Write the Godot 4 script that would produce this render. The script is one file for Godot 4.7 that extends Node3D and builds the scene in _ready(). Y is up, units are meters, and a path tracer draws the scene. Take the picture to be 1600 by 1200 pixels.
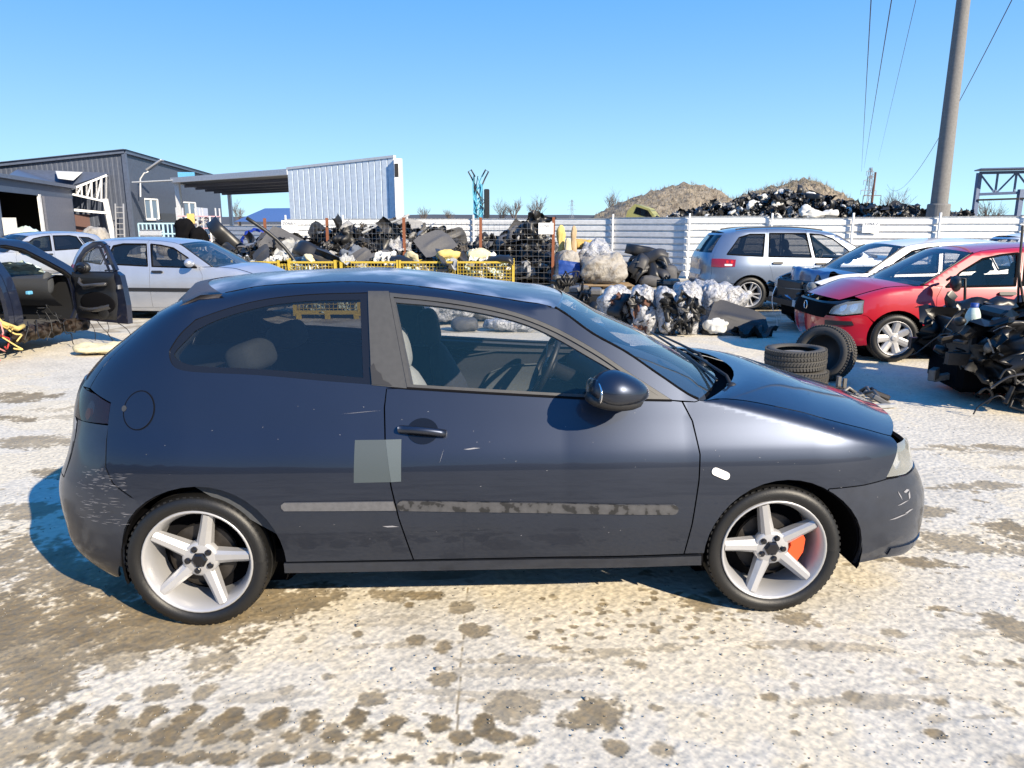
extends Node3D
# A breaker's yard in low winter sun: a dark blue three-door hatchback in front, other cars, scrap heaps and a sheet fence behind.

var M := {}
var used := {}
const MUD := [[-2.09,-2.96,0.734,0.33,0,0.95],[-1.46,-2.83,0.542,0.202,0,0.9],[-1.15,-3.01,0.316,0.255,0,0.85],[-1.87,-2.49,0.267,0.284,0,0.85],[-2.07,-3.32,0.501,0.407,0,0.8],[-1.62,-2.14,0.51,0.155,0,0.55],[-1.0,-2.14,0.638,0.111,0,0.42],[-2.12,-2.75,0.583,0.44,0,0.8],[-0.94,-3.1,0.177,0.154,0,0.8],[-2.97,-3.32,0.814,0.619,0,0.8],[-1.17,-2.57,0.1,0.111,0.3,0.6],[-1.57,-2.61,0.152,0.088,0.3,0.6],[-1.7,-2.28,0.045,0.069,0.2,1.0],[-1.56,-2.16,0.056,0.041,0.3,0.95],[-1.54,-2.06,0.062,0.035,-0.2,0.95],[-1.56,-2.27,0.045,0.069,0.2,1.0],[-1.43,-2.16,0.056,0.041,0.3,0.95],[-1.42,-2.06,0.062,0.035,-0.2,0.95],[-1.42,-2.27,0.045,0.069,0.2,1.0],[-1.3,-2.16,0.056,0.041,0.3,0.95],[-1.3,-2.06,0.062,0.035,-0.2,0.95],[-1.27,-2.26,0.045,0.068,0.2,1.0],[-1.16,-2.16,0.056,0.041,0.3,0.95],[-1.16,-2.06,0.062,0.035,-0.2,0.95],[-1.13,-2.26,0.045,0.068,0.2,1.0],[-1.02,-2.16,0.056,0.041,0.3,0.95],[-1.03,-2.06,0.062,0.035,-0.2,0.95],[-0.99,-2.25,0.045,0.068,0.2,1.0],[-0.89,-2.16,0.056,0.041,0.3,0.95],[-0.91,-2.06,0.062,0.035,-0.2,0.95],[-0.83,-2.25,0.044,0.068,0.2,1.0],[-0.74,-2.16,0.056,0.041,0.3,0.95],[-0.76,-2.06,0.062,0.035,-0.2,0.95],[-0.69,-2.24,0.044,0.067,0.2,1.0],[-0.6,-2.16,0.056,0.041,0.3,0.95],[-0.63,-2.06,0.062,0.035,-0.2,0.95],[-0.55,-2.24,0.044,0.067,0.2,1.0],[-0.47,-2.16,0.056,0.041,0.3,0.95],[-0.5,-2.06,0.062,0.035,-0.2,0.95],[-0.41,-2.23,0.044,0.067,0.2,1.0],[-0.33,-2.16,0.056,0.041,0.3,0.95],[-0.37,-2.06,0.062,0.035,-0.2,0.95],[-0.25,-2.23,0.044,0.066,0.2,1.0],[-0.18,-2.16,0.056,0.041,0.3,0.95],[-0.23,-2.06,0.062,0.035,-0.2,0.95],[-0.1,-2.22,0.044,0.066,0.2,1.0],[-0.03,-2.16,0.056,0.041,0.3,0.95],[-0.08,-2.06,0.062,0.035,-0.2,0.95],[1.26,-2.92,0.1,0.069,-0.15722122374486516,0.7360573063239879],[0.82,-3.04,0.11,0.08,-0.07802690007115246,0.7509800096490487],[0.0,-2.31,0.1,0.092,0.07543218246483241,0.6163822148099533],[0.3,-2.29,0.14,0.091,-0.2920992050670755,0.809367270524115],[1.04,-3.14,0.072,0.042,-0.1443875914031954,0.6585827402616741],[-0.27,-2.49,0.053,0.048,0.2973869013062777,0.7175658768806119],[-0.51,-2.37,0.061,0.059,0.2018768707646333,0.7190883021748338],[-1.13,-2.41,0.038,0.053,0.08344088432649716,0.6376541060058809],[0.04,-2.14,0.051,0.037,0.08091639497111308,0.8170113267858241],[0.34,-2.12,0.042,0.043,0.013908726229980795,0.7853129640503725],[0.48,-2.1,0.046,0.042,0.10284688522175556,0.6160078595567493],[-0.16,-2.83,0.071,0.06,0.15493814777209042,0.7477748957328294],[-0.23,-3.01,0.063,0.056,-0.11923940429057259,0.6077529378674374],[-0.59,-3.13,0.119,0.06,0.21931634218736734,0.7181872721663667],[-0.4,-2.75,0.042,0.038,0.13129435443948184,0.8197032000638704],[-0.29,-2.7,0.037,0.047,0.1284776901667215,0.8302746668959686],[-0.65,-2.8,0.027,0.03,-0.06302195759955365,0.800227192746307],[-0.42,-3.13,0.089,0.048,-0.0332273663695436,0.8338966804261303],[2.41,-3.69,0.448,0.146,0.227319996202825,0.6243635774327193],[2.49,-4.14,0.153,0.09,-0.21841868387959867,0.6542467353082844],[3.74,-5.42,0.197,0.116,0.2792880833389218,0.7090404666568573],[3.39,-5.42,0.197,0.099,0.07598897452008235,0.6752565496063763],[2.11,-3.77,0.211,0.118,0.004345790297435703,0.6964665647112256],[2.13,-2.85,0.137,0.128,-0.08945370673789196,0.7462685268513408],[1.89,-3.01,0.086,0.034,0.05055107578211937,0.8260504427119437],[2.8,-3.86,0.215,0.159,0.10918928198097999,0.8322364003000042],[-4.91,-7.14,0.383,0.278,0.21384033983805334,0.8477474112172038],[-3.75,-5.59,0.354,0.211,0.10276412529751094,0.6407749054927674],[-4.4,-6.28,0.339,0.131,0.21638251986976093,0.8411582368272653],[-3.13,-4.83,0.221,0.107,0.24281759070734193,0.7422768758685808],[-2.91,-4.14,0.23,0.15,0.12829021210451952,0.6527812459188995],[-2.65,-3.69,0.207,0.097,0.19896475816401255,0.7433830880878212],[3.11,-4.58,0.294,0.084,-0.12902552280827687,0.6158651442863073],[2.08,-3.46,0.162,0.072,0.21236549305360813,0.8474515037303954],[0.93,-2.37,0.047,0.03,-0.24688914413416296,0.8001488303143754],[1.23,-2.37,0.037,0.037,-0.053722903592454685,0.6376913436132023],[1.54,-2.34,0.032,0.036,-0.12366525190856267,0.7921979718193362],[1.23,-2.7,0.031,0.037,0.22366021477692083,0.6110475152823858],[0.99,-2.7,0.078,0.023,0.0687195171190852,0.611235060874009],[0.5,-2.57,0.025,0.034,0.13106428646910973,0.6827385365047518],[0.18,-2.7,0.063,0.028,0.22854318434841486,0.8451589392108348],[0.55,-2.75,0.019,0.015,0.09976280879660071,0.5125511048701271],[0.28,-2.98,0.026,0.018,-0.4575641752787958,0.847111613571089],[0.37,-2.77,0.03,0.018,-0.03959036715409525,0.7080291938370256],[0.71,-2.9,0.025,0.022,0.44062125542396324,0.7028107263782639],[0.5,-2.86,0.018,0.018,0.4777973164486353,0.7084509173124824],[0.66,-3.15,0.024,0.025,-0.47994710969540066,0.7463191765225027],[0.75,-3.13,0.028,0.024,0.1792813980381086,0.641030793216419],[0.76,-2.85,0.014,0.016,0.1760203094873768,0.8853222321545029],[0.33,-2.96,0.026,0.02,-0.1360449106600431,0.6250682644787643],[0.44,-2.9,0.02,0.02,0.27227341244412095,0.510768482003732],[0.63,-2.85,0.02,0.018,0.3038076703949133,0.5954780707591367],[0.27,-2.97,0.028,0.018,-0.17803401537873553,0.6335014601794702],[0.91,-2.97,0.031,0.018,-0.16328976495511927,0.760092950516998],[0.96,-2.96,0.019,0.018,0.029627628308393272,0.5763215223405984],[0.84,-2.81,0.017,0.018,0.3072264181669536,0.7567749025986612],[0.89,-3.01,0.017,0.02,0.2938619244841648,0.608469797565701],[0.43,-2.98,0.023,0.021,0.4206123829876306,0.5623991435753437],[0.08,-2.77,0.03,0.024,-0.06564768732434889,0.8800644665532091],[1.03,-3.06,0.03,0.027,0.1629872005284907,0.7076059906583013],[0.38,-3.01,0.019,0.018,0.08867771901908617,0.6148044708967099],[0.93,-3.14,0.034,0.027,0.42385479955724203,0.8586268659936194],[0.96,-2.91,0.014,0.024,-0.32817840946326293,0.6199552274913973],[0.73,-2.93,0.022,0.026,0.1121639096259125,0.636541062967198],[0.32,-2.8,0.022,0.023,-0.14815836980340502,0.5789334688252837],[0.59,-2.82,0.017,0.023,0.42176651127363196,0.8224204156651655],[0.95,-3.16,0.028,0.029,-0.4500681478046705,0.6085588134773333],[0.35,-2.93,0.022,0.021,0.2764976607227775,0.5007234598905517],[0.14,-3.1,0.017,0.019,0.47469253117599397,0.8417795738956906],[0.17,-2.94,0.02,0.02,-0.14871044169517533,0.7587654453207135],[0.67,-3.0,0.018,0.02,-0.37624497616581554,0.7222103774651555],[0.8,-2.99,0.016,0.019,-0.12672542437301693,0.741773947031114],[0.87,-2.99,0.03,0.024,-0.06840640266936449,0.6489680577142366],[0.56,-2.86,0.022,0.023,-0.039160087571105784,0.5980333185751707],[0.6,-2.87,0.015,0.02,-0.07414494357730539,0.8518677146079969],[1.02,-2.99,0.032,0.026,-0.23782027422300756,0.6856572857217651],[0.2,-2.82,0.026,0.024,0.2924693850906904,0.7670246306318922],[0.8,-2.92,0.016,0.022,-0.4950987214330761,0.55740734409085],[0.9,-3.14,0.017,0.019,0.38046791684449255,0.5716614419801428],[0.1,-2.81,0.016,0.023,0.17353476943016877,0.8344727805148042],[1.01,-2.91,0.029,0.016,0.26741853776303925,0.7045302973062004],[0.83,-3.11,0.03,0.029,-0.4388605017206221,0.6296987470073182],[0.61,-2.81,0.018,0.017,-0.2500339191098431,0.7463923922184508],[0.84,-2.99,0.022,0.021,-0.14971551629425062,0.6672870605180096],[0.17,-2.94,0.033,0.021,0.24740900074758565,0.5642481965281696],[0.74,-2.84,0.026,0.02,-0.016279107658754177,0.7571812015803217],[1.01,-3.09,0.017,0.027,0.41661438121377636,0.7069015531262517],[0.51,-2.86,0.017,0.018,-0.3008201632905365,0.7342469260562011],[0.41,-3.05,0.029,0.028,-0.20413636661034062,0.7821333165624562],[0.47,-2.81,0.025,0.018,-0.28239512214640294,0.5092499025705267],[0.56,-2.99,0.018,0.021,-0.17795784411880644,0.809681820463545],[0.21,-2.76,0.022,0.02,-0.03194704219313704,0.8338446942024076],[0.89,-2.92,0.023,0.024,0.35664894392755087,0.6601049237940165],[0.76,-2.77,0.022,0.017,-0.26522127800993733,0.7870753430644652],[0.71,-2.77,0.029,0.017,-0.3103768320694501,0.6034492109342806],[0.26,-2.86,0.03,0.025,-0.24499206863560197,0.8460395754725403],[0.4,-2.97,0.029,0.017,-0.40735766839850096,0.8335716572813723],[0.38,-3.0,0.026,0.024,-0.4931163040594446,0.6339207748516489],[0.51,-2.95,0.018,0.023,0.45533730454730237,0.6563679996890587],[0.65,-3.1,0.02,0.026,-0.38747099460349055,0.8548756048902386],[1.03,-3.11,0.034,0.022,0.27241924679601914,0.802929331214463],[0.37,-2.87,0.026,0.024,-0.2344082585933367,0.8016758768095051],[1.01,-2.87,0.024,0.017,-0.006119277263559875,0.6408631088123415],[0.77,-2.87,0.025,0.017,0.14566780425756765,0.7523537759469209],[0.25,-2.79,0.026,0.016,0.4318440821750561,0.5565537003302886],[0.4,-2.86,0.025,0.021,0.14748680730836783,0.6830815419029369],[0.41,-3.08,0.016,0.026,0.2544804405698937,0.7172540503020819],[0.83,-3.0,0.02,0.021,0.37254018438252656,0.516844330664572],[0.6,-3.05,0.03,0.021,-0.16713736247239008,0.661335544133878],[0.6,-2.84,0.02,0.024,-0.3878691185147869,0.6081950056258405],[0.19,-3.11,0.031,0.027,-0.3151540704207608,0.5756678091498963],[-0.19,-2.4,0.318,0.019,0.050975078180262146,0.28466791196595276],[0.5,-2.67,0.337,0.037,-0.1395299159075385,0.3960825525757312],[3.84,-5.35,0.647,0.043,-0.1410868048850293,0.37350429395755724],[0.08,-2.61,0.292,0.027,-0.012183066093005929,0.3849707490566926],[-4.2,-6.61,0.338,0.13,-0.04990004877037724,0.36624839681385934],[1.95,-2.8,0.154,0.037,0.04462771466916271,0.2393506291070314],[-3.99,-6.32,0.36,0.116,-0.14726124655475206,0.28228676613677095],[-0.05,-2.37,0.295,0.025,-0.05406205297166858,0.2668677417380082],[1.72,-2.06,0.166,0.032,-0.09732244464139014,0.266740420155852],[2.94,-5.38,0.46,0.039,0.0025832905042086074,0.3626636851220686],[0.45,-2.68,0.345,0.02,-0.05347574244657957,0.3179938727163506],[1.2,-3.11,0.326,0.034,-0.12404007965876299,0.1885132237726322],[1.96,-2.57,0.247,0.03,0.08230904661184796,0.3949792076284494],[-1.1,-3.1,0.268,0.028,-0.1383504655654472,0.24203161434183107],[3.96,-5.34,0.528,0.108,-0.031301775741926496,0.25864385153512215],[1.03,-2.73,0.228,0.017,0.08406236383521581,0.3421728451163466],[-1.72,-2.85,0.383,0.046,-0.045711714505703493,0.3539170401294479],[1.49,-2.46,0.123,0.016,-0.1273378919076094,0.2054276753852582],[-0.86,-2.09,0.225,0.022,0.059592507297642205,0.19843208889747685],[1.74,-2.27,0.169,0.013,-0.07474183972325107,0.32919013540883946],[-1.08,-2.14,0.212,0.018,-0.048810707654992014,0.23513184684270078],[-0.54,-2.9,0.236,0.047,-0.13985689000931054,0.19411058343201898],[3.69,-4.95,0.601,0.06,-0.020006171066546147,0.32787240571813103],[-0.88,-2.38,0.189,0.035,-0.14522149629707348,0.20989385492460125],[1.31,-2.7,0.301,0.041,0.08961516297975256,0.33058840411581897],[-1.52,-3.15,0.309,0.02,-0.09338584640556027,0.3512884485428236],[-0.47,-2.72,0.233,0.03,-0.10078081707368014,0.3752116875364809],[-1.98,-2.41,0.228,0.032,-0.09877640884562464,0.33882584326382603],[1.24,-2.34,0.34,0.039,-0.015760849832094137,0.3539731686197173],[-4.45,-6.28,0.406,0.13,-0.0427664238962161,0.18772294564572858],[0.13,-2.39,0.329,0.028,0.019471572506002233,0.27683591103601773],[1.5,-2.37,0.239,0.021,0.03221080035256438,0.3205516512405654],[0.1,-2.53,0.358,0.04,0.002358638510554234,0.24698032533503825]]
const HERO_AT := Vector3(-1.3563, 0, -3.6650)
const HERO_TURN := 0.0468
var rng := RandomNumberGenerator.new()


# ---------------------------------------------------------------- small helpers
func mat(col: Color, rough := 0.7, metal := 0.0, o := {}) -> StandardMaterial3D:
	var m := StandardMaterial3D.new()
	m.albedo_color = Color(col.r, col.g, col.b).linear_to_srgb()
	m.albedo_color.a = col.a
	m.roughness = rough
	m.metallic = metal
	m.cull_mode = BaseMaterial3D.CULL_DISABLED
	if col.a < 1.0:
		m.transparency = BaseMaterial3D.TRANSPARENCY_ALPHA
	for k in o:
		m.set(k, o[k])
	return m


func noise(freq: float, oct := 4, sd := 1, type := FastNoiseLite.TYPE_SIMPLEX_SMOOTH) -> FastNoiseLite:
	var n := FastNoiseLite.new()
	n.noise_type = type
	n.frequency = freq
	n.fractal_octaves = oct
	n.seed = sd
	return n


func ramp(a: Array) -> Gradient:
	var g := Gradient.new()
	var off := PackedFloat32Array()
	var cols := PackedColorArray()
	for e in a:
		off.append(e[0])
		cols.append(e[1])
	g.offsets = off
	g.colors = cols
	return g


func grey(v: float, w := 0.0) -> Color:
	return Color(v + w, v + w * 0.4, v - w * 0.4)


func tex(n: FastNoiseLite, size: int, g: Gradient = null, nrm := 0.0) -> NoiseTexture2D:
	var t := NoiseTexture2D.new()
	t.width = size
	t.height = size
	t.seamless = true
	t.noise = n
	if g:
		t.color_ramp = g
	if nrm > 0.0:
		t.as_normal_map = true
		t.bump_strength = nrm
	return t


## wear: a triplanar tint over a material, sz in repeats per metre
func worn(m: StandardMaterial3D, t: Texture2D, sz: float, nt: Texture2D = null, ns := 0.5, world := false) -> StandardMaterial3D:
	if t:
		m.albedo_texture = t
	m.uv1_triplanar = true
	m.uv1_world_triplanar = world
	m.uv1_scale = Vector3.ONE * sz
	if nt:
		m.normal_enabled = true
		m.normal_texture = nt
		m.normal_scale = ns
	return m


func nm(called: String) -> String:
	if not used.has(called):
		used[called] = 0
		return called
	used[called] += 1
	return "%s_%03d" % [called, used[called]]


func thing(called: String, label: String, category: String, at := Vector3.ZERO, turn := 0.0, group := "") -> Node3D:
	var o := Node3D.new()
	o.name = nm(called)
	add_child(o, true)
	o.position = at
	o.rotation.y = turn
	return tag(o, label, category, group)


func tag(o: Node3D, label: String, category: String, group := "") -> Node3D:
	o.set_meta("label", label)
	o.set_meta("category", category)
	if group:
		o.set_meta("group", group)
	return o


func part(called: String, what, m: Material, parent: Node3D = null, at := Vector3.ZERO) -> MeshInstance3D:
	var o := MeshInstance3D.new()
	if parent == null:
		o.name = nm(called)
		add_child(o, true)
	else:
		o.name = called
		parent.add_child(o, true)
	o.mesh = what.done() if what is B else what
	o.material_override = m
	o.position = at
	return o


func dup(o: Node3D, at: Vector3, rot: Vector3, label: String, group := "", sc := Vector3.ONE) -> Node3D:
	var c: Node3D = o.duplicate()
	c.name = nm(str(o.name).rstrip("_0123456789"))
	add_child(c, true)
	c.position = at
	c.rotation = rot
	c.scale = sc
	c.set_meta("label", label)
	if group:
		c.set_meta("group", group)
	return c


func v2(a: Array) -> PackedVector2Array:
	var p := PackedVector2Array()
	for i in range(0, a.size(), 2):
		p.append(Vector2(a[i], a[i + 1]))
	return p


func xf(at: Vector3, rot := Vector3.ZERO, sc := Vector3.ONE) -> Transform3D:
	return Transform3D(Basis.from_euler(rot).scaled_local(sc), at)


# collects shapes into one mesh
class B:
	var st := SurfaceTool.new()
	var t := Transform3D()

	func _init() -> void:
		st.begin(Mesh.PRIMITIVE_TRIANGLES)
		st.set_smooth_group(-1)

	func at(x: Transform3D) -> B:
		t = x
		return self

	func sm(on: bool) -> B:
		st.set_smooth_group(0 if on else -1)
		return self

	func tri(a: Vector3, b: Vector3, c: Vector3) -> void:
		st.add_vertex(t * a)
		st.add_vertex(t * b)
		st.add_vertex(t * c)

	func quad(a: Vector3, b: Vector3, c: Vector3, d: Vector3) -> void:
		tri(a, b, c)
		tri(a, c, d)

	func done() -> ArrayMesh:
		st.generate_normals()
		st.index()
		return st.commit()

	# a box with chamfered edges
	func box(c: Vector3, s: Vector3, r := 0.0) -> B:
		var h := s / 2.0
		if r <= 0.0:
			var p := []
			for i in 8:
				p.append(c + Vector3(h.x if i & 1 else -h.x, h.y if i & 2 else -h.y, h.z if i & 4 else -h.z))
			for f in [[0, 2, 3, 1], [4, 5, 7, 6], [0, 1, 5, 4], [2, 6, 7, 3], [0, 4, 6, 2], [1, 3, 7, 5]]:
				quad(p[f[0]], p[f[1]], p[f[2]], p[f[3]])
			return self
		var k := h - Vector3.ONE * minf(r, h[h.min_axis_index()] * 0.98)
		var f := func(sx: float, sy: float, sz: float, ax: int) -> Vector3:
			return c + Vector3(sx * (h.x if ax == 0 else k.x), sy * (h.y if ax == 1 else k.y), sz * (h.z if ax == 2 else k.z))
		for s1 in [-1, 1]:
			_o(f.call(s1, -1, -1, 0), f.call(s1, -1, 1, 0), f.call(s1, 1, 1, 0), f.call(s1, 1, -1, 0), c)
			_o(f.call(-1, s1, -1, 1), f.call(-1, s1, 1, 1), f.call(1, s1, 1, 1), f.call(1, s1, -1, 1), c)
			_o(f.call(-1, -1, s1, 2), f.call(-1, 1, s1, 2), f.call(1, 1, s1, 2), f.call(1, -1, s1, 2), c)
			for s2 in [-1, 1]:
				_o(f.call(s1, s2, -1, 0), f.call(s1, s2, 1, 0), f.call(s1, s2, 1, 1), f.call(s1, s2, -1, 1), c)
				_o(f.call(s1, -1, s2, 0), f.call(s1, 1, s2, 0), f.call(s1, 1, s2, 2), f.call(s1, -1, s2, 2), c)
				_o(f.call(-1, s1, s2, 1), f.call(1, s1, s2, 1), f.call(1, s1, s2, 2), f.call(-1, s1, s2, 2), c)
				for s3 in [-1, 1]:
					_t(f.call(s1, s2, s3, 0), f.call(s1, s2, s3, 1), f.call(s1, s2, s3, 2), c)
		return self

	func _t(a: Vector3, b: Vector3, c: Vector3, mid: Vector3) -> void:
		if (c - a).cross(b - a).dot(a - mid) < 0:
			tri(a, c, b)
		else:
			tri(a, b, c)

	func _o(a: Vector3, b: Vector3, c: Vector3, d: Vector3, mid: Vector3) -> void:
		_t(a, b, c, mid)
		_t(a, c, d, mid)

	# a round bar through points
	func tube(p: Array, r: float, n := 6, r2 := -1.0, caps := true) -> B:
		var rows := []
		var up := Vector3.UP
		for i in p.size():
			var d: Vector3 = (p[mini(i + 1, p.size() - 1)] - p[maxi(i - 1, 0)]).normalized()
			if absf(d.dot(up)) > 0.95:
				up = Vector3.RIGHT if absf(d.x) < 0.9 else Vector3.BACK
			var x := up.cross(d).normalized()
			up = d.cross(x).normalized()
			var k := r if r2 < 0 else lerpf(r, r2, float(i) / (p.size() - 1))
			var row := PackedVector3Array()
			for j in n + 1:
				var a := TAU * j / n
				row.append(p[i] + (x * cos(a) + up * sin(a)) * k)
			rows.append(row)
		sheet(rows)
		if caps:
			for e in [0, rows.size() - 1]:
				for j in range(1, n - 1):
					tri(rows[e][0], rows[e][j], rows[e][j + 1])
		return self

	func bar(a: Vector3, b: Vector3, w: float, h: float) -> B:
		var d := (b - a).normalized()
		var x := (Vector3.UP if absf(d.y) < 0.95 else Vector3.RIGHT).cross(d).normalized() * w / 2
		var y := d.cross(x).normalized() * h / 2
		var p := [a - x - y, a + x - y, a + x + y, a - x + y, b - x - y, b + x - y, b + x + y, b - x + y]
		for f in [[0, 1, 2, 3], [4, 7, 6, 5], [0, 4, 5, 1], [1, 5, 6, 2], [2, 6, 7, 3], [3, 7, 4, 0]]:
			quad(p[f[0]], p[f[1]], p[f[2]], p[f[3]])
		return self

	func sheet(rows: Array) -> B:
		for i in rows.size() - 1:
			var a: PackedVector3Array = rows[i]
			var b: PackedVector3Array = rows[i + 1]
			for j in a.size() - 1:
				quad(a[j], a[j + 1], b[j + 1], b[j])
		return self

	# profile of (radius, height) turned round the y axis
	func lathe(pr: PackedVector2Array, n := 32, a0 := 0.0, a1 := TAU) -> B:
		var rows := []
		for p in pr:
			var row := PackedVector3Array()
			for j in n + 1:
				var a := lerpf(a0, a1, float(j) / n)
				row.append(Vector3(cos(a) * p.x, p.y, sin(a) * p.x))
			rows.append(row)
		return sheet(rows)

	# a flat outline in xy, given thickness along z
	func prism(poly: PackedVector2Array, z0: float, z1: float) -> B:
		var ix := Geometry2D.triangulate_polygon(poly)
		for z in [z0, z1]:
			for i in range(0, ix.size(), 3):
				var q := [Vector3(poly[ix[i]].x, poly[ix[i]].y, z), Vector3(poly[ix[i + 1]].x, poly[ix[i + 1]].y, z), Vector3(poly[ix[i + 2]].x, poly[ix[i + 2]].y, z)]
				tri(q[0], q[1], q[2])
		for i in poly.size():
			var a := poly[i]
			var b := poly[(i + 1) % poly.size()]
			quad(Vector3(a.x, a.y, z0), Vector3(b.x, b.y, z0), Vector3(b.x, b.y, z1), Vector3(a.x, a.y, z1))
		return self

	# a lump: an ellipsoid pushed about by noise
	func lump(c: Vector3, r: Vector3, amp: float, n: FastNoiseLite, freq := 1.0, u := 20, v := 12, flat := -99.0, pw := 1.0) -> B:
		var rows := []
		for i in v + 1:
			var th := PI * i / v
			var row := PackedVector3Array()
			for j in u + 1:
				var ph := TAU * (j % u) / u
				var d := Vector3(sin(th) * cos(ph), cos(th), sin(th) * sin(ph))
				if pw != 1.0:
					d = Vector3(signf(d.x) * pow(absf(d.x), pw), signf(d.y) * pow(absf(d.y), pw), signf(d.z) * pow(absf(d.z), pw))
				var p := c + d * r
				p += d * (amp * n.get_noise_3dv(p * freq))
				p.y = maxf(p.y, flat)
				row.append(p)
			rows.append(row)
		return sheet(rows)


# ---------------------------------------------------------------- car bodies
# A car's flank as a surface: (u, y) -> point; u runs along the car and round its ends, y is height, the near flank is +z.
class Shape:
	var pv: PackedVector2Array
	var nose: PackedVector2Array
	var tail: PackedVector2Array
	var top: PackedVector2Array
	var rt: PackedVector2Array
	var bow := 0.012
	var xm := 1.2
	var xf1 := 2.6
	var lf := 1.02
	var xr1 := 0.0
	var lr := 1.08
	var k := 0.4
	var dent: FastNoiseLite
	var dent_amp := 0.0

	static func it(t: PackedVector2Array, x: float) -> float:
		var n := t.size()
		if x <= t[0].x:
			return t[0].y
		if x >= t[n - 1].x:
			return t[n - 1].y
		var i := 1
		while t[i].x < x:
			i += 1
		var a := t[i - 1]
		var b := t[i]
		var h := b.x - a.x
		var s := (b.y - a.y) / h
		var m0 := s
		var m1 := s
		if i > 1:
			m0 = (b.y - t[i - 2].y) / (b.x - t[i - 2].x)
		if i < n - 1:
			m1 = (t[i + 1].y - a.y) / (t[i + 1].x - a.x)
		var f := (x - a.x) / h
		var f2 := f * f
		var f3 := f2 * f
		return a.y * (2 * f3 - 3 * f2 + 1) + m0 * h * (f3 - 2 * f2 + f) + b.y * (3 * f2 - 2 * f3) + m1 * h * (f3 - f2)

	func pt(u: float, y: float) -> Vector3:
		var z := it(pv, y)
		var yt := it(top, u)
		var r := it(rt, u)
		var t := clampf((y - (yt - r)) / r, 0.0, 1.0)
		z -= r * (1.0 - sqrt(maxf(0.0, 1.0 - t * t)))
		y = minf(y, yt)
		var x := u
		if u > xf1:
			var f := minf((u - xf1) / lf, 1.0) * PI / 2
			x = xf1 + (maxf(it(nose, y), xf1 + 0.05) - xf1) * sin(f)
			z *= pow(maxf(cos(f), 0.0), k)
		elif u < xr1:
			var f := minf((xr1 - u) / lr, 1.0) * PI / 2
			x = xr1 + (minf(it(tail, y), xr1 - 0.05) - xr1) * sin(f)
			z *= pow(maxf(cos(f), 0.0), k)
		z -= bow * pow((x - xm) / 1.5, 2)
		if dent:
			var w := dent.get_noise_2d(u, y) * dent_amp
			z += w
			y += w * 0.6
		return Vector3(x, y, maxf(z, 0.0))

	func nrm(u: float, y: float) -> Vector3:
		var yt := it(top, u)
		y = minf(y, yt - 0.004)
		var n := (pt(u + 0.004, y) - pt(u - 0.004, y)).cross(pt(u, y + 0.003) - pt(u, y - 0.003)).normalized()
		return n if n.is_finite() and n.length() > 0.5 else Vector3.BACK

	func on(u: float, y: float, s: float, off: float) -> Vector3:
		var p := pt(u, y)
		if off != 0.0:
			p += nrm(u, y) * off
		p.z *= s
		return p


func circle(c: Vector2, r: float, n := 28, sy := 1.0) -> PackedVector2Array:
	var p := PackedVector2Array()
	for i in n:
		p.append(c + Vector2(cos(TAU * i / n) * r, sin(TAU * i / n) * r * sy))
	return p


func capsule(a: Vector2, b: Vector2, h: float) -> PackedVector2Array:
	var p := PackedVector2Array()
	var d := (b - a).angle()
	for i in 7:
		p.append(b + Vector2.from_angle(d - PI / 2 + PI * i / 6) * h)
	for i in 7:
		p.append(a + Vector2.from_angle(d + PI / 2 + PI * i / 6) * h)
	return p


func largest(l: Array) -> PackedVector2Array:
	var best := PackedVector2Array()
	var most := -1.0
	for q: PackedVector2Array in l:
		var a := 0.0
		for i in q.size():
			a += q[i].cross(q[(i + 1) % q.size()])
		if absf(a) > most:
			most = absf(a)
			best = q
	return best


func cut(p: PackedVector2Array, by: PackedVector2Array) -> PackedVector2Array:
	return largest(Geometry2D.clip_polygons(p, by))


func grow(p: PackedVector2Array, d: float) -> PackedVector2Array:
	return largest(Geometry2D.offset_polygon(p, d, Geometry2D.JOIN_ROUND if d > 0 else Geometry2D.JOIN_MITER))


## a piece of a car's skin, cut out along poly (with holes), with an edge of its own thickness; both = the two flanks in one mesh
func panel(c: Shape, poly: PackedVector2Array, holes := [], s := 1.0, off := 0.0, thick := 0.012, cell := 0.05, both := false) -> ArrayMesh:
	var st := SurfaceTool.new()
	st.begin(Mesh.PRIMITIVE_TRIANGLES)
	for side: float in ([1.0, -1.0] if both else [s]):
		_panel(st, c, poly, holes, side, off, thick, cell)
	st.index()
	return st.commit()


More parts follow.
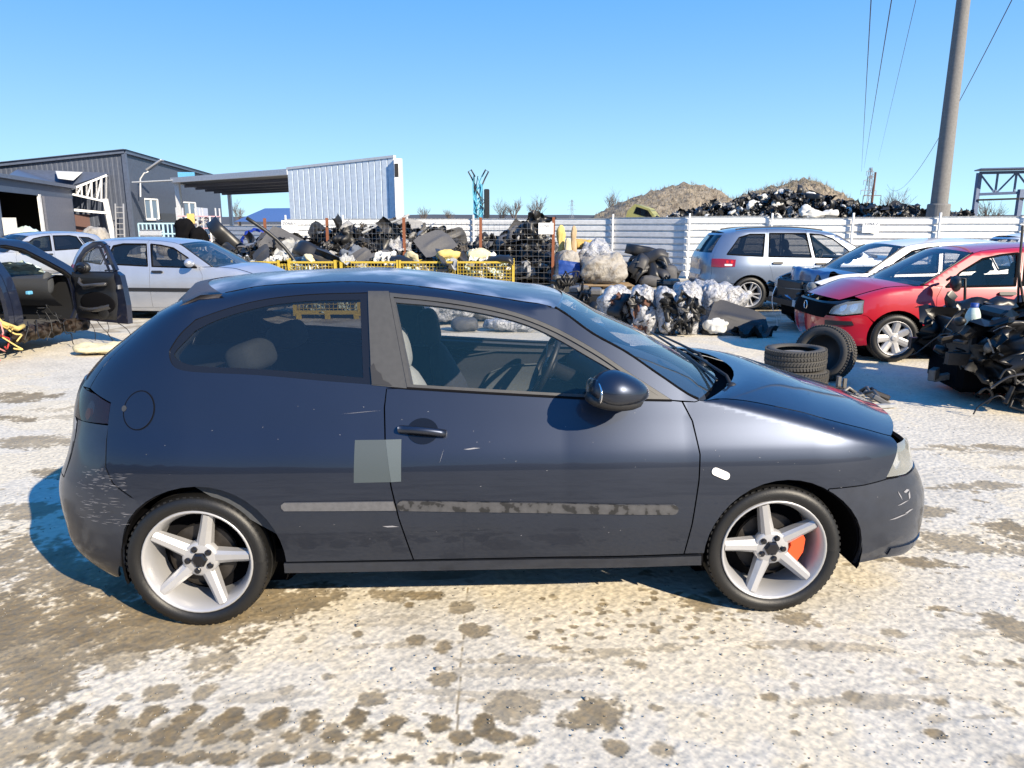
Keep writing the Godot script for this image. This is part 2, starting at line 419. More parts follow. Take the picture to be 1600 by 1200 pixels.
func _panel(st: SurfaceTool, c: Shape, poly: PackedVector2Array, holes: Array, s: float, off: float, thick: float, cell: float) -> void:
	var lo := poly[0]
	var hi := poly[0]
	for p in poly:
		lo = lo.min(p)
		hi = hi.max(p)
	var cy := cell * 0.6
	var put := func(p: Vector2, n: Vector3, deep: float) -> void:
		st.set_normal(n)
		st.set_uv(p)
		st.add_vertex(c.on(p.x, p.y, s, off + deep))
	for i in range(floori(lo.x / cell), ceili(hi.x / cell)):
		for j in range(floori(lo.y / cy), ceili(hi.y / cy)):
			var r := PackedVector2Array([Vector2(i * cell, j * cy), Vector2((i + 1) * cell, j * cy), Vector2((i + 1) * cell, (j + 1) * cy), Vector2(i * cell, (j + 1) * cy)])
			var bits := Geometry2D.intersect_polygons(r, poly)
			for h: PackedVector2Array in holes:
				var left := []
				for b in bits:
					left.append_array(Geometry2D.clip_polygons(b, h))
				bits.assign(left)
			for b: PackedVector2Array in bits:
				var ix := PackedInt32Array([0, 1, 2, 0, 2, 3]) if b.size() == 4 else Geometry2D.triangulate_polygon(b)
				if b.size() == 3:
					ix = PackedInt32Array([0, 1, 2])
				var ns := []
				for p in b:
					var n := c.nrm(p.x, p.y)
					n.z *= s
					ns.append(n)
				for q in range(0, ix.size(), 3):
					var o := [ix[q], ix[q + 1], ix[q + 2]]
					var turn := (b[o[1]] - b[o[0]]).cross(b[o[2]] - b[o[0]]) * s
					if turn > 0:
						o = [ix[q], ix[q + 2], ix[q + 1]]
					for e: int in o:
						put.call(b[e], ns[e], 0.0)
	if thick <= 0.0:
		return
	for ring: PackedVector2Array in [poly] + holes:
		for i in ring.size():
			var a := ring[i]
			var b := ring[(i + 1) % ring.size()]
			var n := maxi(1, ceili(a.distance_to(b) / (cell * 1.2)))
			for e in n:
				var p := a.lerp(b, float(e) / n)
				var q := a.lerp(b, float(e + 1) / n)
				var w := (c.on(q.x, q.y, s, off) - c.on(p.x, p.y, s, off)).cross(c.nrm(p.x, p.y) * Vector3(1, 1, s)).normalized()
				for x in [[p, 0.0], [q, 0.0], [q, -thick], [p, 0.0], [q, -thick], [p, -thick]]:
					put.call(x[0], w, x[1])


## rows across the car between the two flanks' upper edges; bow pushes the middle along x, crown lifts it
func across(edge: Array, bows: Array, crown: Array, n := 14, off := 0.0, zs := 1.0, pw := 2.0) -> B:
	var b := B.new().sm(true)
	var rows := []
	for i in edge.size():
		var e: Vector3 = edge[i]
		var row := PackedVector3Array()
		for j in n + 1:
			var f := 1.0 - 2.0 * j / n
			f = signf(f) * (1.0 - pow(1.0 - absf(f), 1.35))
			var g := 1.0 - pow(absf(f), pw)
			row.append(Vector3(e.x + bows[i] * g, e.y + crown[i] * g + off, e.z * f * zs))
		rows.append(row)
	return b.sheet(rows)


func tyre(r: float, rr: float, w: float, lugs := 0, sd := 0) -> B:
	var b := B.new().sm(true)
	var h := w / 2
	var pr := [[rr, -h * 0.8], [rr + 0.008, -h * 0.98], [lerpf(rr, r, 0.45), -h * 1.06], [lerpf(rr, r, 0.8), -h * 0.98], [r - 0.008, -h * 0.82]]
	for k in [-0.5, 0.0, 0.5]:
		pr.append_array([[r, h * (k - 0.09)], [r - 0.007, h * (k - 0.06)], [r - 0.007, h * (k + 0.06)], [r, h * (k + 0.09)]])
	pr.append_array([[r - 0.008, h * 0.82], [lerpf(rr, r, 0.8), h * 0.98], [lerpf(rr, r, 0.45), h * 1.06], [rr + 0.008, h * 0.98], [rr, h * 0.8]])
	var p := PackedVector2Array()
	for e in pr:
		p.append(Vector2(e[0], e[1]))
	b.lathe(p, 56)
	b.sm(false)
	for i in lugs:
		var a := TAU * i / lugs
		for k in [-0.78, -0.28, 0.28, 0.78]:
			var z: float = k * h
			var tw: float = 0.5 if absf(k) < 0.5 else -0.35
			b.at(Transform3D(Basis(Vector3.UP, -a), Vector3.ZERO) * xf(Vector3(r + (0.001 if absf(k) < 0.5 else -0.004), z, 0), Vector3(tw * signf(k), 0, 0)))
			b.box(Vector3.ZERO, Vector3(0.014, h * 0.36, TAU * r / lugs * 0.62))
	b.at(Transform3D())
	if lugs == 0:
		for i in 64:
			for k in [-1, 1]:
				b.at(Transform3D(Basis(Vector3.UP, TAU * i / 64), Vector3.ZERO))
				b.box(Vector3(r - 0.016, k * h * 0.86, 0), Vector3(0.02, 0.012, 0.014))
	return b


## a wheel whose axle is z, outer face towards +z; style five, multi, steel or cover
func wheel(parent: Node3D, at: Vector3, r: float, rr: float, w: float, style := "five", turn := 0.0, a0 := 76.0, steer := 0.0, rim_m: Material = null) -> Node3D:
	var o := Node3D.new()
	o.name = "wheel"
	parent.add_child(o, true)
	o.position = at
	o.rotation = Vector3(0, turn + steer, 0)
	var up := Transform3D(Basis(Vector3.RIGHT, PI / 2), Vector3.ZERO)
	var rm: Material = rim_m if rim_m else M.alloy
	var t := part("tyre", tyre(r, rr, w), M.rubber, o)
	t.transform = up
	var h := w / 2
	var b := B.new().sm(true).at(up)
	b.lathe(v2([rr * 0.86, -h * 0.7, rr * 0.86, h * 0.35, rr * 0.9, h * 0.62, rr * 0.955, h * 0.9, rr * 0.985, h * 0.98, rr + 0.002, h * 0.96, rr + 0.002, h * 0.7]), 48)
	part("rim", b, rm, o)
	b = B.new().at(up)
	b.lathe(v2([0.05, 0.0, rr * 0.62, 0.0, rr * 0.62, 0.02]), 32)
	b.lathe(v2([0.0, 0.025, rr * 0.3, 0.02, rr * 0.32, 0.0]), 24)
	part("brake_disc", b, M.dark_steel, o)
	b = B.new().sm(true).at(up)
	b.lathe(v2([0.0, -0.05, rr * 0.9, -0.06]), 24)
	part("wheel_back", b, M.black, o)
	var n: int = {"five": 5, "multi": 10, "steel": 8, "cover": 7}[style]
	for i in n:
		var a := deg_to_rad(a0) + TAU * i / n
		var q := Transform3D(Basis(Vector3.BACK, a), Vector3.ZERO)
		b = B.new().at(q)
		var w0 := 0.030
		var w1 := 0.0245
		if style == "multi":
			w0 = 0.016
			w1 = 0.02
			q = Transform3D(Basis(Vector3.BACK, a + (0.1 if i % 2 else -0.1)), Vector3.ZERO)
			b.at(q)
		elif style == "cover":
			w0 = 0.045
			w1 = 0.05
		# cross-section: a flat ridge with slanting flanks
		var z0 := h * 0.62
		var z1 := h * 0.86
		var sec := func(x: float, ww: float, z: float, deep: float) -> PackedVector3Array:
			return PackedVector3Array([Vector3(x, -ww, z - deep), Vector3(x, -ww * 0.92, z - 0.016), Vector3(x, -ww * 0.3, z), Vector3(x, ww * 0.5, z), Vector3(x, ww * 0.92, z - 0.012), Vector3(x, ww, z - deep)])
		b.sheet([sec.call(0.03, w0 * 1.25, z0, 0.05), sec.call(rr * 0.3, w0 * 1.08, z0 + 0.004, 0.05), sec.call(rr * 0.6, (w0 + w1) / 2, lerpf(z0, z1, 0.5), 0.045), sec.call(rr * 0.93, w1, z1, 0.035)])
		part("spoke", b, rm, o)
	b = B.new().sm(true).at(up)
	b.lathe(v2([0.0, h * 0.66, 0.062, h * 0.66, 0.075, h * 0.62, 0.078, h * 0.3]), 24)
	part("hub", b, rm, o)
	b = B.new().at(up)
	b.lathe(v2([0.0, h * 0.66 + 0.014, 0.024, h * 0.66 + 0.014, 0.033, h * 0.66 + 0.009, 0.035, h * 0.6]), 6 if style == "five" else 16)
	part("hub_cap", b, M.gloss_black if style == "five" else M.alloy_dull, o)
	if style == "five":
		for i in 5:
			var a := deg_to_rad(a0 + 36) + TAU * i / 5
			b = B.new().at(Transform3D(Basis(), Vector3(cos(a) * 0.05, sin(a) * 0.05, 0)) * up)
			b.lathe(v2([0.0, h * 0.66 + 0.014, 0.009, h * 0.66 + 0.013, 0.0135, h * 0.66 + 0.007, 0.0145, h * 0.55]), 10)
			part("wheel_bolt", b, M.gloss_black, o)
	return o


func seat(c: Node3D, x: float, z: float, m: Material, y := 0.28, called := "front_seat") -> void:
	var b := B.new().sm(true)
	var n := noise(3.0, 2, 5)
	b.lump(Vector3(x + 0.18, y + 0.17, z), Vector3(0.28, 0.11, 0.25), 0.02, n, 1.0, 18, 10)
	b.at(xf(Vector3(x - 0.1, y + 0.42, z), Vector3(0, 0, 0.28)))
	b.lump(Vector3.ZERO, Vector3(0.09, 0.36, 0.235), 0.02, n, 1.0, 18, 12)
	b.at(Transform3D())
	var s := part(called, b, m, c)
	b = B.new().sm(true).at(xf(Vector3(x - 0.235, y + 0.84, z), Vector3(0, 0, 0.2)))
	b.lump(Vector3.ZERO, Vector3(0.058, 0.105, 0.125), 0.003, n, 1.0, 24, 16, -99.0, 0.68)
	part("headrest", b, m, s)
	for k in [-0.05, 0.05]:
		part("headrest_post", B.new().tube([Vector3(x - 0.2, y + 0.66, z + k), Vector3(x - 0.23, y + 0.8, z + k)], 0.006), M.chrome, s)


# ---------------------------------------------------------------- the blue hatchback in front
func hero_shape() -> Shape:
	var c := Shape.new()
	c.pv = v2([0.15, 0.795, 0.22, 0.822, 0.30, 0.838, 0.42, 0.848, 0.50, 0.849, 0.60, 0.844, 0.70, 0.832, 0.755, 0.818, 0.80, 0.800, 0.86, 0.772, 0.93, 0.743, 1.0, 0.714, 1.36, 0.568, 1.5, 0.50])
	c.nose = v2([0.16, 3.29, 0.25, 3.32, 0.33, 3.33, 0.45, 3.32, 0.53, 3.29, 0.60, 3.25, 0.72, 3.21, 0.80, 3.15, 0.9, 3.05])
	c.tail = v2([0.15, -0.5, 0.18, -0.58, 0.284, -0.69, 0.408, -0.715, 0.53, -0.725, 0.606, -0.71, 0.71, -0.665, 0.80, -0.645, 0.90, -0.64, 1.0, -0.61, 1.1, -0.53, 1.178, -0.43, 1.291, -0.27, 1.354, -0.15, 1.42, -0.06])
	c.top = v2([-1.1, 1.36, -0.5, 1.362, -0.05, 1.375, 0.09, 1.392, 0.245, 1.42, 0.459, 1.433, 0.676, 1.437, 0.965, 1.413, 1.197, 1.381, 1.372, 1.354, 1.51, 1.331, 1.672, 1.222, 1.814, 1.145, 1.952, 1.052, 2.114, 0.952, 2.212, 0.951, 2.337, 0.936, 2.504, 0.902, 2.702, 0.857, 2.926, 0.806, 3.124, 0.757, 3.3, 0.735, 3.62, 0.73])
	c.rt = v2([-1.1, 0.05, 1.36, 0.05, 1.50, 0.002, 2.12, 0.002, 2.24, 0.03, 2.4, 0.05, 2.9, 0.06, 3.2, 0.04, 3.6, 0.03])
	return c


## rounds an outline through its points, keeping the corners listed in hard
func soft(p: PackedVector2Array, hard := [], n := 5) -> PackedVector2Array:
	var r := PackedVector2Array()
	var k := p.size()
	for i in k:
		var a := p[i]
		var b := p[(i + 1) % k]
		var pre := p[(i + k - 1) % k] if not i in hard else a * 2 - b
		var post := p[(i + 2) % k] if not (i + 1) % k in hard else b * 2 - a
		for j in n:
			r.append(a.cubic_interpolate(b, pre, post, float(j) / n))
	return r


func edge_of(c: Shape, us: Array) -> Array:
	var e := []
	for u: float in us:
		e.append(c.on(u, Shape.it(c.top, u), 1.0, 0.0))
	return e


func span(a: float, b: float, n: int) -> Array:
	var l := []
	for i in n + 1:
		l.append(lerpf(a, b, float(i) / n))
	return l


func top_pts(c: Shape, a: float, b: float, n: int) -> PackedVector2Array:
	var p := PackedVector2Array()
	for u: float in span(a, b, n):
		p.append(Vector2(u, Shape.it(c.top, u)))
	return p


func glazing(c: Shape, root: Node3D, poly: PackedVector2Array, m: Material, both := true, called := "window") -> void:
	for s: float in [1.0, -1.0]:
		part(called, panel(c, poly, [], s, -0.012, 0.0, 0.08), m, root)


func hero() -> void:
	var c := hero_shape()
	var o := thing("hatchback_car", "dark blue three-door hatchback with white five-spoke wheels, large in front", "car", HERO_AT, HERO_TURN)
	var r_arch := circle(Vector2(0.03, 0.295), 0.345, 40)
	var f_arch := circle(Vector2(2.485, 0.285), 0.343, 40)
	var q_out := v2([-0.152, 1.151, -0.155, 1.185, -0.10, 1.247, 0.066, 1.315, 0.249, 1.366, 0.462, 1.391, 0.715, 1.398, 0.738, 1.028, 0.53, 1.045, 0.267, 1.069, 0.006, 1.083, -0.098, 1.102])
	var q_in := v2([-0.108, 1.140, -0.112, 1.172, -0.015, 1.238, 0.107, 1.296, 0.277, 1.342, 0.463, 1.364, 0.684, 1.369, 0.703, 1.056, 0.529, 1.072, 0.266, 1.094, 0.004, 1.109])
	var d_out := v2([0.806, 1.397, 1.058, 1.370, 1.303, 1.325, 1.492, 1.26, 1.68, 1.161, 1.838, 1.058, 2.0, 0.956, 1.59, 0.968, 1.216, 0.991, 0.886, 1.013])
	var d_in := v2([0.836, 1.358, 1.058, 1.337, 1.302, 1.291, 1.464, 1.235, 1.651, 1.134, 1.775, 1.056, 1.782, 0.972, 1.59, 0.982, 1.217, 1.005, 0.912, 1.026])
	var b_pil := v2([0.717, 1.401, 0.805, 1.400, 0.885, 1.012, 0.739, 1.026])
	q_out = soft(q_out, [6, 7])
	q_in = soft(q_in, [6, 7])
	d_out = soft(d_out, [0, 6, 9])
	d_in = soft(d_in, [0, 6, 9])
	# quarter panel with the C pillar and the cant rail in one pressing
	var q := v2([0.900, 0.303, 0.846, 0.493, 0.818, 0.629, 0.795, 0.811, 0.790, 0.937, 0.799, 1.012, 0.886, 1.013])
	for p in d_out:
		q.append(p)
		if p.is_equal_approx(Vector2(2.0, 0.956)):
			break
	q.append(Vector2(2.10, 0.948))
	q.append_array(top_pts(c, 2.114, -0.60, 60))
	q.append_array(v2([-0.60, 1.15, -0.60, 1.0, -0.53, 0.985, -0.402, 0.956, -0.396, 0.808, -0.377, 0.706, -0.322, 0.644, -0.235, 0.596, -0.213, 0.578, 0.0, 0.303]))
	q = cut(q, r_arch)
	var door := v2([0.906, 0.303, 0.852, 0.493, 0.824, 0.629, 0.801, 0.811, 0.796, 0.937, 0.803, 1.010, 0.886, 1.011, 1.216, 0.989, 1.59, 0.966, 2.0, 0.951, 2.042, 0.946, 2.08, 0.871, 2.104, 0.741, 2.100, 0.634, 2.078, 0.438, 2.054, 0.303])
	var fen := v2([2.060, 0.303, 2.084, 0.438, 2.106, 0.634, 2.110, 0.741, 2.087, 0.871, 2.05, 0.946, 2.10, 0.944])
	fen.append_array(top_pts(c, 2.12, 3.11, 30))
	fen.append_array(v2([3.11, 0.74, 2.962, 0.604, 2.833, 0.592, 2.665, 0.586, 2.4, 0.303]))
	fen = cut(fen, f_arch)
	var fb := v2([2.667, 0.581, 2.833, 0.587, 2.965, 0.599, 3.13, 0.594, 3.3, 0.60, 3.62, 0.605, 3.62, 0.17, 3.14, 0.20, 2.968, 0.225, 2.82, 0.215, 2.6, 0.25])
	fb = cut(fb, f_arch)
	var rb := v2([-0.398, 0.866, -0.402, 0.808, -0.383, 0.703, -0.327, 0.640, -0.238, 0.591, -0.15, 0.56, -0.2, 0.25, -0.36, 0.27, -0.445, 0.20, -0.6, 0.17, -1.08, 0.20, -1.08, 0.62, -0.69, 0.62, -0.66, 0.866])
	rb = cut(rb, r_arch)
	for s: float in [1.0, -1.0]:
		var qp := part("quarter_panel", panel(c, q, [q_out], s, 0.0, 0.012, 0.04), M.blue, o)
		part("b_pillar_trim", panel(c, b_pil, [], s, 0.004, 0.012, 0.06), M.trim_grey, qp)
		part("peeled_film", panel(c, v2([0.733, 1.10, 0.748, 1.112, 0.757, 1.085, 0.778, 1.07, 0.787, 1.045, 0.81, 1.035, 0.825, 1.022, 0.741, 1.028]), [], s, 0.0065, 0.0, 0.06), M.plastic, qp)
		part("fuel_flap" if s > 0 else "blank_flap", panel(c, circle(Vector2(-0.24, 0.932), 0.075, 36, 0.98), [], s, 0.0022, 0.0, 0.04), M.blue, qp)
		if s > 0:
			part("flap_gap", panel(c, circle(Vector2(-0.24, 0.932), 0.0785, 36, 0.98), [circle(Vector2(-0.24, 0.932), 0.0745, 36, 0.98)], s, 0.003, 0.0, 0.04), M.black, qp)
			part("flap_grip", panel(c, circle(Vector2(-0.316, 0.936), 0.012, 14), [], s, 0.004, 0.004, 0.04), M.trim_grey, qp)
		part("quarter_window_border", panel(c, q_out, [q_in], s, -0.004, 0.004, 0.06), M.gloss_black, qp)
		part("quarter_window", panel(c, q_in, [], s, -0.007, 0.0, 0.08), M.glass_dark, qp)
		var dp := part("door", panel(c, door, [], s, 0.0, 0.014, 0.04), M.blue, o)
		part("window_seal", panel(c, d_out, [d_in], s, -0.006, 0.008, 0.06), M.seal, dp)
		part("window_seal_strip", panel(c, grow(d_out, -0.001), [grow(d_out, -0.016)], s, 0.001, 0.006, 0.06), M.trim_grey, dp)
		part("door_window", panel(c, d_in, [], s, -0.014, 0.0, 0.08), M.glass, dp)
		part("mirror_triangle", panel(c, v2([1.79, 1.048, 1.86, 1.03, 1.985, 0.958, 1.80, 0.966]), [], s, 0.0, 0.006, 0.06), M.trim_grey, dp)
		part("belt_strip", panel(c, v2([0.80, 1.016, 0.886, 1.017, 1.216, 0.995, 1.59, 0.972, 2.0, 0.957, 2.0, 0.949, 1.59, 0.963, 1.216, 0.986, 0.886, 1.008]), [], s, 0.004, 0.006, 0.06), M.black, dp)
		part("side_moulding", panel(c, capsule(Vector2(0.865, 0.549), Vector2(1.995, 0.511), 0.021), [], s, 0.011, 0.012, 0.06), M.trim_worn, dp)
		part("side_moulding", panel(c, v2([0.374, 0.560, 0.385, 0.569, 0.828, 0.568, 0.840, 0.530, 0.385, 0.535, 0.374, 0.548]), [], s, 0.011, 0.012, 0.06), M.trim_mid, qp)
		# handle: a dished cup and a bar across it
		var hp := part("handle_cup", panel(c, circle(Vector2(0.952, 0.846), 0.064, 30, 0.78), [], s, 0.003, 0.0, 0.02), M.cup, dp)
		var b := B.new().sm(true)
		var pts := []
		for e: float in span(0, 1, 8):
			pts.append(c.on(lerpf(0.856, 1.046, e), lerpf(0.853, 0.834, e), s, 0.012 + 0.02 * sin(PI * e)))
		b.tube(pts, 0.0165, 10)
		part("door_handle", b, M.blue, dp)
		part("fender", panel(c, fen, [], s, 0.0, 0.012, 0.022), M.blue, o)
		part("side_repeater", panel(c, capsule(Vector2(2.172, 0.670), Vector2(2.216, 0.651), 0.0165), [], s, 0.006, 0.008, 0.03), M.repeater, o)
		var hl := part("headlight", panel(c, v2([3.105, 0.738, 2.972, 0.609, 3.13, 0.601, 3.32, 0.612, 3.42, 0.70, 3.3, 0.733]), [], s, -0.004, 0.01, 0.04), M.lamp_glass, o)
		part("headlight_bowl", panel(c, v2([3.11, 0.73, 2.985, 0.61, 3.12, 0.605, 3.3, 0.615, 3.4, 0.69, 3.3, 0.73]), [], s, -0.05, 0.0, 0.05), M.chrome, hl)
		var tl := part("tail_lamp", panel(c, v2([-0.404, 0.95, -0.53, 0.98, -0.70, 0.995, -0.72, 0.875, -0.60, 0.868, -0.40, 0.873]), [], s, 0.0, 0.02, 0.04), M.lamp_dark, o)
		part("tail_lamp_reflector", panel(c, circle(Vector2(-0.565, 0.92), 0.034, 16), [], s, -0.012, 0.0, 0.04), M.chrome, tl)
		part("indicator_lens", panel(c, circle(Vector2(-0.57, 0.90), 0.024, 16), [], s, -0.006, 0.0, 0.04), M.amber, tl)
		part("sill", panel(c, v2([0.362, 0.292, 2.135, 0.285, 2.14, 0.238, 0.36, 0.244]), [], s, -0.004, 0.02, 0.08), M.blue_low, o)
		# the dark structure behind the skin
		var shell := v2([-0.6, 0.25, 0.0, 0.24, 2.3, 0.24, 2.9, 0.245, 3.1, 0.3, 3.1, 0.6, 3.0, 0.75, 2.12, 0.9, 1.6, 0.93, 0.9, 0.96, -0.14, 1.06, -0.2, 1.18, -0.3, 1.2, -0.6, 0.9])
		shell = cut(cut(shell, grow(r_arch, -0.006)), grow(f_arch, -0.006))
		part("inner_skin", panel(c, shell, [], s, -0.022, 0.0, 0.09), M.black, o)
		var fr := v2([-0.16, 1.09, -0.19, 1.2, -0.1, 1.28, 0.25, 1.385, 0.72, 1.41, 1.06, 1.385, 1.31, 1.34, 1.52, 1.28, 1.70, 1.18, 1.86, 1.07, 2.06, 0.94, 1.2, 0.95, 0.0, 1.05])
		part("pillar_lining", panel(c, fr, [grow(q_in, 0.004), grow(d_in, 0.004)], s, -0.03, 0.02, 0.09), M.lining, o)
		for a in [[0.03, 0.295, 0.3435], [2.485, 0.285, 0.3415]]:
			b = B.new().sm(true)
			var rows := []
			for i in 25:
				var t := lerpf(-0.8, PI + 0.8, i / 24.0)
				var yy: float = maxf(a[1] + sin(t) * a[2], 0.20)
				var xx: float = a[0] + signf(cos(t)) * maxf(absf(cos(t)), 0.955 if sin(t) < 0 else 0.0) * a[2] * (1.085 if a[0] > 1.0 and cos(t) > 0.0 else 1.0)
				rows.append(PackedVector3Array([Vector3(xx, yy, 0.40 * s), Vector3(xx, yy, 0.805 * s)]))
			b.sheet(rows)
			b.sm(false).prism(circle(Vector2(a[0], a[1]), a[2] + 0.03, 32), 0.385 * s, 0.402 * s)
			part("wheel_housing", b, M.black, o)
	# bumpers run round the ends
	var fbp := part("front_bumper", panel(c, fb, [v2([3.3, 0.42, 3.62, 0.42, 3.62, 0.27, 3.28, 0.27])], 1.0, 0.0, 0.014, 0.04, true), M.blue_low, o)
	part("bumper_grille", panel(c, v2([3.28, 0.44, 3.62, 0.44, 3.62, 0.25, 3.26, 0.25]), [], 1.0, -0.03, 0.0, 0.06, true), M.black, fbp)
	part("bumper_lip", panel(c, v2([2.99, 0.272, 3.13, 0.262, 3.62, 0.25, 3.62, 0.215, 3.14, 0.222, 2.98, 0.24]), [], 1.0, 0.007, 0.02, 0.06, true), M.blue, fbp)
	part("nose_backing", panel(c, v2([3.14, 0.74, 3.3, 0.734, 3.62, 0.729, 3.62, 0.60, 3.13, 0.60]), [], 1.0, -0.06, 0.0, 0.06, true), M.black, o)
	part("radiator_grille", panel(c, v2([3.36, 0.70, 3.62, 0.70, 3.62, 0.62, 3.34, 0.62]), [], 1.0, -0.01, 0.02, 0.06, true), M.black, o)
	part("rear_bumper", panel(c, rb, [], 1.0, 0.0, 0.014, 0.04, true), M.blue_low, o)
	part("tailgate", panel(c, v2([-0.606, 1.355, -0.606, 1.0, -0.70, 0.998, -0.72, 0.87, -0.70, 0.625, -1.08, 0.625, -1.08, 1.35]), [v2([-0.66, 1.30, -0.70, 1.02, -1.09, 1.02, -1.09, 1.30])], 1.0, 0.0, 0.014, 0.05, true), M.blue, o)
	part("rear_window", panel(c, v2([-0.66, 1.30, -0.70, 1.02, -1.08, 1.02, -1.08, 1.30]), [], 1.0, -0.006, 0.0, 0.06, true), M.glass_dark, o)
	# roof, windscreen, bonnet
	var us := span(0.085, 1.512, 26)
	var bows := []
	var crn := []
	for i in 27:
		var f := i / 26.0
		bows.append(0.085 * smoothstep(0.7, 1.0, f) - 0.24 * smoothstep(0.35, 0.0, f))
		crn.append(0.018 + 0.008 * sin(PI * f))
	part("roof", across(edge_of(c, us), bows, crn, 20, 0.0, 1.0, 2.6), M.blue_roof, o)
	for s in [1, -1]:
		var rails := B.new().sm(true)
		var l := []
		for e: Vector3 in edge_of(c, span(0.10, 1.50, 24)):
			l.append(Vector3(e.x, e.y - 0.001, e.z * s))
		rails.tube(l, 0.0035, 5)
		part("roof_gutter", rails, M.black, o)
	part("headlining", across(edge_of(c, us), bows, crn, 12, -0.035, 0.96), M.lining, o)
	us = span(1.516, 2.118, 14)
	bows = []
	crn = []
	for i in 15:
		bows.append(lerpf(0.085, 0.25, i / 14.0))
		crn.append(lerpf(0.024, 0.012, i / 14.0))
	var wse := edge_of(c, us)
	part("windscreen", across(wse, bows, crn, 20, 0.004, 0.985), M.glass_front, o)
	for s in [1, -1]:
		var rim := B.new().sm(true)
		var l := []
		for e: Vector3 in wse:
			l.append(Vector3(e.x, e.y + 0.004, e.z * 0.985 * s))
		rim.tube(l, 0.006, 5)
		part("windscreen_seal", rim, M.black, o)
	us = span(2.15, 3.118, 20)
	bows = []
	crn = []
	for i in 21:
		var f := i / 20.0
		bows.append(lerpf(0.30, 0.15, smoothstep(0.0, 0.55, f)) + 0.05 * f * f)
		crn.append(lerpf(0.040, 0.055, sin(PI * f)) * (1.0 - 0.45 * f * f))
	var hood := edge_of(c, us)
	part("bonnet", across(hood, bows, crn, 20, 0.003, 0.997, 2.4), M.blue_hood, o)
	var lipb := B.new().sm(true)
	var la := []
	var lb := []
	var lrow: Vector3 = hood[20]
	for j in 21:
		var f := 1.0 - 2.0 * j / 20.0
		var g := 1.0 - pow(absf(f), 2.4)
		var p := Vector3(lrow.x + bows[20] * g, lrow.y + crn[20] * g + 0.003, lrow.z * f)
		la.append(p)
		lb.append(p + Vector3(-0.03, -0.075, 0))
	lipb.sheet([PackedVector3Array(la), PackedVector3Array(lb)])
	part("bonnet_edge", lipb, M.blue_hood, o)
	# scuttle under the windscreen
	us = span(2.10, 2.30, 4)
	part("scuttle", across(edge_of(c, us), [0.2, 0.22, 0.24, 0.26, 0.28], [0.0, 0.0, 0.0, 0.0, 0.0], 14, -0.03, 0.98), M.black, o)
	for w in [[0.52, -0.1], [-0.05, -0.62]]:
		var b := B.new().sm(true)
		var a := Vector3(2.28 + 0.1 * (1 - absf(w[0])), 0.965, w[0])
		var z := Vector3(2.16 + 0.12, 1.03, w[1])
		b.tube([a, a + Vector3(-0.02, 0.045, -0.02), a.lerp(z, 0.5) + Vector3(0.0, 0.02, 0), z], 0.009, 6, 0.006)
		b.tube([a.lerp(z, 0.15) + Vector3(-0.03, 0.0, 0), a.lerp(z, 0.6) + Vector3(-0.035, 0.005, 0), z + Vector3(-0.03, 0.0, -0.12)], 0.007, 5)
		b.lump(a, Vector3(0.025, 0.02, 0.025), 0.0, noise(1.0), 1.0, 10, 6)
		part("wiper", b, M.plastic, o)
	# roof spoiler and aerial
	var sp := B.new().sm(true)
	var rows := []
	for j in 17:
		var f := 1.0 - j / 8.0
		var g := 1.0 - pow(absf(f), 3.0)
		var z := 0.53 * f
		var x0 := 0.10 - 0.20 * (1 - f * f)
		var x1 := -0.085 - 0.13 * (1 - f * f)
		var row := PackedVector3Array()
		for p in [[x0, 1.392 + 0.03 * g], [lerpf(x0, x1, 0.5), 1.388 + 0.025 * g], [x1 + 0.03, 1.358 + 0.02 * g], [x1, 1.34 + 0.01 * g], [x1 + 0.012, 1.315], [lerpf(x0, x1, 0.55), 1.315], [x0 - 0.03, 1.36]]:
			row.append(Vector3(p[0], p[1], z))
		rows.append(row)
	sp.sheet(rows)
	for e in [0, 16]:
		for j in range(1, 6):
			sp.tri(rows[e][0], rows[e][j], rows[e][j + 1])
	part("roof_spoiler", sp, M.spoiler, o)
	# door mirrors
	for s: float in [1.0, -1.0]:
		var b := B.new().sm(true)
		b.at(xf(Vector3(1.72, 1.035, 0.90 * s), Vector3(0.1 * s, 0.25 * s, -0.10)))
		var n := noise(1.0)
		var rws := []
		for i in 13:
			var th := PI * i / 12
			var row := PackedVector3Array()
			for j in 25:
				var ph := TAU * j / 24
				var d := Vector3(cos(th), sin(th) * sin(ph), sin(th) * cos(ph))
				var x := d.x * (0.15 if d.x > 0 else 0.10)
				row.append(Vector3(x, d.y * (0.085 if d.y > 0 else 0.06) * (1.0 - 0.25 * maxf(d.x, 0)), d.z * 0.10))
			rws.append(row)
		b.sheet(rws)
		var mr := part("door_mirror", b, M.blue, o)
		b = B.new().sm(true)
		b.at(xf(Vector3(1.725, 1.0, 0.885 * s), Vector3(0.1 * s, 0.25 * s, -0.10)))
		b.lump(Vector3.ZERO, Vector3(0.125, 0.042, 0.092), 0.0, n, 1.0, 20, 10)
		b.at(Transform3D())
		b.tube([Vector3(1.83, 0.985, 0.74 * s), Vector3(1.82, 0.985, 0.80 * s), Vector3(1.77, 0.99, 0.87 * s)], 0.035, 8)
		part("mirror_foot", b, M.plastic, mr)
		b = B.new().sm(true)
		b.at(xf(Vector3(1.64, 1.035, 0.905 * s), Vector3(0, 0.25 * s, 0)))
		b.lump(Vector3.ZERO, Vector3(0.008, 0.055, 0.085), 0.0, n, 1.0, 16, 8)
		part("mirror_glass", b, M.chrome, mr)
	# plain pale patch stuck over the door gap
	part("sticker", panel(c, v2([0.675, 0.815, 0.800, 0.815, 0.822, 0.648, 0.670, 0.647]), [], 1.0, 0.002, 0.0, 0.06), M.sticker, o)
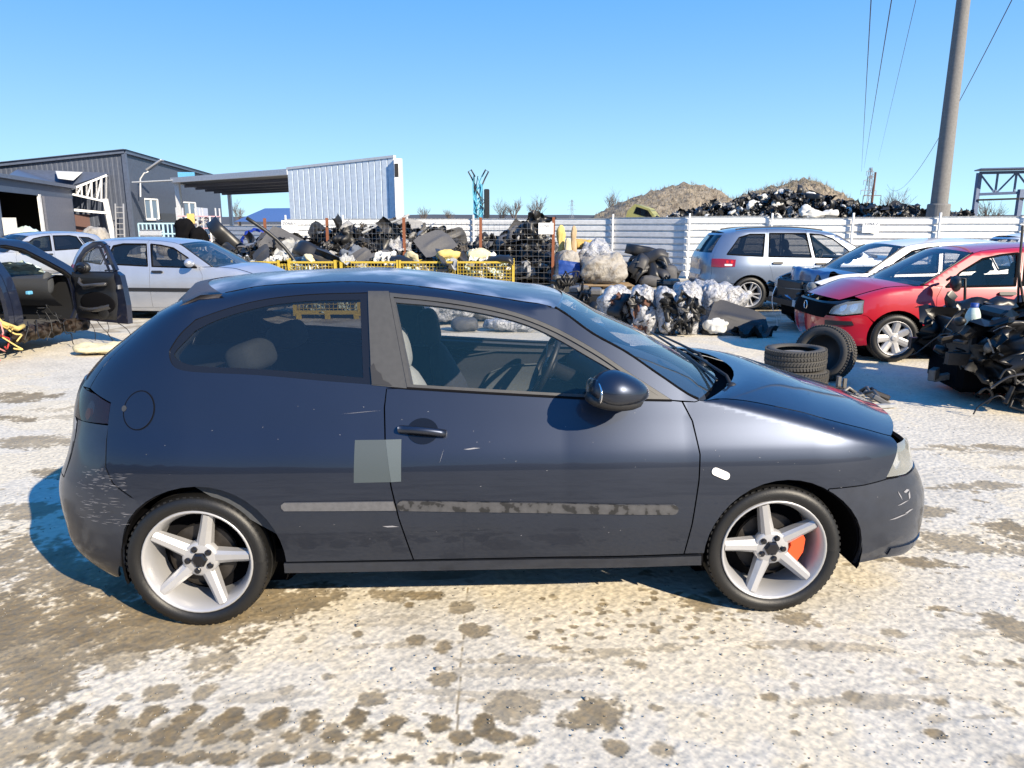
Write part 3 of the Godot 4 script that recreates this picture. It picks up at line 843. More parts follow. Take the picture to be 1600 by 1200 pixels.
	part("sticker", panel(c, v2([0.800, 0.815, 0.865, 0.816, 0.863, 0.650, 0.822, 0.648]), [], 1.0, 0.003, 0.0, 0.06), M.sticker_pale, o)
	# scratches and chips in the paint
	var marks := SurfaceTool.new()
	marks.begin(Mesh.PRIMITIVE_TRIANGLES)
	rng.seed = 5
	var ms := [[3.02, 0.54, 0.02, -0.045, 0.004], [3.06, 0.53, 0.05, 0.0, 0.008], [3.0, 0.475, 0.09, 0.012, 0.003], [2.95, 0.415, 0.13, 0.012, 0.004], [3.05, 0.43, 0.07, 0.01, 0.005], [3.09, 0.49, 0.02, 0.035, 0.009], [1.12, 0.775, 0.07, 0.004, 0.003], [0.78, 0.46, 0.07, -0.004, 0.004], [0.62, 0.915, 0.16, 0.012, 0.0006], [1.02, 0.72, 0.02, 0.06, 0.0006]]
	for i in 130:
		ms.append([rng.randf_range(-0.55, -0.27), rng.randf_range(0.46, 0.70), rng.randf_range(0.008, 0.06), rng.randf_range(-0.002, 0.004), rng.randf_range(0.0003, 0.0011)])
	for i in 70:
		ms.append([rng.randf_range(-0.2, 2.9), rng.randf_range(0.4, 0.95), rng.randf_range(0.002, 0.007), rng.randf_range(-0.003, 0.003), rng.randf_range(0.0006, 0.0015)])
	for e in ms:
		var a := Vector2(e[0], e[1])
		var d := Vector2(e[2], e[3])
		var k: Vector2 = d.orthogonal().normalized() * e[4]
		if a.distance_to(Vector2(0.03, 0.295)) < 0.36 or a.distance_to(Vector2(2.485, 0.285)) < 0.36:
			continue
		_panel(marks, c, PackedVector2Array([a, a + d * 0.3 + k, a + d, a + d * 0.6 - k]), [], 1.0, 0.0016, 0.0, 0.05)
	var mk := part("scratch_marks", marks.commit(), M.scratch, o)
	mk.set_meta("kind", "stuff")
	# wheels
	for s: float in [1.0, -1.0]:
		var turn := 0.0 if s > 0 else PI
		wheel(o, Vector3(0.0, 0.296, 0.715 * s), 0.297, 0.228, 0.205, "five", turn, 76.0)
		var fw := wheel(o, Vector3(2.462, 0.296, 0.715 * s), 0.297, 0.228, 0.205, "five", turn, 104.0, -0.03 * s)
		var b := B.new()
		b.prism(v2([0.07, -0.065, 0.125, -0.075, 0.15, -0.03, 0.155, 0.03, 0.13, 0.075, 0.08, 0.06, 0.095, 0.0]), 0.015, 0.045)
		part("brake_caliper", b, M.orange, fw)
	# cabin
	var fl := B.new()
	fl.box(Vector3(1.0, 0.27, 0), Vector3(2.2, 0.06, 1.40))
	fl.box(Vector3(2.25, 0.55, 0), Vector3(0.08, 0.60, 1.36))
	fl.box(Vector3(2.7, 0.35, 0), Vector3(0.8, 0.1, 0.7))
	fl.box(Vector3(-0.42, 0.42, 0), Vector3(0.3, 0.3, 0.9))
	part("floor_pan", fl, M.black, o)
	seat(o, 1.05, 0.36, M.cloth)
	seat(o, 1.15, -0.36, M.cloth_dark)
	var bn := B.new().sm(true)
	bn.lump(Vector3(0.28, 0.48, 0), Vector3(0.28, 0.1, 0.6), 0.01, noise(2.0), 1.0, 20, 10)
	bn.at(xf(Vector3(0.0, 0.76, 0), Vector3(0, 0, 0.3))).lump(Vector3.ZERO, Vector3(0.09, 0.29, 0.6), 0.01, noise(2.0), 1.0, 20, 12)
	var bench := part("rear_bench", bn, M.cloth_dark, o)
	for z in [0.33, -0.33]:
		bn = B.new().sm(true).at(xf(Vector3(0.14, 1.085, z), Vector3(0, -0.15, 0.35)))
		bn.lump(Vector3.ZERO, Vector3(0.085, 0.075, 0.14), 0.004, noise(4.0), 1.0, 28, 18, -99.0, 0.62)
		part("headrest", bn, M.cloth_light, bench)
	bn = B.new().sm(true)
	bn.at(xf(Vector3(-0.28, 1.0, 0), Vector3(0, 0, 0.05))).box(Vector3.ZERO, Vector3(0.42, 0.03, 1.05), 0.01)
	part("parcel_shelf", bn, M.lining, o)
	bn = B.new().sm(true)
	rows = []
	for j in 13:
		var z := lerpf(-0.66, 0.66, j / 12.0)
		var row := PackedVector3Array()
		for p in [[2.16, 0.93], [1.95, 0.965], [1.78, 0.955], [1.70, 0.90], [1.72, 0.76], [1.85, 0.58], [2.0, 0.45]]:
			row.append(Vector3(p[0] + 0.1 * (1 - z * z * 2), p[1] + (0.035 if z < -0.15 and z > -0.6 and p[0] < 2.0 and p[1] > 0.9 else 0.0), z))
		rows.append(row)
	bn.sheet(rows)
	part("dashboard", bn, M.dash, o)
	# steering wheel on the far side
	bn = B.new().sm(true)
	var ring := []
	var sx := xf(Vector3(1.56, 0.90, -0.36), Vector3(0, 0, -0.42))
	for i in 33:
		ring.append(sx * Vector3(0, cos(TAU * i / 32) * 0.185, sin(TAU * i / 32) * 0.185))
	bn.tube(ring, 0.017, 8)
	bn.at(sx).lump(Vector3(0.03, 0, 0), Vector3(0.04, 0.075, 0.085), 0.0, noise(1.0), 1.0, 14, 10)
	for a: float in [0.0, 2.2, -2.2]:
		bn.bar(Vector3(0.02, 0, 0), Vector3(0, -cos(a) * 0.18, sin(a) * 0.18), 0.035, 0.016)
	bn.tube([Vector3(0.05, 0, 0), Vector3(0.3, 0, 0)], 0.045, 8)
	part("steering_wheel", bn, M.black_soft, o)
	# trim of the far door
	var ft := part("door_trim", panel(c, v2([0.95, 0.36, 0.98, 0.90, 1.3, 0.955, 1.75, 0.94, 2.02, 0.90, 2.06, 0.45, 2.0, 0.36]), [], -1.0, -0.05, 0.015, 0.08), M.lining, o)
	part("door_trim_insert", panel(c, v2([1.22, 0.5, 1.20, 0.70, 1.26, 0.82, 1.36, 0.865, 1.7, 0.88, 1.98, 0.86, 1.98, 0.5]), [], -1.0, -0.066, 0.012, 0.08), M.cloth_light, ft)
	part("door_pull", panel(c, capsule(Vector2(1.60, 0.80), Vector2(1.70, 0.80), 0.028), [], -1.0, -0.085, 0.012, 0.04), M.chrome, ft)
	var tr := part("door_trim", panel(c, v2([0.95, 0.36, 0.98, 0.93, 1.75, 0.92, 2.02, 0.88, 2.06, 0.45]), [], 1.0, -0.05, 0.015, 0.08), M.lining, o)
	part("rear_side_trim", panel(c, v2([0.40, 0.36, -0.1, 0.7, -0.12, 1.04, 0.7, 0.98, 0.78, 0.36]), [], -1.0, -0.05, 0.015, 0.08), M.lining, o)
	part("rear_side_trim", panel(c, v2([0.40, 0.36, -0.1, 0.7, -0.12, 1.04, 0.7, 0.98, 0.78, 0.36]), [], 1.0, -0.05, 0.015, 0.08), M.lining, o)


# ---------------------------------------------------------------- the other cars
const HATCH := {
	"pv": [0.15, 0.80, 0.25, 0.845, 0.45, 0.875, 0.6, 0.878, 0.8, 0.855, 0.95, 0.82, 1.02, 0.795, 1.4, 0.625, 1.5, 0.57],
	"nose": [0.18, 3.34, 0.3, 3.42, 0.5, 3.46, 0.62, 3.45, 0.75, 3.39, 0.85, 3.28, 0.95, 3.1],
	"tail": [0.18, -0.58, 0.3, -0.70, 0.5, -0.75, 0.7, -0.74, 0.9, -0.73, 1.0, -0.70, 1.2, -0.62, 1.36, -0.50, 1.44, -0.40],
	"top": [-1.3, 1.405, -0.6, 1.41, -0.42, 1.425, 0.0, 1.455, 0.5, 1.475, 0.95, 1.47, 1.3, 1.445, 1.60, 1.395, 1.85, 1.255, 2.1, 1.105, 2.30, 0.99, 2.42, 0.985, 2.7, 0.962, 3.0, 0.91, 3.25, 0.835, 3.45, 0.78, 3.8, 0.76],
	"xf": 2.7, "lf": 1.19, "lr": 1.16, "l": 2.578, "ax": 2.30, "at": 1.60, "r": 0.315, "ya": 0.31,
	"cutf": [2.08, 0.24, 2.12, 0.6, 2.11, 0.85, 2.04, 0.985], "cutb": [1.10, 0.24, 1.09, 0.98, 0.985, 1.40, 0.975, 1.5],
	"cutr": [0.36, 0.24, 0.40, 0.5, 0.30, 0.75, 0.10, 0.93, 0.09, 1.02, 0.22, 1.36, 0.25, 1.46],
	"w1": [1.135, 0.995, 2.0, 0.975, 1.80, 1.155, 1.5, 1.325, 1.25, 1.375, 1.045, 1.395],
	"w2": [0.19, 1.035, 1.045, 1.0, 0.955, 1.395, 0.5, 1.398, 0.31, 1.36],
	"w3": [-0.40, 1.10, -0.02, 1.05, 0.12, 1.03, 0.245, 1.35, -0.05, 1.33, -0.28, 1.24],
	"light": [3.06, 0.80, 3.02, 0.64, 3.3, 0.60, 3.52, 0.61, 3.50, 0.70, 3.3, 0.775],
	"lamp": [-0.60, 1.02, -0.46, 0.98, -0.40, 0.86, -0.66, 0.80, -0.82, 0.82, -0.82, 1.0],
	"fb": [2.96, 0.60, 3.05, 0.62, 3.3, 0.585, 3.9, 0.59, 3.9, 0.17, 3.2, 0.19, 2.9, 0.22, 2.6, 0.25],
	"mould": 0.0}
const SUV := {
	"pv": [0.15, 0.80, 0.30, 0.88, 0.5, 0.94, 0.7, 0.955, 0.95, 0.945, 1.1, 0.905, 1.16, 0.88, 1.6, 0.70, 1.75, 0.62],
	"nose": [0.25, 3.62, 0.4, 3.74, 0.6, 3.78, 0.8, 3.77, 0.95, 3.70, 1.05, 3.58, 1.1, 3.4],
	"tail": [0.25, -0.70, 0.4, -0.90, 0.62, -0.96, 0.8, -0.93, 1.0, -0.93, 1.15, -0.90, 1.4, -0.76, 1.6, -0.60, 1.68, -0.5],
	"top": [-1.5, 1.62, -0.7, 1.63, -0.5, 1.655, 0.0, 1.69, 0.6, 1.71, 1.1, 1.695, 1.55, 1.645, 1.80, 1.585, 2.1, 1.40, 2.4, 1.21, 2.56, 1.12, 2.7, 1.11, 3.0, 1.085, 3.3, 1.03, 3.55, 0.95, 3.75, 0.90, 4.1, 0.88],
	"xf": 3.0, "lf": 1.22, "lr": 1.50, "l": 2.855, "ax": 2.56, "at": 1.80, "r": 0.365, "ya": 0.36,
	"cutf": [2.30, 0.30, 2.34, 0.7, 2.33, 0.95, 2.26, 1.11], "cutb": [1.28, 0.30, 1.28, 1.12, 1.19, 1.60, 1.18, 1.75],
	"cutr": [0.42, 0.30, 0.48, 0.6, 0.40, 0.9, 0.30, 1.12, 0.36, 1.60, 0.37, 1.75],
	"w1": [1.33, 1.13, 2.2, 1.10, 2.0, 1.30, 1.72, 1.51, 1.5, 1.585, 1.25, 1.61],
	"w2": [0.36, 1.145, 1.25, 1.13, 1.17, 1.615, 0.41, 1.615],
	"w3": [-0.56, 1.19, 0.24, 1.15, 0.31, 1.60, 0.0, 1.60, -0.34, 1.53],
	"light": [3.30, 0.92, 3.28, 0.76, 3.55, 0.72, 3.80, 0.74, 3.78, 0.84, 3.5, 0.90],
	"lamp": [-0.66, 1.10, -0.34, 1.085, -0.36, 0.94, -0.66, 0.925, -0.95, 0.93, -0.95, 1.10],
	"fb": [3.24, 0.70, 3.4, 0.72, 3.6, 0.70, 4.22, 0.70, 4.22, 0.22, 3.5, 0.24, 3.2, 0.28, 2.8, 0.3],
	"mould": 0.0}


func stretch(a: Array, sx: float, sy: float) -> PackedVector2Array:
	var p := PackedVector2Array()
	for i in range(0, a.size(), 2):
		p.append(Vector2(a[i] * sx, a[i + 1] * sy))
	return p


func car_shape(d: Dictionary, k: float) -> Shape:
	var c := Shape.new()
	c.pv = stretch(d.pv, k, k)
	c.nose = stretch(d.nose, k, k)
	c.tail = stretch(d.tail, k, k)
	c.top = stretch(d.top, k, k)
	c.rt = v2([-2.0, 0.05 * k, d.at * k - 0.2, 0.05 * k, d.at * k, 0.012, d.ax * k, 0.012, d.ax * k + 0.2, 0.07, 3.2 * k, 0.09, 4.5, 0.04])
	c.xf1 = d.xf * k
	c.lf = d.lf * k
	c.lr = d.lr * k
	return c


## o: paint, rims, no_front, no_bonnet, tint, grille, deep (full cabin)
func make_car(called: String, label: String, at: Vector3, turn: float, d: Dictionary, k: float, paint: Material, o := {}) -> Node3D:
	var c := car_shape(d, k)
	if o.has("dent"):
		c.dent = noise(1.6, 2, 4)
		c.dent_amp = o.dent
	var root := thing(called, label, "car", at, turn)
	var low: Material = o.get("low", paint)
	var glass: Material = o.get("glass", M.glass)
	var glass2: Material = o.get("glass2", glass)
	var cf := stretch(d.cutf, k, k)
	var cb := stretch(d.cutb, k, k)
	var cr := stretch(d.cutr, k, k)
	var w1 := stretch(d.w1, k, k)
	var w2 := stretch(d.w2, k, k)
	var w3 := stretch(d.w3, k, k)
	var l: float = d.l * k
	var ya: float = d.ya * k
	var ra := circle(Vector2(0, ya), d.r * k + 0.05, 32)
	var fa := circle(Vector2(l, ya), d.r * k + 0.05, 32)
	var ys: float = cf[0].y
	var xr := -0.62 * c.lr
	var cell: float = o.get("cell", 0.09)
	# outlines of the skin panels, from cut to cut
	var door1 := PackedVector2Array(cb)
	door1.append_array(top_pts(c, cb[cb.size() - 1].x, d.ax * k - 0.02, 20))
	for i in range(cf.size() - 1, -1, -1):
		door1.append(cf[i])
	var door2 := PackedVector2Array(cr)
	door2.append_array(top_pts(c, cr[cr.size() - 1].x, cb[cb.size() - 1].x, 10))
	for i in range(cb.size() - 1, -1, -1):
		door2.append(cb[i])
	var quarter := PackedVector2Array(cr)
	quarter.append_array(top_pts(c, cr[cr.size() - 1].x, xr, 14))
	quarter.append_array(PackedVector2Array([Vector2(xr, 1.1 * k), Vector2(xr, 0.62 * k), Vector2(-0.3, 0.60 * k), Vector2(0, ys)]))
	var fb := stretch(d.fb, k, k)
	var lt := stretch(d.light, k, k)
	var fen := PackedVector2Array(cf)
	fen.append_array(top_pts(c, d.ax * k, lt[0].x + 0.16, 16))
	fen.append_array(PackedVector2Array([lt[0], lt[1], fb[1], fb[0], Vector2(2.5 * k, ys)]))
	var rb := PackedVector2Array([Vector2(-0.28, 0.59 * k), Vector2(xr, 0.61 * k), Vector2(-c.lr, 0.61 * k), Vector2(-c.lr, ys - 0.02), Vector2(-0.5, ys - 0.04), Vector2(-0.1, ys + 0.02)])
	quarter = cut(quarter, ra)
	door2 = cut(door2, ra)
	rb = cut(rb, ra)
	fen = cut(fen, fa)
	fb = cut(fb, fa)
	for s: float in [1.0, -1.0]:
		var p: Node3D = part("quarter_panel", panel(c, quarter, [w3], s, 0.0, 0.014, cell), paint, root)
		part("quarter_window", panel(c, w3, [], s, -0.01, 0.0, 0.15), glass2, p)
		part("quarter_window_seal", panel(c, grow(w3, 0.012), [grow(w3, -0.012)], s, 0.002, 0.008, 0.12), M.black, p)
		p = part("rear_door", panel(c, grow(door2, -0.003), [w2], s, 0.0, 0.014, cell), paint, root)
		part("door_window", panel(c, w2, [], s, -0.012, 0.0, 0.15), glass2, p)
		part("window_seal", panel(c, grow(w2, 0.012), [grow(w2, -0.012)], s, 0.002, 0.008, 0.12), M.black, p)
		var hy: float = w2[0].y - 0.13 * k
		part("door_handle", panel(c, capsule(Vector2(cr[3].x + 0.14, hy), Vector2(cr[3].x + 0.30, hy), 0.02), [], s, 0.03, 0.03, 0.06), o.get("handle", M.plastic), p)
		p = part("front_door", panel(c, grow(door1, -0.003), [w1], s, 0.0, 0.014, cell), paint, root)
		part("door_window", panel(c, w1, [], s, -0.012, 0.0, 0.15), glass, p)
		part("window_seal", panel(c, grow(w1, 0.012), [grow(w1, -0.012)], s, 0.002, 0.008, 0.12), M.black, p)
		part("door_handle", panel(c, capsule(Vector2(cb[0].x + 0.06, hy - 0.01), Vector2(cb[0].x + 0.22, hy - 0.01), 0.02), [], s, 0.03, 0.03, 0.06), o.get("handle", M.plastic), p)
		if o.has("mould"):
			part("side_moulding", panel(c, capsule(Vector2(0.52, o.mould), Vector2(2.02 * k, o.mould), 0.03), [], s, 0.016, 0.016, 0.1), M.plastic, root)
		if not o.has("no_front"):
			part("fender", panel(c, grow(fen, -0.002), [], s, 0.0, 0.014, cell), paint, root)
			p = part("headlight", panel(c, lt, [], s, -0.002, 0.01, 0.06), M.lamp_glass, root)
			part("headlight_bowl", panel(c, grow(lt, -0.012), [], s, -0.06, 0.0, 0.1), M.lamp_back, p)
			var mid := (lt[1] + lt[4]) * 0.5 + Vector2(0, 0.035)
			for e: float in [-0.09, 0.07]:
				part("reflector", panel(c, circle(mid + Vector2(e, 0), 0.055, 18), [], s, -0.03, 0.02, 0.04), M.chrome, p)
		else:
			part("fender", panel(c, grow(fen, -0.002), [PackedVector2Array([Vector2(3.0 * k, 0), Vector2(5, 0), Vector2(5, 0.70 * k), Vector2(3.05 * k, 0.74 * k)])], s, 0.0, 0.014, cell), paint, root)
		p = part("tail_lamp", panel(c, stretch(d.lamp, k, k), [], s, 0.006, 0.02, 0.06), M.lamp_red, root)
		var lc := Vector2((d.lamp[0] + d.lamp[2]) * 0.5 * k + 0.03, (d.lamp[1] + d.lamp[7]) * 0.5 * k)
		part("reverse_lens", panel(c, capsule(lc + Vector2(-0.10, -0.035), lc + Vector2(0.03, -0.035), 0.018), [], s, 0.009, 0.0, 0.06), M.repeater, p)
		for e: float in [-0.06, 0.04]:
			part("lamp_ring", panel(c, circle(lc + Vector2(e, 0.022), 0.03, 16), [], s, 0.009, 0.0, 0.06), M.lamp_red2, p)
		part("sill", panel(c, PackedVector2Array([Vector2(0.34, ys), Vector2(l - 0.36, ys), Vector2(l - 0.36, ys - 0.07), Vector2(0.34, ys - 0.07)]), [], s, -0.01, 0.02, 0.15), o.get("sill", low), root)
		# structure behind
		var shell := PackedVector2Array([Vector2(xr, ys), Vector2(l + 0.45, ys), Vector2(l + 0.45, 0.74 * k), Vector2(d.ax * k, d.w1[3] * k - 0.04), Vector2(d.w1[0] * k, d.w1[1] * k - 0.03), Vector2(d.w2[0] * k, d.w2[1] * k - 0.03), Vector2(xr + 0.1, d.w3[1] * k - 0.03)])
		shell = cut(cut(shell, grow(ra, 0.02)), grow(fa, 0.02))
		part("inner_skin", panel(c, shell, [], s, -0.03, 0.0, 0.15), M.black, root)
		for x: float in [0.0, l]:
			var b := B.new().sm(true)
			var rows := []
			for i in 17:
				var t := lerpf(-0.4, PI + 0.4, i / 16.0)
				var rr: float = d.r * k + 0.06
				rows.append(PackedVector3Array([Vector3(x + cos(t) * rr, ya + sin(t) * rr, 0.4 * s), Vector3(x + cos(t) * rr, ya + sin(t) * rr, 0.80 * s * k)]))
			b.sheet(rows)
			b.sm(false).prism(circle(Vector2(x, ya), d.r * k + 0.06, 16), 0.39 * s, 0.40 * s)
			part("wheel_housing", b, M.black, root)
		# mirror
		var mx: float = w1[1].x - 0.06
		var my: float = w1[1].y + 0.06
		var mz := c.on(mx, my, 1.0, 0.0).z
		if not (o.has("broken_mirror") and s < 0):
			var b := B.new().sm(true).at(xf(Vector3(mx, my + 0.03, (mz + 0.15) * s), Vector3(0, 0.2 * s, 0)))
			b.lump(Vector3.ZERO, Vector3(0.085, 0.075, 0.115), 0.0, noise(1.0), 1.0, 16, 10)
			var mr := part("door_mirror", b, o.get("mirror", paint), root)
			b = B.new().sm(true)
			b.tube([Vector3(mx, my - 0.02, mz * s), Vector3(mx, my, (mz + 0.1) * s)], 0.03, 6)
			part("mirror_foot", b, M.plastic, mr)
	part("rear_bumper", panel(c, rb, [], 1.0, 0.0, 0.014, cell, true), low, root)
	var win := PackedVector2Array([Vector2(xr - 0.06, 1.36 * d.top[7] / 1.455 * k), Vector2(xr - 0.09, 1.05 * d.top[7] / 1.455 * k), Vector2(-c.lr - 0.01, 1.05 * d.top[7] / 1.455 * k), Vector2(-c.lr - 0.01, 1.36 * d.top[7] / 1.455 * k)])
	part("tailgate", panel(c, PackedVector2Array([Vector2(xr - 0.005, d.top[1] * k), Vector2(xr - 0.005, 0.615 * k), Vector2(-c.lr, 0.615 * k), Vector2(-c.lr, d.top[1] * k)]), [win], 1.0, 0.0, 0.014, cell, true), paint, root)
	part("rear_window", panel(c, win, [], 1.0, -0.004, 0.0, 0.1, true), glass2, root)
	part("number_plate", panel(c, PackedVector2Array([Vector2(-c.lr * 0.90, 0.86 * k), Vector2(-c.lr, 0.86 * k), Vector2(-c.lr, 0.75 * k), Vector2(-c.lr * 0.90, 0.75 * k)]), [], 1.0, 0.008, 0.006, 0.1, true), M.white, root)
	if not o.has("no_front"):
		var f := part("front_bumper", panel(c, grow(fb, -0.002), [], 1.0, 0.0, 0.014, cell, true), low, root)
		var g0 := lerpf(lt[3].x, c.xf1 + c.lf, 0.12)
		part("radiator_grille", panel(c, PackedVector2Array([Vector2(g0 - 0.1, lt[4].y + 0.03), Vector2(c.xf1 + c.lf, lt[4].y + 0.03), Vector2(c.xf1 + c.lf, 0.55 * k), Vector2(g0 + 0.03, 0.55 * k)]), [], 1.0, 0.006, 0.02, 0.08, true), M.black, f)
		part("bumper_strip", panel(c, PackedVector2Array([Vector2(3.15 * k, 0.53 * k), Vector2(g0, 0.52 * k), Vector2(g0, 0.46 * k), Vector2(3.12 * k, 0.48 * k)]), [], 1.0, 0.012, 0.02, 0.08, true), M.plastic, f)
		part("fog_lamp_recess", panel(c, PackedVector2Array([Vector2(3.2 * k, 0.37 * k), Vector2(g0, 0.36 * k), Vector2(g0, 0.26 * k), Vector2(3.17 * k, 0.29 * k)]), [], 1.0, 0.006, 0.02, 0.08, true), M.black, f)
		var b := B.new().sm(true)
		var ring := []
		var fx := maxf(Shape.it(c.nose, 0.66 * k), Shape.it(c.nose, 0.7 * k)) + 0.015
		for i in 21:
			ring.append(Vector3(fx, 0.66 * k + 0.055 * sin(TAU * i / 20), 0.055 * cos(TAU * i / 20)))
		b.tube(ring, 0.007, 5)
		part("badge_ring", b, M.chrome, f)
	# roof, windscreen, bonnet
	var us := span(xr, d.at * k, 24)
	var bows := []
	var crn := []
	for i in 25:
		var f := i / 24.0
		bows.append(0.10 * smoothstep(0.75, 1.0, f) - 0.06 * smoothstep(0.25, 0.0, f))
		crn.append(0.035 + 0.01 * sin(PI * f))
	part("roof", across(edge_of(c, us), bows, crn, 14, 0.0, 1.0, 2.4), o.get("roof", paint), root)
	part("headlining", across(edge_of(c, us), bows, crn, 8, -0.04, 0.95), M.lining, root)
	us = span(d.at * k + 0.005, d.ax * k, 12)
	bows = []
	crn = []
	for i in 13:
		bows.append(lerpf(0.10, 0.24, i / 12.0))
		crn.append(lerpf(0.04, 0.02, i / 12.0))
	part("windscreen", across(edge_of(c, us), bows, crn, 14, 0.003, 0.97), o.get("screen", M.glass_front), root)
	for s: float in [1.0, -1.0]:
		var l2 := []
		for e: Vector3 in edge_of(c, us):
			l2.append(Vector3(e.x, e.y + 0.004, e.z * 0.985 * s))
		part("windscreen_seal", B.new().sm(true).tube(l2, 0.013, 6), M.black_soft, root)
	if not o.has("no_front"):
		part("nose_panel", panel(c, PackedVector2Array([Vector2(lt[0].x + 0.10, lt[0].y + 0.02), Vector2(lt[0].x + 0.2, lt[0].y), lt[5], lt[4], Vector2(c.xf1 + c.lf, lt[4].y), Vector2(c.xf1 + c.lf, Shape.it(c.top, c.xf1 + c.lf) + 0.03), Vector2(lt[0].x + 0.3, Shape.it(c.top, lt[0].x + 0.3))]), [], 1.0, -0.012, 0.0, 0.06, true), M.gloss_black, root)
	us = span(d.ax * k + 0.08, lt[0].x + 0.34, 18)
	if o.has("crumple"):
		us = span(d.ax * k + 0.08, lt[0].x + 0.12, 24)
	bows = []
	crn = []
	var nn := us.size() - 1
	for i in nn + 1:
		var f := float(i) / nn
		bows.append(lerpf(0.22, Shape.it(c.nose, Shape.it(c.top, us[nn])) - c.pt(us[nn], Shape.it(c.top, us[nn])).x, f))
		crn.append(0.05 * (1.0 - 0.5 * f * f))
	var hood := across(edge_of(c, us), bows, crn, 14 if not o.has("crumple") else 24, 0.003, 0.99, 2.4)
	if o.has("crumple"):
		hood = B.new().sm(true)
		var cn := noise(2.2, 3, 9)
		var ee := edge_of(c, us)
		var rows := []
		for i in nn + 1:
			var f := float(i) / nn
			var e: Vector3 = ee[i]
			var row := PackedVector3Array()
			for j in 25:
				var z := 1.0 - j / 12.0
				var g := 1.0 - z * z
				var lift := 0.05 * exp(-pow((f - 0.62) / 0.18, 2.0)) - 0.34 * smoothstep(0.66, 1.0, f)
				var w := cn.get_noise_2d(e.x * 1.3, z * 1.1) * 0.06 * smoothstep(0.25, 0.7, f)
				row.append(Vector3(e.x + bows[i] * g - 0.10 * smoothstep(0.6, 1.0, f) + w * 0.5, e.y + crn[i] * g + lift + w, e.z * z * 0.99))
			rows.append(row)
		hood.sheet(rows)
	part("bonnet", hood, o.get("bonnet", paint), root)
	us = span(d.ax * k - 0.03, d.ax * k + 0.14, 3)
	part("scuttle", across(edge_of(c, us), [0.2, 0.22, 0.24, 0.26], [0.0, 0.0, 0.0, 0.0], 10, -0.03, 0.97), M.black, root)
	var fl := B.new()
	fl.box(Vector3(l * 0.5, ys, 0), Vector3(l - 0.3, 0.08, 1.4 * k))
	fl.box(Vector3(l - 0.3, 0.55 * k, 0), Vector3(0.1, 0.6 * k, 1.4 * k))
	fl.box(Vector3(-0.4, 0.45 * k, 0), Vector3(0.4, 0.3, 1.0 * k))
	fl.box(Vector3(l + 0.15, 0.45 * k, 0), Vector3(0.7, 0.35, 0.9 * k))
	part("floor_pan", fl, M.black, root)
	var sy: float = 0.30 * k + (0.16 if d == SUV else 0.0)
	seat(root, 1.12 * k, 0.36, o.get("seats", M.cloth_dark), sy)
	seat(root, 1.12 * k, -0.36, o.get("seats", M.cloth_dark), sy)
	var bn := B.new().sm(true)
	bn.lump(Vector3(0.35, sy + 0.2, 0), Vector3(0.28, 0.1, 0.6 * k), 0.01, noise(2.0), 1.0, 16, 8)
	bn.at(xf(Vector3(0.06, sy + 0.46, 0), Vector3(0, 0, 0.3))).lump(Vector3.ZERO, Vector3(0.09, 0.32, 0.6 * k), 0.01, noise(2.0), 1.0, 16, 8)
	part("rear_bench", bn, o.get("seats", M.cloth_dark), root)
	bn = B.new().sm(true)
	var rws := []
	var dx: float = d.ax * k + 0.02
	var dy: float = d.w1[1] * k
	for j in 9:
		var z := lerpf(-0.66, 0.66, j / 8.0) * k
		rws.append(PackedVector3Array([Vector3(dx + 0.05, dy - 0.04, z), Vector3(dx - 0.2, dy, z), Vector3(dx - 0.45, dy - 0.02, z), Vector3(dx - 0.5, dy - 0.15, z), Vector3(dx - 0.35, dy - 0.45, z)]))
	bn.sheet(rws)
	part("dashboard", bn, M.dash, root)
	bn = B.new().sm(true)
	var ring := []
	var sx := xf(Vector3(dx - 0.62, dy - 0.05, -0.36), Vector3(0, 0, -0.42))
	for i in 21:
		ring.append(sx * Vector3(0, cos(TAU * i / 20) * 0.18, sin(TAU * i / 20) * 0.18))
	bn.tube(ring, 0.017, 6)
	bn.at(sx).lump(Vector3(0.03, 0, 0), Vector3(0.05, 0.07, 0.08), 0.0, noise(1.0), 1.0, 10, 6)
	part("steering_wheel", bn, M.black_soft, root)
	var rim: Material = o.get("rims", M.alloy)
	for s: float in [1.0, -1.0]:
		var turn2 := 0.0 if s > 0 else PI
		wheel(root, Vector3(0, d.r * k, (0.74 if d == HATCH else 0.80) * k * s), d.r * k, d.r * k * 0.70, 0.21 * k, o.get("style", "multi"), turn2, 80, 0.0, rim)
		wheel(root, Vector3(l, d.r * k, (0.74 if d == HATCH else 0.80) * k * s), d.r * k, d.r * k * 0.70, 0.21 * k, o.get("style", "multi"), turn2, 80, 0.0, rim)
	return root


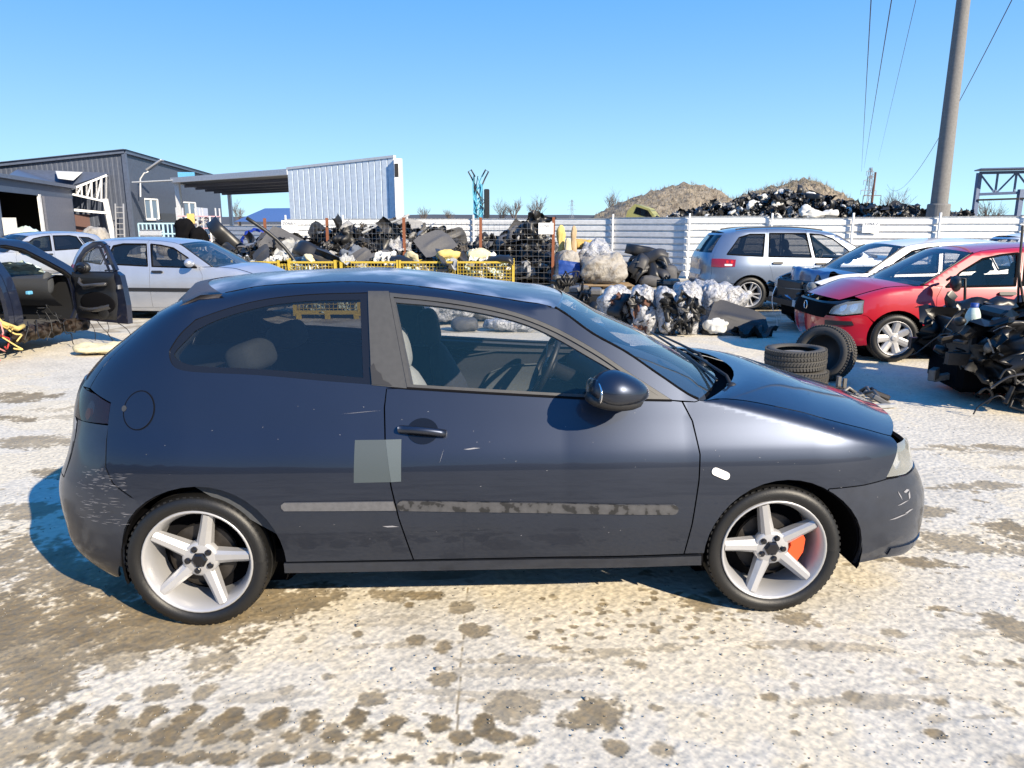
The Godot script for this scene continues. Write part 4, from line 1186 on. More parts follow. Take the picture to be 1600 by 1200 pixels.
func other_cars() -> void:
	# silver hatchback, left of the middle
	make_car("hatchback_car", "silver five-door car with black side strips behind the wreck's open door", Vector3(-7.35, 0, -14.0), -0.1, HATCH, 0.955, M.silver, {"style": "cover", "mould": 0.55, "low": M.silver, "glass2": M.glass_mid, "glass": M.glass_mid, "seats": M.cloth_dark, "rims": M.alloy_dull})
	# silver saloon behind the wreck
	make_car("saloon_car", "silver car with dark windows facing left, behind the wreck and before the open shed", Vector3(-12.6, 0, -21.6), 4.2, HATCH, 0.98, M.silver2, {"style": "cover", "glass": M.glass_tint, "glass2": M.glass_tint, "screen": M.glass_tint, "mirror": M.white_paint})
	# blue-grey off-roader
	var s := make_car("off_roader", "blue-grey five-door off-roader with red tail lamps, parked before the white fence", Vector3(4.6, 0, -15.2), 0.02, SUV, 0.93, M.silver_blue, {"style": "multi", "glass2": M.glass_tint, "low": M.silver_blue, "sill": M.plastic, "mirror": M.plastic, "handle": M.plastic})
	var rl := B.new().sm(true)
	var c := car_shape(SUV, 0.93)
	for z: float in [1.0, -1.0]:
		var l := []
		for u: float in span(-0.45, 1.45, 12):
			var e := c.on(u, Shape.it(c.top, u), z, 0.0)
			l.append(e + Vector3(0, 0.035, -0.04 * z))
		rl = B.new().sm(true)
		rl.tube(l, 0.014, 6)
		part("roof_rail", rl, M.dark_steel, s)
	# white car with the crushed front
	var w := make_car("damaged_car", "white car with a crushed blue-black bonnet and its front torn open", Vector3(7.55, 0, -12.2), 3.2, HATCH, 0.96, M.white_paint, {"no_front": true, "crumple": true, "bonnet": M.blue_dent, "mirror": M.blue_hood, "style": "cover"})
	wrecked_nose(w, 0.96)
	# red hatchback
	var r := make_car("hatchback_car", "bright red hatchback facing left, between the crushed white car and the black wreck", Vector3(7.22, 0, -9.7), 3.10, HATCH, 0.955, M.red, {"style": "cover", "broken_mirror": true, "low": M.red, "cell": 0.06})
	var b := B.new().sm(true)
	var mx := 1.93
	b.lump(Vector3(mx, 1.0, -1.02), Vector3(0.06, 0.085, 0.10), 0.03, noise(6.0, 2, 3), 1.0, 16, 10)
	b.tube([Vector3(mx, 1.02, -0.82), Vector3(mx, 1.06, -0.9), Vector3(mx + 0.02, 1.06, -1.0), Vector3(mx - 0.08, 1.05, -1.06), Vector3(mx - 0.1, 0.92, -1.05), Vector3(mx - 0.12, 0.78, -1.04)], 0.016, 6)
	part("broken_mirror", b, M.black_soft, r)
	# behind on the right
	make_car("hatchback_car", "white car with a black tailgate window behind the crushed car, only its roof showing", Vector3(12.6, 0, -18.6), 0.12, HATCH, 0.97, M.white_paint, {"style": "cover", "glass2": M.glass_mid})
	make_car("saloon_car", "grey car half hidden between the red hatchback and the white car behind", Vector3(13.2, 0, -15.3), 3.2, HATCH, 0.94, M.silver2, {"style": "cover", "glass": M.glass_mid})


func wrecked_nose(w: Node3D, k: float) -> void:
	rng.seed = 31
	var b := B.new()
	b.box(Vector3(3.02 * k, 0.55, 0), Vector3(0.12, 0.5, 1.3), 0.02)
	b.box(Vector3(3.12 * k, 0.62, 0.1), Vector3(0.06, 0.34, 0.9), 0.02)
	part("radiator", b, M.black_soft, w)
	b = B.new()
	b.bar(Vector3(3.1 * k, 0.42, -0.62), Vector3(3.22 * k, 0.44, 0.6), 0.1, 0.09)
	b.bar(Vector3(2.9 * k, 0.78, -0.7), Vector3(3.12 * k, 0.74, 0.0), 0.06, 0.05)
	part("cross_member", b, M.dark_steel, w)
	for s: float in [1.0, -1.0]:
		b = B.new()
		for i in 10:
			b.at(xf(Vector3(rng.randf_range(2.9, 3.2) * k, rng.randf_range(0.35, 0.8), rng.randf_range(0.35, 0.75) * s), Vector3(rng.randf() * 3, rng.randf() * 3, rng.randf() * 3)))
			b.box(Vector3.ZERO, Vector3(rng.randf_range(0.06, 0.22), rng.randf_range(0.04, 0.12), rng.randf_range(0.05, 0.2)), 0.01)
		part("broken_lamp_housing", b, M.black_soft, w)
		b = B.new().sm(true).at(xf(Vector3(3.08 * k, 0.72, 0.6 * s)))
		b.lump(Vector3.ZERO, Vector3(0.08, 0.09, 0.12), 0.0, noise(1.0), 1.0, 14, 8)
		part("headlight", b, M.lamp_glass, w)
	b = B.new()
	b.box(Vector3(3.27 * k, 0.46, -0.42), Vector3(0.02, 0.1, 0.09))
	part("paper_tag", b, M.white, w)


# ---------------------------------------------------------------- the ground
func ground() -> void:
	var b := B.new()
	b.quad(Vector3(-2500, 0, -4000), Vector3(2500, 0, -4000), Vector3(2500, 0, 200), Vector3(-2500, 0, 200))
	var dirt := tex(noise(0.01, 6, 41), 1024, ramp([[0.0, Color(0.44, 0.40, 0.34)], [0.40, Color(0.58, 0.55, 0.49)], [0.52, Color(0.66, 0.64, 0.59)], [1.0, Color(0.72, 0.70, 0.66)]]))
	var bump := tex(noise(0.03, 5, 42), 1024, null, 5.0)
	var m := worn(mat(Color(1, 1, 1), 0.9), dirt, 0.13, bump, 0.6, true)
	var g := part("ground", b, m)
	g.set_meta("kind", "structure")
	# the yard's concrete close by, with its wet mud, footmarks and tyre prints
	var x0 := -7.5
	var z0 := -11.5
	var w := 15.0
	var d := 10.7
	var iw := 2048
	var ih := 1456
	var mud := PackedFloat32Array()
	mud.resize(iw * ih)
	var n1 := noise(0.006, 5, 51)
	var n2 := noise(0.035, 4, 52)
	var n3 := noise(0.15, 3, 53)
	var b1 := n1.get_image(iw, ih, false, false, false).get_data()
	var b2 := n2.get_image(iw, ih, false, false, false).get_data()
	var b3 := n3.get_image(iw, ih, false, false, false).get_data()
	var sx := iw / w
	var sz := ih / d
	var spots := []
	for e in MUD:
		spots.append(e)
	rng.seed = 77
	for i in 520:
		var x := rng.randf_range(-4.5, 4.5)
		var z := rng.randf_range(-4.6, -1.0)
		var r := rng.randf_range(0.008, 0.03)
		if rng.randf() < 0.12:
			r *= 1.9
		spots.append([x, z, r * rng.randf_range(0.8, 1.8), r, rng.randf_range(-0.6, 0.6), rng.randf_range(0.35, 0.85)])
	for e in spots:
		var cx: float = (e[0] - x0) * sx
		var cz: float = (e[1] - z0) * sz
		var rx: float = e[2] * sx
		var rz: float = e[3] * sz
		var ca := cos(e[4])
		var sa := sin(e[4])
		var rr := maxf(rx, rz) * 1.7 + 2
		var warp := 0.55 if rr > 14 else 0.35
		for y in range(maxi(0, int(cz - rr)), mini(ih, int(cz + rr))):
			for x in range(maxi(0, int(cx - rr)), mini(iw, int(cx + rr))):
				var dx := x - cx
				var dy := y - cz
				var u := (dx * ca + dy * sa) / rx
				var v := (dy * ca - dx * sa) / rz
				var k := y * iw + x
				var q := u * u + v * v + (b2[k] - 128) * 0.014 * warp + (b1[k] - 128) * 0.010 * warp + (b3[k] - 128) * 0.006
				if q < 1.0:
					var t: float = minf(1.0, (1.0 - q) * 1.9) * e[5]
					if t > mud[k]:
						mud[k] = t
	# the slab joint that runs towards us
	for y in range(int((-3.2 - z0) * sz), int((-1.2 - z0) * sz)):
		var cx := int((-0.19 + 0.02 * sin(y * 0.01) - x0) * sx)
		for q in 1:
			mud[y * iw + cx + q] = maxf(mud[y * iw + cx + q], 0.75 if b2[y * iw + cx] > 120 else 0.25)
	var px := PackedByteArray()
	px.resize(iw * ih * 3)
	for k in iw * ih:
		var a := b1[k] / 255.0
		var f := b3[k] / 255.0
		var c2 := b2[k] / 255.0
		var dry := 0.735 + 0.14 * (a - 0.5) + 0.14 * (f - 0.5) + 0.08 * (c2 - 0.5)
		var sandy := clampf((a - 0.52) * 2.2 + (c2 - 0.5) * 0.5, 0.0, 0.16)
		var r := dry * (1.0 - 0.07 * sandy)
		var g2 := dry * (0.965 - 0.16 * sandy)
		var bl := dry * (0.89 - 0.34 * sandy)
		var t := mud[k] * (0.72 + 0.5 * (f - 0.2))
		t = clampf(t, 0.0, 1.0)
		var wet := 0.40 + 0.18 * (c2 - 0.5) + 0.16 * (f - 0.5)
		r = lerpf(r, wet * 1.05, t)
		g2 = lerpf(g2, wet * 0.90, t)
		bl = lerpf(bl, wet * 0.64, t)
		if f > 0.80 and c2 > 0.55:
			r *= 0.62
			g2 *= 0.6
			bl *= 0.58
		px[k * 3] = int(clampf(r, 0, 1) * 255)
		px[k * 3 + 1] = int(clampf(g2, 0, 1) * 255)
		px[k * 3 + 2] = int(clampf(bl, 0, 1) * 255)
	var im := Image.create_from_data(iw, ih, false, Image.FORMAT_RGB8, px)
	var st := SurfaceTool.new()
	st.begin(Mesh.PRIMITIVE_TRIANGLES)
	var hn := noise(0.35, 3, 61)
	var nx := 150
	var nz := 107
	for j in nz + 1:
		for i in nx + 1:
			var fx := float(i) / nx
			var fz := float(j) / nz
			st.set_uv(Vector2(fx, fz))
			var edge := minf(minf(fx, 1 - fx), minf(fz, 1 - fz)) * 12.0
			st.add_vertex(Vector3(x0 + fx * w, 0.004 + clampf(edge, 0, 1) * 0.006 * (hn.get_noise_2d(x0 + fx * w, z0 + fz * d)), z0 + fz * d))
	for j in nz:
		for i in nx:
			var a := j * (nx + 1) + i
			for e in [a, a + 1, a + nx + 2, a, a + nx + 2, a + nx + 1]:
				st.add_index(e)
	st.generate_normals()
	var ym := mat(Color(1, 1, 1), 0.85)
	ym.albedo_texture = ImageTexture.create_from_image(im)
	ym.normal_enabled = true
	ym.uv1_scale = Vector3.ONE
	ym.heightmap_enabled = false
	ym.detail_enabled = true
	ym.detail_uv_layer = BaseMaterial3D.DETAIL_UV_1
	ym.normal_texture = ImageTexture.create_from_image(ground_normal(b2, b3, mud, iw, ih))
	ym.normal_scale = 1.0
	ym.detail_enabled = false
	var y := part("pavement", st.commit(), ym)
	y.set_meta("kind", "structure")
	rng.seed = 9
	var stone := B.new().sm(true).lump(Vector3.ZERO, Vector3(1, 0.6, 0.8), 0.3, noise(0.8, 2, 4), 1.0, 8, 5)
	for v in 2:
		var mm := MultiMesh.new()
		mm.transform_format = MultiMesh.TRANSFORM_3D
		mm.mesh = stone.done() if v == 0 else (get_node("gravel") as MultiMeshInstance3D).multimesh.mesh
		mm.instance_count = 3000
		for i in 3000:
			var r := rng.randf_range(0.0015, 0.0042) * (2.6 if rng.randf() < 0.03 else 1.0)
			var z := -1.25 - 7.5 * pow(rng.randf(), 1.8)
			mm.set_instance_transform(i, xf(Vector3(rng.randf_range(-1, 1) * (1.2 - z * 0.75), 0.007, z), Vector3(0, rng.randf() * TAU, 0), Vector3.ONE * r))
		var mi := MultiMeshInstance3D.new()
		mi.name = nm("gravel")
		mi.multimesh = mm
		mi.material_override = M.pebble if v == 0 else M.pebble_pale
		mi.set_meta("kind", "stuff")
		add_child(mi, true)


func ground_normal(b2: PackedByteArray, b3: PackedByteArray, mud: PackedFloat32Array, iw: int, ih: int) -> Image:
	var px := PackedByteArray()
	px.resize(iw * ih)
	for k in iw * ih:
		px[k] = int(clampf(b3[k] * 0.55 + b2[k] * 0.35 - mud[k] * 40.0 + 30, 0, 255))
	var im := Image.create_from_data(iw, ih, false, Image.FORMAT_L8, px)
	im.convert(Image.FORMAT_RGBA8)
	im.bump_map_to_normal_map(1.3)
	return im


# ---------------------------------------------------------------- fences, walls and buildings
func ribbed(a: Vector3, b: Vector3, y0: float, y1: float, n: int, deep: float) -> B:
	var m := B.new()
	var d := (b - a).normalized()
	var out := Vector3(-d.z, 0, d.x)
	if out.z < 0:
		out = -out
	var p := (y1 - y0) / n
	var rows := []
	for i in n:
		var y := y0 + i * p
		for e in [[0.0, 0.0], [0.62, 0.0], [0.70, 1.0], [0.93, 1.0]]:
			rows.append([y + p * e[0], deep * e[1]])
	rows.append([y1, 0.0])
	for i in rows.size() - 1:
		var o0: Vector3 = out * (0.02 - rows[i][1])
		var o1: Vector3 = out * (0.02 - rows[i + 1][1])
		m.quad(Vector3(a.x, rows[i][0], a.z) + o0, Vector3(b.x, rows[i][0], b.z) + o0, Vector3(b.x, rows[i + 1][0], b.z) + o1, Vector3(a.x, rows[i + 1][0], a.z) + o1)
	return m


func upright(a: Vector3, b: Vector3, y0: float, y1: float, y2: float, y3: float, step: float, deep: float) -> B:
	# a wall of upright ribs from a to b; top edge runs from y2 to y3, foot from y0 to y1
	var m := B.new()
	var d := b - a
	var l := d.length()
	d /= l
	var out := Vector3(-d.z, 0, d.x)
	var pts := []
	var n := int(l / step)
	for i in n:
		for e in [[0.0, 0.0], [0.1, 1.0], [0.42, 1.0], [0.52, 0.0]]:
			pts.append([(i + e[0]) / n, deep * e[1]])
	pts.append([1.0, 0.0])
	for i in pts.size() - 1:
		var p: Vector3 = a.lerp(b, pts[i][0]) + out * pts[i][1]
		var q: Vector3 = a.lerp(b, pts[i + 1][0]) + out * pts[i + 1][1]
		m.quad(Vector3(p.x, lerpf(y0, y1, pts[i][0]), p.z), Vector3(q.x, lerpf(y0, y1, pts[i + 1][0]), q.z), Vector3(q.x, lerpf(y2, y3, pts[i + 1][0]), q.z), Vector3(p.x, lerpf(y2, y3, pts[i][0]), p.z))
	return m


func text(s: String, size: float, m: Material, parent: Node3D, at: Vector3, turn := 0.0) -> void:
	var t := TextMesh.new()
	var f := SystemFont.new()
	f.font_names = PackedStringArray(["Droid Sans"])
	f.font_weight = 700
	t.font = f
	t.text = s
	t.font_size = 64
	t.pixel_size = size / 64.0
	t.depth = 0.004
	var o := part("lettering", t, m, parent, at)
	o.rotation.y = turn


func yard_sign(word: String, at: Vector3, turn: float, label: String, w := 0.62, h := 0.46) -> void:
	var o := thing("sign", label, "sign", at, turn)
	var b := B.new().box(Vector3.ZERO, Vector3(w, h, 0.012), 0.003)
	part("board", b, M.white_print, o)
	text(word, h * 0.30, M.print_grey, o, Vector3(0, h * 0.24, 0.008))
	for i in 2:
		b = B.new()
		rng.seed = 60 + i
		var x := -w * (0.40 if i == 0 else 0.3)
		while x < w * (0.38 if i == 0 else 0.28):
			var k := rng.randf_range(0.012, 0.03)
			b.box(Vector3(x + k / 2, -h * (0.06 + 0.2 * i), 0.0085), Vector3(k, 0.03, 0.003))
			x += k + rng.randf_range(0.01, 0.022)
		part("small_print", b, M.print_pale, o).set_meta("kind", "stuff")


func yard_fence() -> void:
	var o := thing("sheet_fence", "long white fence of ribbed metal sheets across the back of the yard", "fence")
	var ps := [Vector3(-12.670, 0.000, -31.725), Vector3(-8.326, 0.000, -27.836), Vector3(-6.175, 0.000, -27.631), Vector3(-3.799, 0.000, -27.427), Vector3(-1.383, 0.000, -27.119), Vector3(1.069, 0.000, -26.198), Vector3(3.345, 0.000, -25.073), Vector3(5.496, 0.000, -23.435), Vector3(7.834, 0.000, -22.821), Vector3(10.047, 0.000, -22.310), Vector3(12.317, 0.000, -21.798), Vector3(14.539, 0.000, -21.389), Vector3(17.017, 0.000, -21.082)]
	var tops := [1.62, 1.86, 1.87, 1.88, 1.88, 1.87, 1.90, 1.92, 1.86, 1.88, 1.90, 1.93, 1.94]
	for i in ps.size() - 1:
		var a: Vector3 = ps[i]
		var b: Vector3 = ps[i + 1]
		var d := (b - a).normalized() * 0.05
		part("fence_sheet", ribbed(a - d * 2.5, b - d, 0.06 + 0.01 * (i % 3), tops[i], 9, 0.05), M.white_sheet if i % 3 else M.white_sheet2, o)
	for i in ps.size():
		var b := B.new().box(ps[i] + Vector3(0, 1.0, 0.10), Vector3(0.055, 2.0, 0.055), 0.006)
		part("fence_post", b, M.white_sheet, o)
	var t := (ps[2] - ps[1]) as Vector3
	yard_sign("ZONA 1", Vector3(-8.130, 1.580, -27.734) + Vector3(0.0, 0, 0.2), atan2(-t.z, t.x), "small white sign on the left end of the white fence")
	t = ps[9] - ps[8]
	yard_sign("ZONA 2", Vector3(10.535, 1.600, -22.258) + Vector3(0, 0, 0.16), atan2(-t.z, t.x), "small white sign on the fence above the off-roader's bonnet and crushed car", 0.46, 0.34)
	# wire fence on rusty posts in front of the heap
	o = thing("wire_fence", "wire mesh fence on rusty posts in front of the scrap heap", "fence")
	var ws := [Vector3(-7.908, 0.000, -24.049), Vector3(-5.598, 0.000, -22.719), Vector3(-3.075, 0.000, -21.286), Vector3(-0.878, 0.000, -20.672), Vector3(1.107, 0.000, -20.365)]
	for w: Vector3 in ws:
		var b := B.new().bar(w, w + Vector3(0.02, 1.86, 0), 0.075, 0.075)
		part("fence_post", b, M.rust, o)
	for i in 4:
		var a: Vector3 = ws[i]
		var c: Vector3 = ws[i + 1]
		var b := B.new()
		var n := int(a.distance_to(c) / 0.15)
		for j in n:
			var p := a.lerp(c, (j + 0.5) / n)
			b.tube([p + Vector3(0, 0.05, 0), p + Vector3(0, 1.72, 0)], 0.0035, 3, -1.0, false)
		for j in 12:
			var y := 0.08 + j * 0.148
			b.tube([a + Vector3(0, y, 0), c + Vector3(0, y, 0)], 0.0035, 3, -1.0, false)
		part("wire_mesh", b, M.steel, o).set_meta("kind", "stuff")
	yard_sign("ZONA 1", Vector3(0.913, 1.560, -20.263), 0.0, "small white sign on the rightmost rusty post of the wire fence", 0.40, 0.30)


func buildings() -> void:
	# the large grey hall
	var k := Vector3(-21.213, 0.000, -41.958)
	var dr := Vector3(-0.166, 0, -0.986)
	var dl := Vector3(-0.986, 0, 0.166)
	var far := k + dr * 24.0
	var lft := k + dl * 14.0
	var o := thing("metal_hall", "big dark grey metal-clad hall with white-framed windows at the left", "building")
	part("side_wall", upright(far, k, 0, 0, 5.55, 5.57, 0.25, 0.010), M.clad, o)
	part("gable_wall", upright(k, lft, 0, 0, 5.57, 3.85, 0.25, 0.012), M.clad, o)
	part("back_wall", upright(far + dl * 14, far, 0, 0, 3.83, 5.55, 0.5, 0.02), M.clad, o)
	var b := B.new()
	b.quad(k + Vector3(0.3, 5.64, 0.3), far + Vector3(0.3, 5.62, -0.3), far + dl * 14 + Vector3(0, 3.9, 0), lft + Vector3(0, 3.92, 0.3))
	part("roof", b, M.clad_light, o)
	b = B.new()
	b.bar(k + Vector3(0.10, 5.55, 0.1), far + Vector3(0.10, 5.53, -0.1), 0.16, 0.22)
	part("roof_edge", b, M.clad_light, o)
	b = B.new()
	b.bar(k + Vector3(0.1, 5.56, 0.12), lft + Vector3(0, 3.84, 0.12), 0.16, 0.22)
	part("roof_edge", b, M.clad_light, o)
	b = B.new()
	b.bar(k + Vector3(0.04, 0, 0.04), k + Vector3(0.04, 5.45, 0.04), 0.2, 0.2)
	part("corner_strip", b, M.clad_light, o)
	var ry := atan2(-dr.z, dr.x)
	for w in [[3.1, 2.55, 1.9, 1.15, 3], [11.9, 2.65, 2.3, 1.05, 3]]:
		var wn := Node3D.new()
		wn.name = "window"
		o.add_child(wn, true)
		wn.position = k + dr * w[0] + Vector3(0, w[1], 0) + Vector3(0.986, 0, -0.166) * 0.05
		wn.rotation.y = PI / 2 - 0.166
		var ww: float = w[2]
		var hh: float = w[3]
		b = B.new()
		for e in [[0, hh / 2, ww, 0.09], [0, -hh / 2, ww, 0.09]]:
			b.box(Vector3(e[0], e[1], 0), Vector3(e[2], e[3], 0.1))
		for i in 4:
			b.box(Vector3(-ww / 2 + ww * i / 3.0, 0, 0.005), Vector3(0.09, hh, 0.1))
		b.box(Vector3(0, -hh / 2 - 0.07, 0.06), Vector3(ww + 0.2, 0.04, 0.2))
		part("window_frame", b, M.white_paint, wn)
		for i in 3:
			b = B.new().box(Vector3(-ww / 2 + ww * (i + 0.5) / 3.0, 0, -0.02), Vector3(ww / 3 - 0.09, hh - 0.09, 0.02))
			part("pane", b, M.pane, wn)
	for e in [[5.6, 9.4, 1.75, 0.6, M.clad_dark, "vent_strip"], [14.0, 18.5, 2.5, 2.9, M.white_paint, "roller_door"], [5.4, 9.6, 0.2, 1.6, M.clad_mid, "folding_door"]]:
		b = B.new()
		var a: Vector3 = k + dr * e[0]
		var c: Vector3 = k + dr * e[1]
		var off := Vector3(0.986, 0, -0.166) * 0.06
		var y0: float = e[2] - (e[3] if e[5] == "roller_door" else 0.0)
		b.quad(a + off + Vector3(0, maxf(0.0, y0), 0), c + off + Vector3(0, maxf(0.0, y0), 0), c + off + Vector3(0, maxf(0.0, y0) + e[3], 0), a + off + Vector3(0, maxf(0.0, y0) + e[3], 0))
		part(e[5], b, e[4], o)
	# lamp on a bracket beside the first window
	var lp := thing("yard_lamp", "floodlight on a bent bracket high on the grey hall's side wall", "lamp", k + dr * 1.5 + Vector3(0.2, 3.2, 0), 0.0)
	b = B.new().sm(true)
	b.tube([Vector3.ZERO, Vector3(0.1, 1.0, 0), Vector3(0.35, 1.3, 0), Vector3(0.6, 1.4, 0.0)], 0.04, 6)
	part("bracket", b, M.white_paint, lp)
	b = B.new().at(xf(Vector3(1.0, 1.75, 0), Vector3(0, 0, 0.55))).box(Vector3.ZERO, Vector3(1.1, 0.1, 0.4), 0.03)
	part("lamp_head", b, M.alloy_dull, lp)
	# ladder against the gable
	var ld := thing("ladder", "pale metal ladder leaning on the grey hall's gable by the open bay", "ladder", Vector3(-21.158, 0.000, -40.423), 0.1)
	b = B.new()
	for s in [-0.21, 0.21]:
		b = B.new().bar(Vector3(s, 0, 0), Vector3(s, 2.75, -0.5), 0.06, 0.06)
		part("rail", b, M.alloy, ld)
	for i in 9:
		b = B.new().bar(Vector3(-0.2, 0.25 + i * 0.29, -0.05 - i * 0.052), Vector3(0.2, 0.25 + i * 0.29, -0.05 - i * 0.052), 0.04, 0.04)
		part("rung", b, M.alloy, ld)
	# low shed with a sliding door, its front running away from us
	o = thing("workshop_shed", "low dark shed with a wide black doorway at the left edge", "building")
	var s0 := Vector3(-18.339, 0.000, -22.719)
	var s1 := Vector3(-22.951, 0.000, -39.605)
	var sd := (s1 - s0).normalized()
	var inn := Vector3(sd.z, 0, -sd.x)
	if inn.x > 0:
		inn = -inn
	var seg := func(u0: float, u1: float, y0: float, y1: float, off: float) -> B:
		var m := B.new()
		var a := s0.lerp(s1, u0) - inn * off
		var c := s0.lerp(s1, u1) - inn * off
		m.quad(a + Vector3(0, y0, 0), c + Vector3(0, y0, 0), c + Vector3(0, y1, 0), a + Vector3(0, y1, 0))
		m.quad(a + inn * 0.1 + Vector3(0, y0, 0), c + inn * 0.1 + Vector3(0, y0, 0), c + inn * 0.1 + Vector3(0, y1, 0), a + inn * 0.1 + Vector3(0, y1, 0))
		m.quad(a + Vector3(0, y0, 0), a + inn * 0.1 + Vector3(0, y0, 0), a + inn * 0.1 + Vector3(0, y1, 0), a + Vector3(0, y1, 0))
		m.quad(c + Vector3(0, y0, 0), c + inn * 0.1 + Vector3(0, y0, 0), c + inn * 0.1 + Vector3(0, y1, 0), c + Vector3(0, y1, 0))
		return m
	part("front_wall", seg.call(0.0, 0.44, 0.0, 3.3, 0.0), M.clad_blue, o)
	part("door_head", seg.call(0.0, 1.0, 2.95, 3.55, 0.02), M.clad_blue2, o)
	part("door_jamb", seg.call(0.70, 0.715, 0.0, 3.0, 0.05), M.white_paint, o)
	part("sliding_door", seg.call(0.725, 0.97, 0.0, 2.95, 0.12), M.clad_mid, o)
	part("front_wall", seg.call(0.93, 1.0, 0.0, 3.3, 0.0), M.clad_blue2, o)
	b = B.new()
	b.bar(s0 - inn * 0.15 + Vector3(0, 3.55, 0), s1 - inn * 0.15 + Vector3(0, 3.55, 0), 0.2, 0.16)
	part("eaves", b, M.clad_light, o)
	b = B.new()
	b.quad(s0 + Vector3(0, 3.64, 0), s1 + Vector3(0, 3.64, 0), s1 + inn * 9 + Vector3(0, 5.2, 0), s0 + inn * 9 + Vector3(0, 5.2, 0))
	part("roof", b, M.clad_light, o)
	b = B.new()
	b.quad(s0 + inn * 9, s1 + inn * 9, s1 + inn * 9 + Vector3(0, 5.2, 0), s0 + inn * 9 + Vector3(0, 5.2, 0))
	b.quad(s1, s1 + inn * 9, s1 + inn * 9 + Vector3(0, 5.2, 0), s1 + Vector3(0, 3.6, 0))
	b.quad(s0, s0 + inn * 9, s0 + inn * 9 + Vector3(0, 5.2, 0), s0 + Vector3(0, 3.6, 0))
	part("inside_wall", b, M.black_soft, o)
	b = B.new().box(Vector3(-20.179, 1.550, -29.985) + Vector3(0.25, 0, 0.1), Vector3(0.55, 0.75, 0.03))
	tag(part("notice", b, M.white), "white sheet of paper on the low shed's wall left of the black doorway", "notice")
	# open bay between shed and hall
	o = thing("open_bay", "open bay roof on a white steel truss between the shed and the hall", "canopy")
	var ra := s1 + Vector3(0, 3.62, 0)
	var rb := Vector3(-21.818, 4.400, -41.549)
	var rc := Vector3(-26.369, 4.550, -40.833)
	var rd := s0.lerp(s1, 0.55) + Vector3(0, 3.62, 0) + inn * 0.3
	b = B.new()
	b.quad(ra, rb, rc, rd)
	b.quad(ra - Vector3(0, 0.07, 0), rb - Vector3(0, 0.07, 0), rc - Vector3(0, 0.07, 0), rd - Vector3(0, 0.07, 0))
	part("bay_roof", b, M.clad_light, o)
	b = B.new()
	var up := Vector3(0, 0.03, 0)
	var bl := func(u: float, v: float) -> Vector3:
		return rd.lerp(ra, u).lerp(rc.lerp(rb, u), v) + up
	b.quad(bl.call(0.62, 0.30), bl.call(0.86, 0.28), bl.call(0.72, 0.92), bl.call(0.42, 0.90))
	part("skylight_sheet", b, M.white, o)
	var t0 := s1 + Vector3(0, 3.45, 0)
	var t1 := Vector3(-21.848, 4.250, -41.140)
	var u1 := Vector3(-21.913, 2.850, -40.935)
	b = B.new()
	b.bar(t0, t1, 0.1, 0.1)
	b.bar(s1 + Vector3(0, 3.2, 0), u1, 0.1, 0.1)
	for i in 7:
		var f0 := (i + 0.0) / 7
		var f1 := (i + 1.0) / 7
		b.bar(t0.lerp(t1, f1), (s1 + Vector3(0, 3.2, 0)).lerp(u1, f0 if i % 2 else f1), 0.06, 0.06)
		b.bar(t0.lerp(t1, f1), (s1 + Vector3(0, 3.2, 0)).lerp(u1, f1), 0.06, 0.06)
	part("truss", b, M.white_paint, o)
	b = B.new().bar(Vector3(-21.893, 3.000, -40.833), Vector3(-21.615, 0.000, -40.833), 0.2, 0.2)
	part("post", b, M.white_paint, o)
	b = B.new().bar(s1 + Vector3(0, 2.4, 0), Vector3(-21.789, 2.250, -40.833), 0.12, 0.12)
	part("cross_bar", b, M.white_paint, o)
	b = B.new()
	b.quad(s1 + inn * 2.5, Vector3(-23.117, 0.000, -41.856), Vector3(-23.117, 2.200, -41.856), s1 + inn * 2.5 + Vector3(0, 2.2, 0))
	part("brick_partition", b, M.brick, o)
	# open canopy beside the hall
	o = thing("open_canopy", "flat dark canopy on pale posts between the hall and the ribbed white wall", "canopy")
	var ca := Vector3(-18.454, 3.900, -41.447)
	var cb := Vector3(-10.170, 3.900, -34.795)
	var cd := Vector3(-21.710, 3.900, -58.332)
	var cc := cb + (cd - ca)
	b = B.new()
	for y in [0.0, 0.22]:
		b.quad(ca + Vector3(0, y, 0), cb + Vector3(0, y, 0), cc + Vector3(0, y, 0), cd + Vector3(0, y, 0))
	part("canopy_deck", b, M.clad_dark, o)
	for e in [[ca, cb], [ca, cd], [cd, cc], [cb, cc]]:
		b = B.new().bar(e[0] + Vector3(0, 0.1, 0), e[1] + Vector3(0, 0.1, 0), 0.2, 0.26)
		part("edge_beam", b, M.pale_steel, o)
	for i in 5:
		var f := (i + 1) / 6.0
		b = B.new().bar(ca.lerp(cd, f) - Vector3(0, 0.08, 0), cb.lerp(cc, f) - Vector3(0, 0.08, 0), 0.12, 0.16)
		part("joist", b, M.clad_mid, o)
	for e in [ca + (cd - ca) * 0.01 + Vector3(0.2, 0, 0), cd]:
		b = B.new().bar(Vector3(e.x, 0, e.z), e, 0.24, 0.24)
		part("post", b, M.pale_steel, o)
	b = B.new().bar(ca + Vector3(-2.3, 0.02, -0.5), ca + Vector3(0.2, 0.1, 0), 0.5, 0.05)
	part("gutter_end", b, M.pale_steel, o)
	b = B.new().box(ca + Vector3(0.35, 0.42, -1.0), Vector3(0.9, 0.34, 0.1))
	tag(part("roof_banner", b, M.sky_blue), "pale blue and white board standing behind the canopy's front edge", "board")
	# tall ribbed wall
	o = thing("ribbed_wall", "tall white wall of upright metal panels standing behind the scrap heap", "wall")
	var wa := Vector3(-9.780, 0.000, -33.362)
	var wb := Vector3(-4.649, 0.000, -30.394)
	var wd := (wb - wa).normalized()
	var wo := Vector3(-wd.z, 0, wd.x)
	if wo.z < 0:
		wo = -wo
